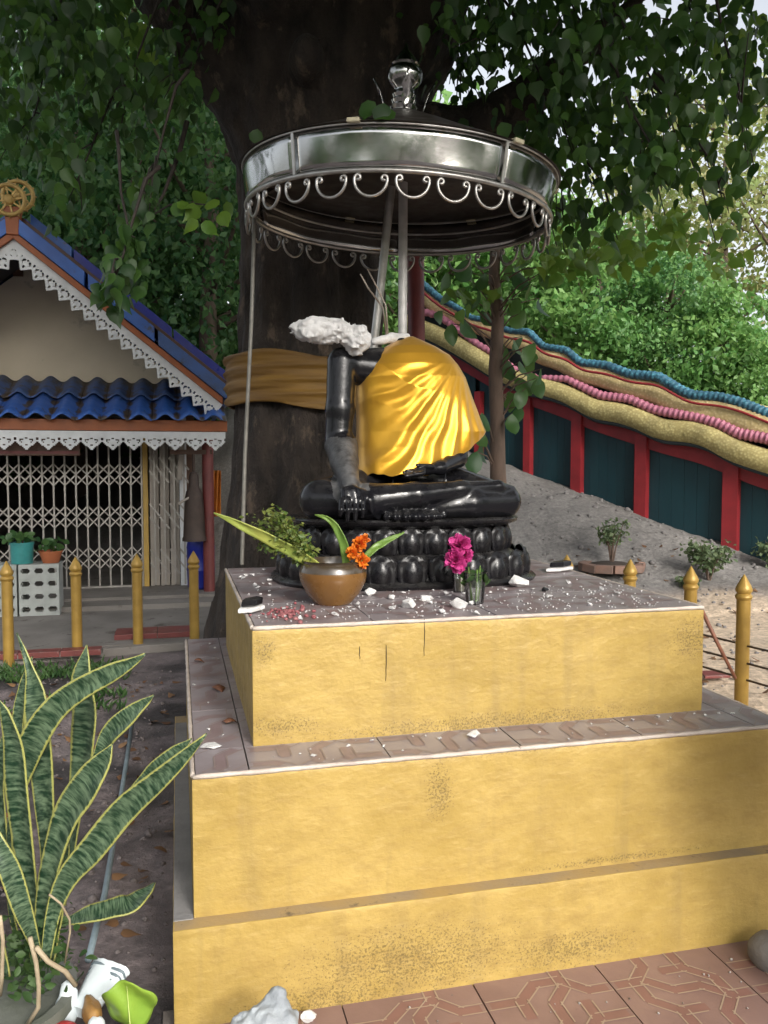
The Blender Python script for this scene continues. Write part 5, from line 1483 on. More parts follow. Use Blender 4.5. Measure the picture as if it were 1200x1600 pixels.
def pot(name, p, r, h, mt, label, taper=.75):
    e = empty(name, p, label, 'pot')
    MB().lathe([(r * taper * .96, 0), (r * taper, .004), (r, h * .9), (r * 1.05, h * .9), (r * 1.05, h), (r * .93, h), (r * .88, h * .8), (0, h * .8)], 20).build('pot_body', mt, e, mtx=Matrix.Identity(4), smooth=True, auto=40)
    return e
zt2 = .02 + hb
p1 = Vector((atY(34, 870, bl.y + .12).x, bl.y + .14, zt2)); tp_ = pot('plant_pot', p1, .11, .21, TEAL, 'teal glazed pot standing on the pierced cement block', .92)
p2 = Vector((atY(79, 870, bl.y + .12).x, bl.y + .14, zt2)); op_ = pot('plant_pot', p2, .11, .12, TERRA, 'low orange clay pot standing on the pierced cement block', .7)
for e, h_, n, sp in ((tp_, .21, 40, .12), (op_, .12, 30, .1)):
    r_ = empty('pot_plant', e.location + Vector((0, 0, h_ * .82)), 'small dark leafy plant growing in the ' + ('teal pot' if e is tp_ else 'orange clay pot') + ' on the cement blocks', 'plant')
    P = rng.normal(size=(n, 3)) * np.array([sp, sp, .05]) * .6 + np.array([0, 0, .10])
    MB().tube([Vector((0, 0, -.02)), Vector((.01, 0, .06)), Vector((0, .01, .12))], [.01, .008, .004], 6).build('stem', BARK3, r_, mtx=Matrix.Identity(4))
    tag(put('foliage', leaf_mesh('foliage', P, rand_rot(n, .2), rng.uniform(.06, .1, n), T_OVAL, LEAF_DARK), r_, mtx=Matrix.Identity(4)), kind='stuff')

# ---- gold fence posts
def post_mesh(h, r):
    return MB().lathe([(r, -.05), (r, h * .80), (r * 1.12, h * .805), (r * 1.25, h * .825), (r * 1.12, h * .842), (r * .95, h * .85), (r * 1.18, h * .868), (r * 1.22, h * .885), (r * .98, h * .915), (r * .55, h * .955), (r * .22, h * .985), (0, h)], 18).mesh('fence_post', GOLDP, smooth=True, auto=38)
pmL = post_mesh(.775, .040)
lab = ['gold painted fence post at the far left edge of the picture', 'gold painted fence post second from the left edge, by the cement blocks', 'gold painted fence post third from the left, before the folding gate', 'gold painted fence post just left of the fig trunk']
for (x, y), lb in zip(((14, 1035), (121, 1022), (216, 1012), (304, 1003)), lab):
    p = atZ(x, y, 0); tag(put('fence_post', pmL, world=Matrix.Translation(p)), lb, 'fence post', 'gold fence posts in front of the hall')
# ================================================================== the dragon stair wall at the right
def onwall(x, y, off=0.0):
    """photo point on the wall's vertical plane, moved 'off' towards the viewer"""
    r = Vector(ray(x, y)); P0 = WA + WNRM * off
    t = (P0 - Vector(_C)).dot(WNRM) / r.dot(WNRM)
    return Vector(_C) + r * t
def wob(pts, n):
    xs = np.array([p[0] for p in pts], float); ys = np.array([p[1] for p in pts], float); ws = np.array([p[2] if len(p) > 2 else 0 for p in pts], float)
    s = np.concatenate([[0], np.cumsum(np.hypot(np.diff(xs), np.diff(ys)))]); t = np.linspace(0, s[-1], n)
    # smooth (Catmull-like) interpolation by averaging
    X_, Y_, W_ = np.interp(t, s, xs), np.interp(t, s, ys), np.interp(t, s, ws)
    k = np.array([1, 2, 3, 2, 1.]); k /= k.sum()
    def sm(a):
        b_ = np.pad(a, 2, mode='reflect', reflect_type='odd'); return np.convolve(b_, k, 'valid')
    for _ in range(3): X_, Y_, W_ = sm(X_), sm(Y_), sm(W_)
    return X_, Y_, W_
wall = empty('dragon_wall', WA.lerp(WB, .4), 'wavy serpent body balustrade climbing the bank, yellow and blue over red and teal panels', 'wall')
wall.location.z = .5
def scales(name, c1, c2, sc, rough=.6):
    m = bpy.data.materials.new(name); m.use_nodes = True
    N, L = m.node_tree.nodes, m.node_tree.links; b = N['Principled BSDF']; tc = N.new('ShaderNodeTexCoord')
    v = N.new('ShaderNodeTexVoronoi'); v.inputs['Scale'].default_value = sc; L.new(tc.outputs['Object'], v.inputs['Vector'])
    n = N.new('ShaderNodeTexNoise'); n.inputs['Scale'].default_value = 3.5; n.inputs['Detail'].default_value = 6; L.new(tc.outputs['Object'], n.inputs['Vector'])
    x = N.new('ShaderNodeMix'); x.data_type = 'RGBA'; x.inputs[6].default_value = (*c1, 1); x.inputs[7].default_value = (*c2, 1)
    L.new(ramp2(N, L, v.outputs['Distance'], 0.1, .6, 0, 1), x.inputs[0])
    y = N.new('ShaderNodeMix'); y.data_type = 'RGBA'; y.blend_type = 'MULTIPLY'; y.inputs[0].default_value = 1
    L.new(x.outputs[2], y.inputs[6]); L.new(ramp2(N, L, n.outputs['Fac'], .3, .7, .65, 1.2), y.inputs[7]); L.new(y.outputs[2], b.inputs['Base Color'])
    b.inputs['Roughness'].default_value = rough
    bp = N.new('ShaderNodeBump'); bp.inputs['Strength'].default_value = .35; bp.inputs['Distance'].default_value = .012; bp.invert = True
    L.new(v.outputs['Distance'], bp.inputs['Height']); L.new(bp.outputs[0], b.inputs['Normal'])
    return m
YSC = scales('yellow_scales', (0.55, 0.48, 0.22), (0.36, 0.30, 0.12), 30)
YSC2 = scales('pale_yellow_scales', (0.74, 0.62, 0.34), (0.58, 0.46, 0.22), 30)
TSC = scales('teal_blue_scales', (0.06, 0.22, 0.29), (0.022, 0.09, 0.14), 24)
PINK = mat('pink_rib_paint', (0.46, 0.17, 0.24), .55, var=(0.34, 0.12, 0.18), vscale=8)
WRED = mat('red_wall_paint', (0.26, 0.018, 0.024), .5, var=(0.19, 0.014, 0.018), vscale=5, dirt=(0.10, 0.02, 0.02), dscale=9, dthr=.66)
TEALW = mat('dark_teal_panel', (0.004, 0.036, 0.046), .5, var=(0.003, 0.028, 0.038), vscale=4, rvar=.1, stretch=(1, 1, .3))
NEAR_BLACK = mat('near_black_wall', (0.02, 0.03, 0.035), .7)  # near-black for the wall core and the line under the body
K = lambda L_: [(660 + x * .45, 420 + y * .45, (w or 0) * .45) for x, y, w in L_]
def swept(name, pts, off, mt, n=150, flat=(1, 1), ring=14, rib=None, flatn=1.0):
    X_, Y_, W_ = wob(pts, n)
    mb = MB(); P, R_ = [], []
    for i in range(n):
        p = onwall(X_[i], Y_[i], off); dep = (p - Vector(_C)).dot(Vector(_fw))
        r = W_[i] * dep / FPX / 2
        if rib: r *= 1 + rib[1] * math.sin(i * rib[0])
        P.append(p); R_.append(r)
    mb.tube(P, R_, ring, upv=tuple(WNRM), flat=(1.0, flatn))
    return mb.build(name, mt, wall, smooth=True)
low = K([(-60, 190, 66), (40, 225, 62), (100, 255, 64), (170, 295, 66), (230, 335, 66), (300, 375, 66), (380, 405, 66), (450, 418, 64), (520, 445, 66), (600, 492, 72), (680, 500, 74), (760, 525, 76), (830, 562, 78), (930, 566, 80), (1000, 585, 82), (1080, 632, 84), (1200, 672, 86), (1330, 700, 88), (1700, 850, 96)])
upp = K([(-60, 40, 60), (60, 135, 62), (120, 168, 60), (175, 195, 60), (230, 205, 60), (300, 245, 66), (365, 255, 70), (410, 300, 70), (480, 315, 70), (545, 360, 74), (640, 375, 80), (720, 410, 82), (810, 425, 80), (880, 465, 90), (950, 490, 104), (1040, 500, 116), (1110, 520, 122), (1200, 545, 128), (1330, 590, 130), (1700, 735, 140)])
crest = K([(-60, 0, 26), (60, 103, 24), (120, 135, 22), (170, 170, 20), (230, 180, 20), (300, 216, 22), (370, 218, 24), (420, 270, 24), (500, 282, 26), (550, 326, 28), (640, 335, 30), (720, 366, 32), (820, 374, 34), (900, 424, 36), (940, 440, 36), (1030, 446, 36), (1100, 464, 38), (1200, 505, 42), (1330, 550, 44), (1700, 690, 50)])
pink = K([(-60, 130, 24), (60, 165, 24), (140, 222, 24), (200, 268, 24), (245, 290, 24), (320, 350, 24), (400, 380, 22), (500, 382, 24), (560, 412, 28), (620, 440, 30), (720, 452, 30), (800, 488, 32), (870, 502, 34), (960, 517, 34), (1030, 537, 38), (1100, 572, 40), (1200, 588, 42), (1330, 630, 42), (1700, 780, 48)])
swept('lower_serpent_body', low, .10, YSC, flatn=.9)
swept('upper_serpent_body', upp, -.01, YSC2, flatn=.7)
swept('blue_crest', crest, .05, TSC, rib=(1.3, .07), n=520, flatn=1.1)
swept('pink_belly', pink, .10, PINK, n=620, rib=(1.05, .12), ring=10)
redl = [(x, y + 11 + 2, 4) for x, y, w in crest]
swept('red_edge_line', redl, .15, WRED, ring=6)
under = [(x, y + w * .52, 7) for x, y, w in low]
swept('grey_underline', under, .14, NEAR_BLACK, ring=6)
# solid core of the wall: dark gaps show between the bodies
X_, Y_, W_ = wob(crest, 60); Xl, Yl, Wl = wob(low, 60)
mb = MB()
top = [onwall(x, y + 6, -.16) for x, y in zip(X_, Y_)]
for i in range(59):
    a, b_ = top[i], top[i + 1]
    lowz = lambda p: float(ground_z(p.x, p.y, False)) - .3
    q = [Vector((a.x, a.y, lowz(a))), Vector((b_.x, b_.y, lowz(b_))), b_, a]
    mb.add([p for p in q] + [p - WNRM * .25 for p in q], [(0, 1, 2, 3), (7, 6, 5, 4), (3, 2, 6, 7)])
mb.build('wall_core', NEAR_BLACK, wall)
# red frame: beam under the body, pillars; teal panels between
beam = MB(); nb = 50; Xb, Yb, Wb = wob([(x, y + w * .5, w) for x, y, w in low], nb)
for i in range(nb - 1):
    a, b_ = onwall(Xb[i], Yb[i] - 6, .0), onwall(Xb[i+1], Yb[i+1] - 6, .0)
    th = lambda x: .22
    a2, b2 = a - Vector((0, 0, .24)), b_ - Vector((0, 0, .24))
    beam.add([a2, b2, b_, a, a2 - WNRM * .12, b2 - WNRM * .12], [(0, 1, 2, 3), (4, 5, 1, 0)])
beam.build('red_beam', WRED, wall)
pillars = [(745, 628, 700, 9), (822, 640, 722, 10), (898.5, 648, 770, 15), (998.5, 676, 822, 18), (1138, 730, 868, 24), (1290, 790, 920, 28), (1452, 850, 1000, 32)]
px_edges = []
for (x, yt, yb, w) in pillars:
    a, b_ = onwall(x - w / 2, yb, .05), onwall(x + w / 2, yb, .05)
    zt_p = onwall(x, yt, .05).z + .16; zb_p = min(a.z, float(ground_z(a.x, a.y, False))) - .25
    px_edges.append((a, b_))
    mb = MB(); q = [Vector((a.x, a.y, zb_p)), Vector((b_.x, b_.y, zb_p)), Vector((b_.x, b_.y, zt_p)), Vector((a.x, a.y, zt_p))]
    mb.prism(q, -WNRM * .2); mb.build('pillar', WRED, wall)
for (x0, x1, ya, yb2) in ((690, 742, 560, 700), (749, 817, 600, 730), (828, 891, 615, 790), (906, 989, 660, 830), (1008, 1126, 690, 870), (1151, 1275, 740, 930), (1305, 1435, 810, 1000)):
    n = max(2, int(6)); 
    for k in range(n):                        # each panel is made of upright ribs of sheet
        xa, xb = x0 + (x1 - x0) * k / n, x0 + (x1 - x0) * (k + 1) / n
        a, b_ = onwall(xa, yb2, -.06), onwall(xb, yb2, -.06); zt_p = onwall((xa + xb) / 2, ya - 30 + (xa - x0) * .28, -.06).z
        b_ = a.lerp(b_, .985)
        zb_p = float(ground_z(a.x, a.y, False)) - .2
        mb = MB().prism([Vector((a.x, a.y, zb_p)), Vector((b_.x, b_.y, zb_p)), Vector((b_.x, b_.y, zt_p)), Vector((a.x, a.y, zt_p))], -WNRM * .03)
        mb.build('panel_sheet', TEALW, wall, bevel=.002)

# red post standing behind the parasol tubes
tag(MB().tube([at(652, 700, 6.0), at(651, 560, 6.0), at(649, 380, 6.0)], .062, 14).build('red_post', REDP, smooth=True), 'dark red post rising behind the parasol tubes above the statue', 'post')

# ================================================================== gold fence right of the pedestal
R1 = atZ(1158, 1097, 0); hR = atY(1158, 897, R1.y).z
fr_pts = [atZ(886, 866, hR), atZ(985, 873, hR), atZ(1080, 884, hR), R1.copy()]
fr_pts.append(R1 + (R1 - fr_pts[2]) * Vector((1, 1, 0)) if False else Vector((R1.x * 2 - fr_pts[2].x, R1.y * 2 - fr_pts[2].y, 0)))
gf = empty('gold_fence', (R1.x, R1.y, 0), 'gold fence with pointed posts and thin dark rails right of the pedestal', 'fence')
pmR = post_mesh(hR, .042)
for p in fr_pts: put('post', pmR, gf, world=Matrix.Translation((p.x, p.y, 0)))
RAIL = mat('dark_rail', (0.06, 0.045, 0.035), .5, metal=.5, var=(0.12, 0.08, 0.05), vscale=20)
for zr in (.365, .255, .15):
    for a, b_ in zip(fr_pts, fr_pts[1:]):
        MB().tube([Vector((a.x, a.y, zr)), Vector((b_.x, b_.y, zr + .004))], .0075, 6).build('rail', RAIL, gf)
tag(MB().tube([at(1095, 950, 5.1), at(1120, 1003, 5.1), at(1149, 1060, 5.12)], [.013, .012, .010], 7).build('leaning_stick', mat('red_brown_stick', (0.20, 0.075, 0.04), .6, var=(0.13, 0.05, 0.03), vscale=20), smooth=True), 'reddish brown stick leaning against the right gold fence', 'stick')

ts_ = empty('tile_shard', atZ(1113, 1056, 0), 'broken red and white tile piece on the sand behind the pedestal corner', 'tile piece')
MB().prism([(-.10, -.06, .0), (.09, -.08, .0), (.11, .05, .0), (-.04, .09, .0)], (0, 0, .02)).build('tile_face', REDTILE, ts_, mtx=Matrix.Identity(4), bevel=.003)
MB().prism([(-.13, .07, .0), (-.02, .11, .0), (.03, .20, .0), (-.12, .17, .0)], (0, 0, .018)).build('tile_corner', WHITE, ts_, mtx=Matrix.Identity(4), bevel=.003)
# planter, shrubs and litter on the right ground
BRICK = mat('old_brick', (0.24, 0.14, 0.105), .85, var=(0.17, 0.12, 0.10), vscale=9, bump=.4)
def gpt(x, y, it=6):
    d = 6.0
    r = ray(x, y)
    for t in np.arange(3, 30, .02):
        p = _C + r * t
        if p[2] < float(ground_z(p[0], p[1], False)): return Vector((p[0], p[1], float(ground_z(p[0], p[1], False))))
    return atZ(x, y, 0)
pc = gpt(956, 890)
pl = empty('brick_planter', pc, 'low ring of old bricks round a small shrub on the grey earth bank', 'planter')
bmesh_ = MB().box((-.095, -.045, 0), (.095, .045, .09)).mesh('brick', BRICK, bevel=.006)
for k in range(11):
    a = 2 * math.pi * k / 11; rr = .32
    put('brick', bmesh_, pl, mtx=Matrix.Translation((rr * math.cos(a), rr * math.sin(a) * .9, -.02)) @ Matrix.Rotation(a + math.pi / 2 + random.uniform(-.15, .15), 4, 'Z') @ Matrix.Rotation(random.uniform(-.1, .1), 4, 'Y'))
MB().lathe([(.28, -.03), (.27, .05), (.15, .075), (0, .085)], 16).build('planter_soil', SOILM, pl, mtx=Matrix.Identity(4), smooth=True)
LEAF_SHRUB = leaf_mat('dusty_shrub_leaf', (0.075, 0.12, 0.055), (0.14, 0.19, 0.09), .55, .3)
def shrub(name, p, h, r, n, label, sz=.045, bare=.35, cat='shrub'):
    e = empty(name, p, label, cat)
    mb = MB(); P = []
    for k in range(7):
        a = random.uniform(0, 6.28); q = Vector((r * .8 * math.cos(a), r * .8 * math.sin(a), h * random.uniform(.7, 1)))
        m_ = Vector((q.x * .35, q.y * .35, h * .4)); mb.tube([Vector((0, 0, -.05)), m_, q], [.014, .009, .003], 6)
        for _ in range(n // 7):
            t = random.uniform(bare, 1); c = m_.lerp(q, t) if t > .3 else m_
            P.append(tuple(c + Vector((random.gauss(0, r * .28), random.gauss(0, r * .28), random.gauss(0, h * .09)))))
    mb.build('stems', BARK3, e, mtx=Matrix.Identity(4))
    P = np.array(P)
    tag(put('foliage', leaf_mesh('foliage', P, rand_rot(len(P), .2), rng.uniform(.7, 1.3, len(P)) * sz, T_OVAL, LEAF_SHRUB), e, mtx=Matrix.Identity(4)), kind='stuff')
    return e
s1 = shrub('small_shrub', pc + Vector((0, 0, .06)), .50, .16, 320, 'thin young shrub growing out of the ring of bricks')
g2 = gpt(1108, 905); shrub('round_shrub', g2, .42, .22, 620, 'round green shrub behind the right gold fence posts', .05, .15)
g3 = gpt(1215, 895); shrub('round_shrub', g3, .40, .2, 500, 'green shrub cut off by the right edge of the picture', .05, .15)
g4 = gpt(1075, 918); shrub('low_weed', g4, .12, .12, 160, 'low green weed at the foot of the round shrub', .05, .1, 'plant')
sh = shrub('shadow_shrub', Vector((1.90, 1.54, .30)), .95, .20, 3000, 'added shrub in a clay pot, out of view, there to cast shade on the pedestal corner', .06, .1)  # unseen shrub added to throw shade on the pedestal's right end
MB().lathe([(.12, -.30), (.13, -.295), (.17, -.02), (.185, -.02), (.185, .02), (.165, .02), (.16, -.03), (0, -.03)], 24).build('pot', TERRA, sh, mtx=Matrix.Identity(4), smooth=True, auto=40)
# scattered earth clods and stones on the bank and ground (uncountable)
def stone_mesh(name, r, mt, seed, rough=.45, sub=2, sq=(1, 1, .7)):
    bm = bmesh.new(); bmesh.ops.create_icosphere(bm, subdivisions=sub, radius=r)
    rs = random.Random(seed); off = rs.uniform(0, 50)
    for v_ in bm.verts:
        n = float(fbm(v_.co.x / r * 1.1 + off, v_.co.y / r * 1.1 + off, v_.co.z / r * 1.1, 3)) - .5
        v_.co = Vector((v_.co.x * sq[0], v_.co.y * sq[1], v_.co.z * sq[2])) * (1 + rough * 2 * n)
    me = bpy.data.meshes.new(name); bm.to_mesh(me); bm.free(); me.materials.append(mt); return me
def chunk_mesh(name, r, mt, seed, sq=(1, 1, .7), n=13):
    """angular broken chunk: hull of random points"""
    rs = random.Random(seed); bm = bmesh.new()
    for _ in range(n):
        d = Vector((rs.gauss(0, 1), rs.gauss(0, 1), rs.gauss(0, 1))).normalized() * rs.uniform(.75, 1.1) * r
        bm.verts.new((d.x * sq[0], d.y * sq[1], d.z * sq[2]))
    h = bmesh.ops.convex_hull(bm, input=bm.verts)
    bmesh.ops.delete(bm, geom=[g for g in h['geom_interior'] if isinstance(g, bmesh.types.BMVert)], context='VERTS')
    bmesh.ops.recalc_face_normals(bm, faces=bm.faces)
    me = bpy.data.meshes.new(name); bm.to_mesh(me); bm.free(); me.materials.append(mt); return me
def scatter(name, pts, rads, mt, label, cat, parent=None):
    V, F_ = [], []; base_ = []
    for s in range(6):
        q = stone_mesh('t', 1.0, mt, s, .5, 1); base_.append((np.array([v_.co[:] for v_ in q.vertices]), np.array([p.vertices[:] for p in q.polygons]))); bpy.data.meshes.remove(q)
    n = 0
    for k, (p, r) in enumerate(zip(pts, rads)):
        v_, f_ = base_[k % 6]; a = random.uniform(0, 6.28); R = np.array(Euler((random.uniform(-.6, .6), random.uniform(-.6, .6), a)).to_matrix())
        V.append(v_ @ R.T * r + np.array(p)); F_.append(f_ + n); n += len(v_)
    return tag(put(name, np_mesh(name, np.vstack(V), np.vstack(F_), mt, smooth=False), parent), label, cat, kind='stuff')
CLOD = mat('soil_clod', (0.10, 0.082, 0.078), .9, var=(0.15, 0.13, 0.13), vscale=8, bump=.6, bscale=50)
pp, rr_ = [], []
for _ in range(900):
    x = random.uniform(-1.1, -.06); y = random.uniform(1.5, 6.3); r = abs(random.gauss(0, .007)) + .003
    pp.append((x, y, float(ground_z(x, y)) + r * .2)); rr_.append(r)
scatter('soil_clods', pp, rr_, CLOD, 'small dark soil clods strewn beside the pedestal', 'soil')
GST = mat('grey_pebble', (0.22, 0.21, 0.20), .9, var=(0.13, 0.12, 0.12), vscale=8, bump=.5)
pp, rr_ = [], []
for _ in range(700):
    x = random.uniform(2.4, 6.6); y = random.uniform(4.8, 11); r = abs(random.gauss(0, .016)) + .006
    pp.append((x, y, float(ground_z(x, y)) + r * .2)); rr_.append(r)
scatter('pebbles', pp, rr_, GST, 'grey pebbles and crumbs strewn over the earth bank', 'pebbles')
# dead leaves on the soil
DEAD = leaf_mat('dead_leaf', (0.10, 0.045, 0.02), (0.20, 0.11, 0.05), .7, .1)
P = np.array([(x, y, float(ground_z(x, y)) + .012) for x, y in zip(rng.uniform(-1.1, -.05, 170), rng.uniform(1.6, 6, 170))])
R = np.array([np.array(Euler((math.pi / 2 + random.uniform(-.4, .4), random.uniform(-.4, .4), random.uniform(0, 6.28))).to_matrix()) for _ in range(170)])
tag(put('leaf_litter', leaf_mesh('leaf_litter', P, R, rng.uniform(.03, .08, 170), T_HEART, DEAD)), 'brown dead leaves scattered on the dark soil', 'leaves', kind='stuff')
P = np.array([(x, y, float(ground_z(x, y)) + .012) for x, y in zip(rng.uniform(2.4, 6, 160), rng.uniform(4.2, 9, 160))])
R = np.array([np.array(Euler((math.pi / 2 + random.uniform(-.4, .4), random.uniform(-.4, .4), random.uniform(0, 6.28))).to_matrix()) for _ in range(160)])
tag(put('leaf_litter', leaf_mesh('leaf_litter', P, R, rng.uniform(.04, .09, 160), T_HEART, DEAD)), 'brown dead leaves scattered on the bank behind the right fence', 'leaves', kind='stuff')
# grass tuft strip at the kerb
GR = leaf_mat('grass_blade', (0.030, 0.085, 0.022), (0.07, 0.14, 0.035), .6, .3)
n = 1500; gxs = rng.uniform(-1.5, -.35, n); gys = rng.uniform(5.3, 6.6, n)
keep = fbm(gxs * 2.2, gys * 2.2, 2.2, 3) > .46; gxs, gys = gxs[keep], gys[keep]
P = np.stack([gxs, gys, ground_z(gxs, gys)], -1)
R = rand_rot(len(P), .5); R[:, :, 2] *= -1; R[:, :, 0] *= -.35
tag(put('grass', leaf_mesh('grass', P, R, rng.uniform(.04, .10, len(P)), T_QUAD, GR)), 'short green grass along the kerb below the gold posts', 'grass', kind='stuff')

# pipe lying over the soil
PIPE = mat('grey_blue_pipe', (0.20, 0.26, 0.29), .45, var=(0.13, 0.17, 0.19), vscale=14)
pts = []
for (x, y) in ((207, 1128), (196, 1200), (180, 1300), (163, 1400), (150, 1450), (138, 1500)):
    g = atZ(x, y, .035); pts.append(Vector((g.x, g.y, float(ground_z(g.x, g.y)) + .045)))
tag(MB().tube([atZ(x, y, .04) for x, y in ((207, 1128), (196, 1200), (180, 1300), (163, 1400), (150, 1450), (138, 1500))], .0105, 8).build('water_pipe', PIPE, smooth=True), 'thin grey blue pipe lying across the dark soil beside the pedestal', 'pipe')
# thin cable over the upper right
tag(MB().tube([at(905, 148, 5.2), at(1000, 158, 5.1), at(1100, 164, 5.0), at(1260, 168, 4.9)], .005, 6).build('cable', mat('grey_cable', (0.25, 0.25, 0.23), .6), smooth=True), 'thin grey cable crossing the leaves at the upper right', 'cable')

# ================================================================== snake plant in its pot, lower left
SNAKE = bpy.data.materials.new('snake_plant_leaf'); SNAKE.use_nodes = True
N, L = SNAKE.node_tree.nodes, SNAKE.node_tree.links; b = N['Principled BSDF']
aa = N.new('ShaderNodeAttribute'); aa.attribute_name = 'across'; al = N.new('ShaderNodeAttribute'); al.attribute_name = 'along'
cb = N.new('ShaderNodeCombineXYZ'); oi = N.new('ShaderNodeObjectInfo')
mA = N.new('ShaderNodeMath'); mA.operation = 'MULTIPLY'; mA.inputs[1].default_value = 0.9; L.new(aa.outputs['Fac'], mA.inputs[0]); L.new(mA.outputs[0], cb.inputs[0])
mB = N.new('ShaderNodeMath'); mB.operation = 'MULTIPLY'; mB.inputs[1].default_value = 62.0; L.new(al.outputs['Fac'], mB.inputs[0]); L.new(mB.outputs[0], cb.inputs[1])
mC = N.new('ShaderNodeMath'); mC.operation = 'MULTIPLY'; mC.inputs[1].default_value = 40.0; L.new(oi.outputs['Random'], mC.inputs[0]); L.new(mC.outputs[0], cb.inputs[2])
nn = N.new('ShaderNodeTexNoise'); nn.inputs['Scale'].default_value = 1.0; nn.inputs['Detail'].default_value = 4; nn.inputs['Roughness'].default_value = .62; nn.inputs['Distortion'].default_value = 0.15; L.new(cb.outputs[0], nn.inputs['Vector'])
mx = N.new('ShaderNodeMix'); mx.data_type = 'RGBA'; mx.inputs[6].default_value = (0.008, 0.028, 0.013, 1); mx.inputs[7].default_value = (0.105, 0.155, 0.09, 1); L.new(ramp2(N, L, nn.outputs['Fac'], .40, .66, 0, 1), mx.inputs[0])
ab = N.new('ShaderNodeMath'); ab.operation = 'ABSOLUTE'; L.new(aa.outputs['Fac'], ab.inputs[0])
m2 = N.new('ShaderNodeMix'); m2.data_type = 'RGBA'; m2.inputs[7].default_value = (0.31, 0.31, 0.085, 1); L.new(mx.outputs[2], m2.inputs[6])
ee = N.new('ShaderNodeMath'); ee.operation = 'ADD'; L.new(ab.outputs[0], ee.inputs[0]); L.new(ramp2(N, L, nn.outputs['Fac'], .3, .7, -.06, .06), ee.inputs[1])
L.new(ramp2(N, L, ee.outputs[0], .86, .92, 0, .85), m2.inputs[0]); L.new(m2.outputs[2], b.inputs['Base Color']); b.inputs['Roughness'].default_value = .38
def cat_r(pts, n):
    pts = [np.array(p, float) for p in pts]; pts = [2 * pts[0] - pts[1]] + pts + [2 * pts[-1] - pts[-2]]; out = []
    m_ = len(pts) - 3
    for i in range(n):
        t = i / (n - 1) * m_; k = min(int(t), m_ - 1); u = t - k
        p0, p1, p2, p3 = pts[k:k + 4]
        out.append(.5 * (2 * p1 + (p2 - p0) * u + (2*p0 - 5*p1 + 4*p2 - p3) * u*u + (3*p1 - p0 - 3*p2 + p3) * u**3))
    return out
def blade(name, pts, parent, mt, tilt=0.0, cup=.35, n=26, thick=.004, wide=1.0, sc=.375, o=(0, 1000)):
    """pts: crop x, y, half width, depth"""
    q = cat_r([(o[0] + x * sc, o[1] + y * sc, w * sc, d) for x, y, w, d in pts], n)
    C_ = [at(a[0], a[1], a[3]) for a in q]; P = np.zeros((n, 7, 3)); view = Vector(_fw)
    for i in range(n):
        t = (C_[min(i + 1, n - 1)] - C_[max(i - 1, 0)]).normalized()
        side = t.cross(view).normalized(); nr = side.cross(t).normalized()
        w = max(.0008, q[i][2]) * wide * q[i][3] / FPX
        ang_ = tilt + .25 * math.sin(i / n * 3)
        s2 = (side * math.cos(ang_) + nr * math.sin(ang_)); n2_ = (nr * math.cos(ang_) - side * math.sin(ang_))
        for j in range(7):
            u = -1 + j / 3
            P[i, j] = C_[i] + s2 * (u * w / max(.6, math.cos(ang_))) - n2_ * (cup * w * (u * u)) + n2_ * .0015 * math.sin(i * .9 + j)
    me = grid_mesh(name, P, mt)
    for nm, arr in (('across', np.tile(np.linspace(-1, 1, 7), n)), ('along', np.repeat(np.linspace(0, 1, n) * (len(pts) / 6), 7))):
        a_ = me.attributes.new(nm, 'FLOAT', 'POINT'); a_.data.foreach_set('value', arr.astype(np.float32))
    ob = put(name, me, parent); solidify(ob, thick, 0)
    return ob
pb_ = at(-12, 1590, 2.12)
snake = empty('snake_plant', Vector((pb_.x, pb_.y, .02)), 'variegated snake plant with banded yellow edged leaves in the lower left corner', 'plant')
D_ = 2.1
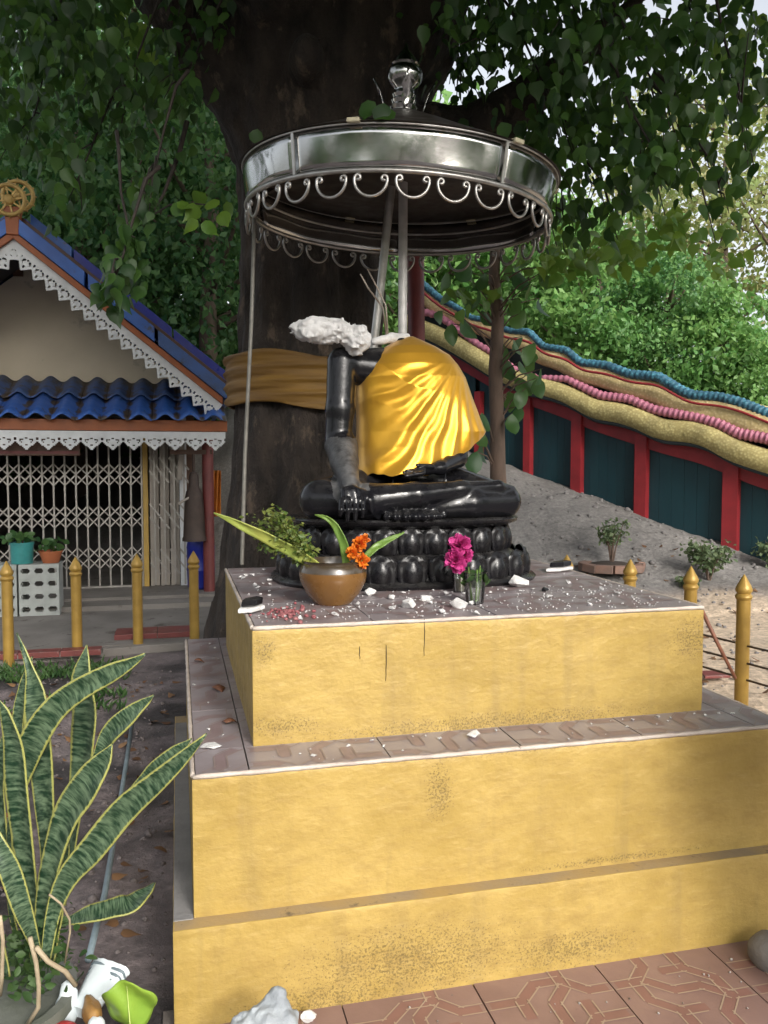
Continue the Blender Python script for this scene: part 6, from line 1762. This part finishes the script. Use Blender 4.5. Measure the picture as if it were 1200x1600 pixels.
SL_ = [
    ([(150, 1330, 22, 2.1), (138, 1100, 36, 2.08), (105, 850, 50, 2.05), (82, 600, 56, 2.02), (62, 420, 46, 2.0), (30, 315, 24, 1.98), (-6, 245, 2, 1.97)], .1),
    ([(190, 1300, 15, 2.2), (200, 900, 28, 2.2), (188, 650, 44, 2.2), (168, 400, 55, 2.2), (155, 240, 48, 2.2), (130, 130, 22, 2.2), (100, 45, 10, 2.2), (70, -30, 2, 2.2)], -.1),
    ([(260, 1100, 18, 2.35), (320, 700, 34, 2.35), (352, 480, 55, 2.35), (366, 300, 60, 2.35), (350, 150, 46, 2.35), (362, 20, 2, 2.36)], .25),
    ([(60, 620, 40, 2.14), (140, 420, 55, 2.12), (230, 285, 52, 2.10), (340, 200, 46, 2.08), (470, 132, 38, 2.06), (560, 86, 18, 2.05), (605, 58, 2, 2.04)], -.3),
    ([(160, 1330, 26, 2.05), (185, 1130, 36, 2.03), (222, 920, 46, 2.0), (288, 730, 60, 1.98), (365, 610, 64, 1.96), (430, 510, 42, 1.95), (468, 435, 3, 1.94)], .2),
    ([(330, 640, 12, 2.06), (410, 480, 20, 2.05), (455, 400, 38, 2.04), (530, 325, 38, 2.02), (600, 265, 20, 2.01), (640, 232, 2, 2.0)], .15),
    ([(190, 1330, 20, 2.0), (225, 1130, 30, 2.0), (285, 985, 44, 1.98), (385, 870, 55, 1.96), (520, 705, 55, 1.93), (650, 590, 44, 1.9), (765, 485, 28, 1.88), (860, 392, 2, 1.86)], -.25),
    ([(420, 800, 16, 2.12), (560, 640, 26, 2.1), (650, 548, 36, 2.08), (735, 470, 28, 2.07), (798, 412, 2, 2.06)], .2),
    ([(-60, 760, 26, 1.9), (-15, 850, 32, 1.9), (40, 960, 36, 1.91), (90, 1110, 32, 1.93), (130, 1220, 22, 1.96), (165, 1330, 12, 2.0)], .3),
    ([(60, 1100, 16, 2.25), (5, 700, 28, 2.25), (12, 500, 26, 2.25), (28, 350, 3, 2.25)], .2),
    ([(120, 900, 20, 2.3), (75, 500, 26, 2.3), (85, 300, 27, 2.3), (105, 180, 20, 2.3), (135, 70, 3, 2.3)], .0),
    ([(80, 1300, 14, 2.15), (45, 1060, 16, 2.15), (50, 900, 20, 2.15), (35, 740, 5, 2.15)], .4),
    ([(215, 1330, 16, 2.08), (245, 1150, 24, 2.08), (265, 1000, 20, 2.08), (288, 845, 3, 2.08)], .3),
    ([(30, 1400, 14, 2.0), (-10, 1200, 30, 1.98), (-40, 1000, 30, 1.95), (-60, 800, 10, 1.95)], .1),
]
for pts, tl in SL_: blade('leaf', pts, snake, SNAKE, tl, wide=1.0)
POTM = mat('mossy_cement_pot', (0.13, 0.135, 0.12), .85, var=(0.075, 0.085, 0.06), vscale=7, bump=.5, bscale=30)
pz0 = -.05; ptop = at(20, 1560, 2.12).z
MB().lathe([(.13, pz0 - Vector(snake.location).z), (.16, .02), (.185, ptop - .02 - .03), (.205, ptop - .045), (.205, ptop - .01), (.18, ptop - .01), (.17, ptop - .05), (0, ptop - .04)], 28).build('pot', POTM, snake, mtx=Matrix.Translation((0, 0, 0)), smooth=True, auto=40)
TAN = mat('dry_stem', (0.36, 0.30, 0.20), .7, var=(0.26, 0.2, 0.13), vscale=30)
for pts, r in (([(205, 1060), (255, 1100), (290, 1165), (292, 1215), (270, 1345)], .0026), ([(125, 1240), (150, 1340), (162, 1440), (160, 1530), (110, 1610)], .0055), ([(150, 1280), (200, 1340), (270, 1380), (315, 1440)], .006), ([(0, 1150), (12, 1250), (8, 1400), (0, 1480)], .005)):
    MB().tube([at(x * .375, 1000 + y * .375, 1.93 + .02 * i) for i, (x, y) in enumerate(pts)], r, 6).build('dry_stem', TAN, snake, smooth=True)
MOSS = leaf_mat('moss_sprig', (0.025, 0.065, 0.016), (0.06, 0.115, 0.03), .6, .3)
n = 380; P = np.array([at(random.gauss(55, 30), random.gauss(1490, 28), random.uniform(2.0, 2.2)) for _ in range(n)])
tag(put('undergrowth', leaf_mesh('undergrowth', P, rand_rot(n, -.2), rng.uniform(.012, .035, n), T_OVAL, MOSS), snake), kind='stuff')
fallen = blade('fallen_leaf', [(285, 1172, 10, 2.35), (360, 1150, 24, 2.36), (460, 1125, 30, 2.38), (540, 1105, 32, 2.4), (600, 1060, 22, 2.44), (645, 1012, 3, 2.48)], None, SNAKE, .9)
tag(fallen, 'dark snake plant leaf lying over the soil beside the pedestal base', 'leaf')

# ---- rubbish at the bottom left
WPL = mat('white_plastic', (0.62, 0.68, 0.70), .45, var=(0.50, 0.56, 0.58), vscale=8, bump=.2, bscale=20)
PRINT = mat('grey_print', (0.13, 0.17, 0.19), .5)
LIME = mat('lime_leaf', (0.28, 0.42, 0.05), .45, var=(0.20, 0.34, 0.04), vscale=6, transl=.25, bump=.2, bscale=20)
WRAP = mat('brown_wrapper', (0.30, 0.17, 0.05), .5, var=(0.20, 0.10, 0.03), vscale=20, bump=.4, bscale=30)
REDW = mat('red_wrapper', (0.40, 0.03, 0.03), .4, var=(0.30, 0.02, 0.02), vscale=20)
def crumple(name, px, py, d, r, mt, seed, label, cat, sq=(1, .7, .8), rough=.3, sub=3):
    o = put(name, stone_mesh(name, r, mt, seed, rough, sub, sq), world=Matrix.Translation(at(px, py, d)) @ Matrix.Rotation(seed, 4, 'Z'))
    o.data.polygons.foreach_set('use_smooth', [True] * len(o.data.polygons))
    return tag(o, label, cat)
# white paper cup lying on its side, with grey stripes printed round it
cp = at(152, 1545, 2.17)
cup = empty('paper_cup', cp, 'white paper cup with grey stripes lying among rubbish behind the lime leaf', 'cup')
Mc = Vector((.55, .65, .42)).to_track_quat('Z', 'Y').to_matrix().to_4x4()
MB().lathe([(.030, -.065), (.032, -.065), (.043, .055), (.045, .058), (.043, .060), (.039, .056), (.029, -.055), (0, -.055)], 28).build('cup_wall', WPL, cup, mtx=Mc, smooth=True, auto=40)
for zz in (.0, .016, .03, .042):
    r0 = .032 + (zz + .065) / .12 * .011
    MB().lathe([(r0 + .0006, zz), (r0 + .0012, zz + .005), (r0 + .0008, zz + .006)], 28).build('printed_stripe', PRINT, cup, mtx=Mc, smooth=True)
for ch in cup.children:                                   # the cup has been trodden on
    for v_ in ch.data.vertices:
        c_ = v_.co; k_ = float(fbm(c_.x * 32 + 5, c_.y * 32, c_.z * 22, 3)) - .5; k2 = float(vnoise(c_.z * 40, math.atan2(c_.y, c_.x) * .8, 3.0)) - .5
        rr0 = 1 + .9 * k_ + .5 * k2; v_.co = Vector((c_.x * rr0 * 1.25, c_.y * rr0 * .62, c_.z * (1 + .35 * k_)))
crumple('plastic_bag', 105, 1566, 2.13, .040, WPL, 3, 'crumpled pale plastic bag beside the snake plant pot', 'bag', (.7, .6, 1.3), .6)
crumple('wrapper', 143, 1583, 2.08, .042, WRAP, 5, 'crumpled brown yellow wrapper below the paper cup', 'wrapper', (1.2, .5, .7), .6)
crumple('wrapper', 97, 1606, 2.05, .03, REDW, 6, 'crumpled red wrapper at the bottom edge near the pot', 'wrapper', (1.4, .6, .35), .6)
crumple('plastic_bag', 150, 1604, 2.04, .03, WPL, 8, 'small white plastic scrap at the bottom edge by the lime leaf', 'plastic scrap')
Pl = np.zeros((15, 15, 3)); lc = at(202, 1573, 2.0)
for i in range(15):
    for j in range(15):
        u, w_ = -1 + i / 7, -1 + j / 7; rr2 = math.hypot(u, w_) or 1; k = max(abs(u), abs(w_)) / rr2; x_, z_ = u * k, w_ * k
        ww = .066 * (1 + .06 * math.sin(5 * math.atan2(z_, x_ + 1e-6)))
        Pl[i, j] = lc + Vector(_rt) * (x_ * ww) + Vector((0, 0, 1)) * (z_ * ww * 1.05) + Vector((0, 1, 0)) * (.022 * abs(x_) - .02 * z_ + .012 * math.sin(4 * x_ + 3 * z_))
ll = put('round_leaf', grid_mesh('round_leaf', Pl, LIME)); solidify(ll, .0015)
tag(ll, 'big round lime green leaf standing among rubbish at the bottom left', 'leaf')
MB().tube([lc + Vector((-.004, -.012, .06)), lc + Vector((0, -.016, 0)), lc + Vector((.004, -.02, -.06))], [.0006, .0013, .002], 5).build('leaf_vein', mat('pale_vein', (0.42, 0.5, 0.15), .5), ll)

# grey broken plaster piece and chip at the base of the pedestal
GREYP = mat('grey_blue_plaster', (0.36, 0.39, 0.41), .85, var=(0.22, 0.24, 0.26), vscale=16, bump=.7, bscale=50)
bpnt = at(428, 1588, 1.98)
def shard_sdf(X, Y, Z):
    d = smin(sd_cap(X, Y, Z, at(432, 1552, 2.0), at(415, 1600, 1.98), .018, .045), sd_cap(X, Y, Z, at(380, 1605, 1.97), at(450, 1608, 1.97), .03, .036), .03)
    return d + .040 * (fbm(X * 26, Y * 26, Z * 26, 4) - .5)
v, f = surface_nets(shard_sdf, tuple(bpnt - Vector((.15, .12, .13))), tuple(bpnt + Vector((.13, .14, .12))), .0055)
tag(put('plaster_shard', np_mesh('plaster_shard', v, f, GREYP)), 'jagged grey blue plaster chunk lying against the foot of the pedestal', 'plaster piece')
o = put('plaster_chip', stone_mesh('plaster_chip', .018, PLASTER, 4, .5, 2, (1.3, .7, .8)), world=Matrix.Translation(atZ(482, 1588, .012))); tag(o, 'white plaster chip right of the grey chunk at the foot of the pedestal', 'plaster chip')
o = put('round_stone', stone_mesh('round_stone', .075, GST, 9, .2, 3, (1, 1, .8)), world=Matrix.Translation(atZ(1212, 1492, .03))); o.data.polygons.foreach_set('use_smooth', [True] * len(o.data.polygons)); tag(o, 'rounded grey stone at the right edge on the tiled pavement', 'stone')

# ================================================================== offerings and rubble on the pedestal top
GLAZE = mat('brown_glaze', (0.115, 0.052, 0.014), .25, var=(0.17, 0.085, 0.022), vscale=7, rvar=.08, coat=.4)
GLAZE2 = mat('dark_glaze_band', (0.035, 0.026, 0.016), .22, var=(0.06, 0.04, 0.02), vscale=9, coat=.4)
bp_ = atZ(520, 948, ZT); sB = proj_d = (bp_ - Vector(_C)).dot(Vector(_fw)) / FPX
bowl = empty('ceramic_bowl', bp_, 'round brown glazed ceramic bowl holding cut leaves on the pedestal top', 'bowl')
hB_ = 70 * sB; rW = 54 * sB
bowl.location.y += rW * .6; bowl.location = Vector((bowl.location.x + rW * .12, bowl.location.y, ZT))
MB().lathe([(rW * .52, 0), (rW * .55, .004), (rW * .80, hB_ * .25), (rW * .97, hB_ * .52), (rW * 1.0, hB_ * .66), (rW * .99, hB_ * .75)], 40).build('bowl_body', GLAZE, bowl, mtx=Matrix.Identity(4), smooth=True, auto=50)
MB().lathe([(rW * .992, hB_ * .745), (rW * .96, hB_ * .86), (rW * .88, hB_ * .94), (rW * .90, hB_ * .985), (rW * .92, hB_), (rW * .86, hB_ * 1.0), (rW * .80, hB_ * .9), (rW * .75, hB_ * .8), (0, hB_ * .78)], 40).build('bowl_rim', GLAZE2, bowl, mtx=Matrix.Identity(4), smooth=True, auto=50)
BLADE = mat('cut_blade_green', (0.15, 0.24, 0.045), .42, var=(0.10, 0.19, 0.035), vscale=9, transl=.15)
BLADEY = mat('yellow_green_blade', (0.34, 0.36, 0.08), .42, var=(0.22, 0.30, 0.06), vscale=9, transl=.15)
bd_ = (bowl.location - Vector(_C)).dot(Vector(_fw))
o = blade('cut_leaf', [(505, 890, 5, bd_), (470, 868, 9, bd_ - .03), (430, 846, 9, bd_ - .05), (385, 824, 7, bd_ - .08), (334, 801, 1, bd_ - .10)], None, BLADEY, .3, sc=1, o=(0, 0), thick=.003); tag(o, 'long yellow green blade leaf leaning out left from the bowl', 'leaf')
o = blade('cut_leaf', [(541, 890, 5, bd_), (540, 860, 7, bd_ - .01), (530, 832, 6, bd_ - .02), (515, 812, 4, bd_ - .02), (492, 804, 1, bd_ - .02)], None, BLADE, .2, sc=1, o=(0, 0), thick=.003); tag(o, 'curved green blade leaf standing upright in the bowl', 'leaf')
o = blade('cut_leaf', [(560, 885, 3, bd_), (580, 862, 5, bd_), (600, 848, 5, bd_ + .02), (632, 832, 1, bd_ + .03)], None, BLADE, .3, sc=1, o=(0, 0), thick=.003); tag(o, 'short green blade leaf leaning right from the bowl', 'leaf')
# feathery sprig
FERN = leaf_mat('feathery_sprig', (0.055, 0.11, 0.02), (0.17, 0.19, 0.04), .55, .3)
sp = empty('feathery_sprig', at(498, 880, bd_ - .02), 'feathery olive green sprig with fine leaves leaning left from the bowl', 'sprig')
P, mb = [], MB()
for k in range(9):
    e = at(random.uniform(398, 470), random.uniform(795, 850), bd_ + random.uniform(-.1, .1)); s_ = at(500, 888, bd_); m_ = s_.lerp(e, .5) + Vector((0, 0, .02))
    mb.tube([s_, m_, e], [.002, .0015, .0008], 4)
    for _ in range(110):
        t = random.uniform(.25, 1.05); c = s_.lerp(m_, min(1, t * 2)) if t < .5 else m_.lerp(e, t * 2 - 1); P.append(tuple(c + Vector((random.gauss(0, .016), random.gauss(0, .02), random.gauss(0, .014)))))
mb.build('stems', BLADE, sp); P = np.array(P)
tag(put('foliage', leaf_mesh('foliage', P, rand_rot(len(P), .0), rng.uniform(.010, .026, len(P)), T_QUAD, FERN), sp), kind='stuff')
def flower(name, heads, stem_to, mt, label, rr=.016, petals=22):
    e = empty(name, stem_to, label, 'flower')
    for (c, r) in heads:
        n = petals * 3; d = rng.normal(size=(n, 3)); d /= np.linalg.norm(d, axis=1, keepdims=True); d[:, 1] -= .3
        R = rand_rot(n, 0); R[:, :, 2] = -d / np.linalg.norm(d, axis=1, keepdims=True)
        y_ = np.cross(R[:, :, 2], rng.normal(size=(n, 3))); y_ /= np.linalg.norm(y_, axis=1, keepdims=True); R[:, :, 1] = y_; R[:, :, 0] = np.cross(y_, R[:, :, 2])
        put('flower_head', leaf_mesh('flower_head', np.tile(np.array(c), (n, 1)) + d * r * .15, R, rng.uniform(.7, 1.1, n) * r, T_OVAL, mt), e)
        MB().tube([Vector(c), Vector(c).lerp(Vector(stem_to), .5) + Vector((.004, 0, 0)), Vector(stem_to)], .002, 5).build('stem', BLADE, e)
    return e
FL_O = leaf_mat('orange_petal', (0.60, 0.13, 0.015), (0.70, 0.25, 0.02), .5, .3); FL_P = leaf_mat('magenta_petal', (0.42, 0.03, 0.16), (0.58, 0.07, 0.28), .5, .3)
flower('orange_flower', [(at(562, 850, bd_ - .02), .026), (at(551, 864, bd_ - .03), .024), (at(565, 876, bd_ - .05), .026), (at(570, 842, bd_ - .01), .018)], at(552, 890, bd_), FL_O, 'orange marigold flowers at the right side of the bowl')
c1 = atZ(721, 926, ZT); c2 = atZ(745, 944, ZT)
fd = (c1 - Vector(_C)).dot(Vector(_fw))
flower('magenta_flower', [(at(718, 850, fd - .02), .040), (at(712, 874, fd - .03), .042), (at(726, 868, fd), .03), (at(716, 888, fd - .02), .022)], at(722, 915, fd), FL_P, 'magenta flowers standing in the rear plastic cup', petals=30)
GLASS = bpy.data.materials.new('clear_plastic'); GLASS.use_nodes = True
N, L = GLASS.node_tree.nodes, GLASS.node_tree.links; N.remove(N['Principled BSDF'])
tr = N.new('ShaderNodeBsdfTransparent'); tr.inputs[0].default_value = (.93, .95, .94, 1); gl = N.new('ShaderNodeBsdfGlossy'); gl.inputs['Roughness'].default_value = .08; fz = N.new('ShaderNodeFresnel'); fz.inputs[0].default_value = 1.45
ms = N.new('ShaderNodeMixShader'); ad = N.new('ShaderNodeMath'); ad.operation = 'ADD'; ad.inputs[1].default_value = .06; L.new(fz.outputs[0], ad.inputs[0]); L.new(ad.outputs[0], ms.inputs[0]); L.new(tr.outputs[0], ms.inputs[1]); L.new(gl.outputs[0], ms.inputs[2]); L.new(ms.outputs[0], N['Material Output'].inputs[0])
WATER = mat('murky_water', (0.16, 0.13, 0.08), .15, var=(0.10, 0.09, 0.05), vscale=20)
def pcup(p, h, r, label, wat):
    e = empty('plastic_cup', p, label, 'cup')
    MB().lathe([(r * .74, 0), (r * .76, .002), (r, h - .004), (r * 1.06, h - .003), (r * 1.06, h), (r * .98, h), (r * .735, .004), (0, .004)], 28).build('cup_wall', GLASS, e, mtx=Matrix.Identity(4), smooth=True, auto=40)
    if wat: MB().lathe([(0, .005), (r * .72, .005), (r * .72 + r * .24 * wat, h * wat), (0, h * wat)], 24).build('water', WATER, e, mtx=Matrix.Identity(4), smooth=True, auto=40)
    return e
sC = (c2 - Vector(_C)).dot(Vector(_fw)) / FPX
pcup(c1 + Vector((0, .02, 0)), 40 * sC, 14 * sC, 'clear plastic cup holding magenta flowers before the lotus base', .6)
pcup(c2 + Vector((0, .02, 0)), 50 * sC, 18 * sC, 'clear plastic cup with green stems standing in front of the magenta flowers', .0)
st = empty('green_stems', c2 + Vector((0, .02, .01)), 'bunch of short green stems standing in the front plastic cup', 'stems')
for k in range(9):
    a = random.uniform(0, 6.28); MB().tube([c2 + Vector((.012 * math.cos(a), .02 + .012 * math.sin(a), .008)), c2 + Vector((.022 * math.cos(a), .02 + .022 * math.sin(a), random.uniform(.07, .13)))], [.003, .002], 5).build('stem', BLADE, st)
n = 26; P = rng.normal(size=(n, 3)) * np.array([.014, .014, .018]) + np.array(c2 + Vector((0, .02, .085))); put('stem_leaves', leaf_mesh('stem_leaves', P, rand_rot(n, -.3), rng.uniform(.03, .05, n), T_OVAL, MOSS), st)

# plaster rubble: named lumps, then many chips
def lump_at(px, py, r, seed, label, mt=PLASTER, sq=(1.2, .9, .75), z=None, name='plaster_lump', cat='plaster lump', group=None, rough=.42, sub=2):
    p = atZ(px, py, ZT if z is None else z)
    o = put(name, chunk_mesh(name, r * 1.05, mt, seed, sq, 16), world=Matrix.Translation(p + Vector((0, r * .3, r * sq[2] * .6))) @ Matrix.Rotation(seed * 1.7, 4, 'Z'))
    return tag(o, label, cat, group)
lump_at(812, 918, .040, 1, 'large white plaster lump near the right end of the lotus base')
lump_at(719, 950, .030, 2, 'squarish white plaster lump in front of the plastic cups', sq=(1.1, .9, .8))
lump_at(640, 950, .026, 3, 'white plaster lump on the pedestal edge between bowl and cups')
lump_at(667, 938, .022, 4, 'pale plaster crumb pile before the middle lotus petals', sq=(1.5, 1, .6))
lump_at(579, 930, .022, 5, 'white plaster lump just right of the ceramic bowl')
lump_at(612, 936, .015, 14, 'small grey white plaster lump right of the bowl, near the lotus base')
lump_at(852, 924, .014, 15, 'small black lacquered fragment right of the large white lump', mt=BLACK)
lump_at(740, 1152, .024, 6, 'flat white plaster flake on the middle ledge below the cups', sq=(1.3, .8, .5), z=ZM)
lump_at(330, 1168, .026, 7, 'flat white plaster flake on the left ledge corner of the middle tier', sq=(1.2, 1.2, .25), z=ZM)
# broken shells of black lacquer with white plaster inside
def shell_piece(px, py, L_, label, rz, seed):
    p = atZ(px, py, ZT); e = empty('lacquer_shard', p + Vector((0, 0, .0)), label, 'shard', rz=rz)
    poly = [(-L_, -.012, .004), (-L_ * .2, -.03, .004), (L_, -.012, .006), (L_ * .9, .03, .008), (-L_ * .3, .026, .006)]
    MB().prism([Vector(q) for q in poly], (0, 0, .014)).build('plaster_core', PLASTER, e, mtx=Matrix.Identity(4), bevel=.003)
    poly2 = [(-L_ * .7, -.004, .020), (L_ * .2, -.018, .020), (L_ * .98, -.002, .022), (L_ * .9, .034, .022), (-L_ * .1, .03, .020)]
    MB().prism([Vector(q) for q in poly2], (.01, .01, .022)).build('lacquer_skin', BLACK, e, mtx=Matrix.Identity(4), bevel=.006)
shell_piece(390, 957, .052, 'black and white lacquer shard at the front left corner of the pedestal top', rad(28), 1)
shell_piece(872, 893, .075, 'black and white lacquer shard at the right rear of the pedestal top', rad(12), 2)
# red paper scraps
RSC = mat('red_paper_scrap', (0.17, 0.03, 0.04), .7, var=(0.26, 0.11, 0.11), vscale=30)
pp = [tuple(atZ(random.gauss(446, 20), random.gauss(960, 5), ZT) + Vector((0, 0, .004))) for _ in range(80)]
scatter('paper_scraps', pp, [random.uniform(.003, .010) for _ in pp], RSC, 'dark red paper scraps piled left of the bowl', 'paper scraps')
CHIP = mat('plaster_chip_mix', (0.55, 0.54, 0.53), .9, var=(0.30, 0.30, 0.30), vscale=40)
chips = [chunk_mesh('plaster_chip', .010, CHIP if k % 3 else PLASTER, 20 + k, (1.3, .9, .5), 10) for k in range(7)]
spots = []
for _ in range(110):
    spots.append((random.uniform(PX0 + .05, PX1 - .04), PY0 + abs(random.gauss(.28, .2)) + .02, ZT))
for _ in range(26): spots.append((random.uniform(PX0 + .04, .42), random.uniform(3.0, 3.8), ZT))
for k, (x, y, z_) in enumerate(spots):
    if y > 3.0 and .38 < x < 1.5: continue
    s = random.choice((.3, .35, .45, .5, .6, .8, 1.0, 1.5))
    o = put('plaster_chip', chips[k % 7], world=Matrix.Translation((x, y, z_ + .004 * s)) @ Matrix.Rotation(random.uniform(0, 6.28), 4, 'Z') @ Matrix.Scale(s, 4))
    tag(o, 'small white plaster chip scattered on the top of the pedestal around the statue', 'plaster chip', 'plaster chips on the pedestal top')
for k in range(46):
    x = random.uniform(.25, 1.85); y = random.uniform(2.27, 2.42); s = random.choice((.25, .35, .5, .8))
    if k > 34: x, y = random.uniform(.04, .19), random.uniform(2.4, 3.9)
    o = put('plaster_chip', chips[k % 7], world=Matrix.Translation((x, y, ZM + .004 * s)) @ Matrix.Rotation(random.uniform(0, 6.28), 4, 'Z') @ Matrix.Scale(s, 4))
    tag(o, 'small white plaster chip lying on the tiled ledge of the middle tier', 'plaster chip', 'plaster chips on the middle ledge')
pp = [(random.uniform(PX0 + .03, PX1 - .03), PY0 + .03 + abs(random.gauss(.2, .22)), ZT + .001) for _ in range(420)]
pp = [p for p in pp if not (p[1] > 3.02 and .38 < p[0] < 1.5) and p[1] < 3.8]
scatter('plaster_grit', pp, [random.uniform(.0012, .0042) for _ in pp], CHIP, 'fine pale plaster grit strewn over the pedestal top', 'grit')
pp = [(random.uniform(.3, 2.4), random.uniform(1.3, 2.17), .002) for _ in range(160)]
scatter('pavement_grit', pp, [random.uniform(.0015, .005) for _ in pp], mat('dark_grit', (0.12, 0.09, 0.07), .9, var=(.4, .38, .36), vscale=30), 'fine grit scattered on the tiled pavement', 'grit')
# curled dead leaves on the left ledge
DL = mat('dry_brown_leaf', (0.085, 0.030, 0.015), .65, var=(0.14, 0.055, 0.025), vscale=20, bump=.3)
for (px, py, s, rz, lb) in ((338, 1079, .045, .4, 'curled dark brown dead leaf on the left ledge, farther back'), (350, 1137, .038, 2.0, 'small brown dead leaf on the left ledge, nearer the corner'), (305, 1037, .03, 1.2, 'tiny brown dead leaf at the rear of the left ledge')):
    v_, f_ = T_HEART; vv = v_.copy(); vv[:, 1] = .25 * np.abs(vv[:, 0]) ** 1.2 * 2 + .2 * np.sin(vv[:, 2] * 4); 
    o = put('dead_leaf', np_mesh('dead_leaf', vv * s * 1.5, f_, DL), world=Matrix.Translation(atZ(px, py, ZM) + Vector((0, .03, .012))) @ Euler((-math.pi / 2 + .2, .1, rz)).to_matrix().to_4x4()); solidify(o, .0015)
    tag(o, lb, 'leaf')
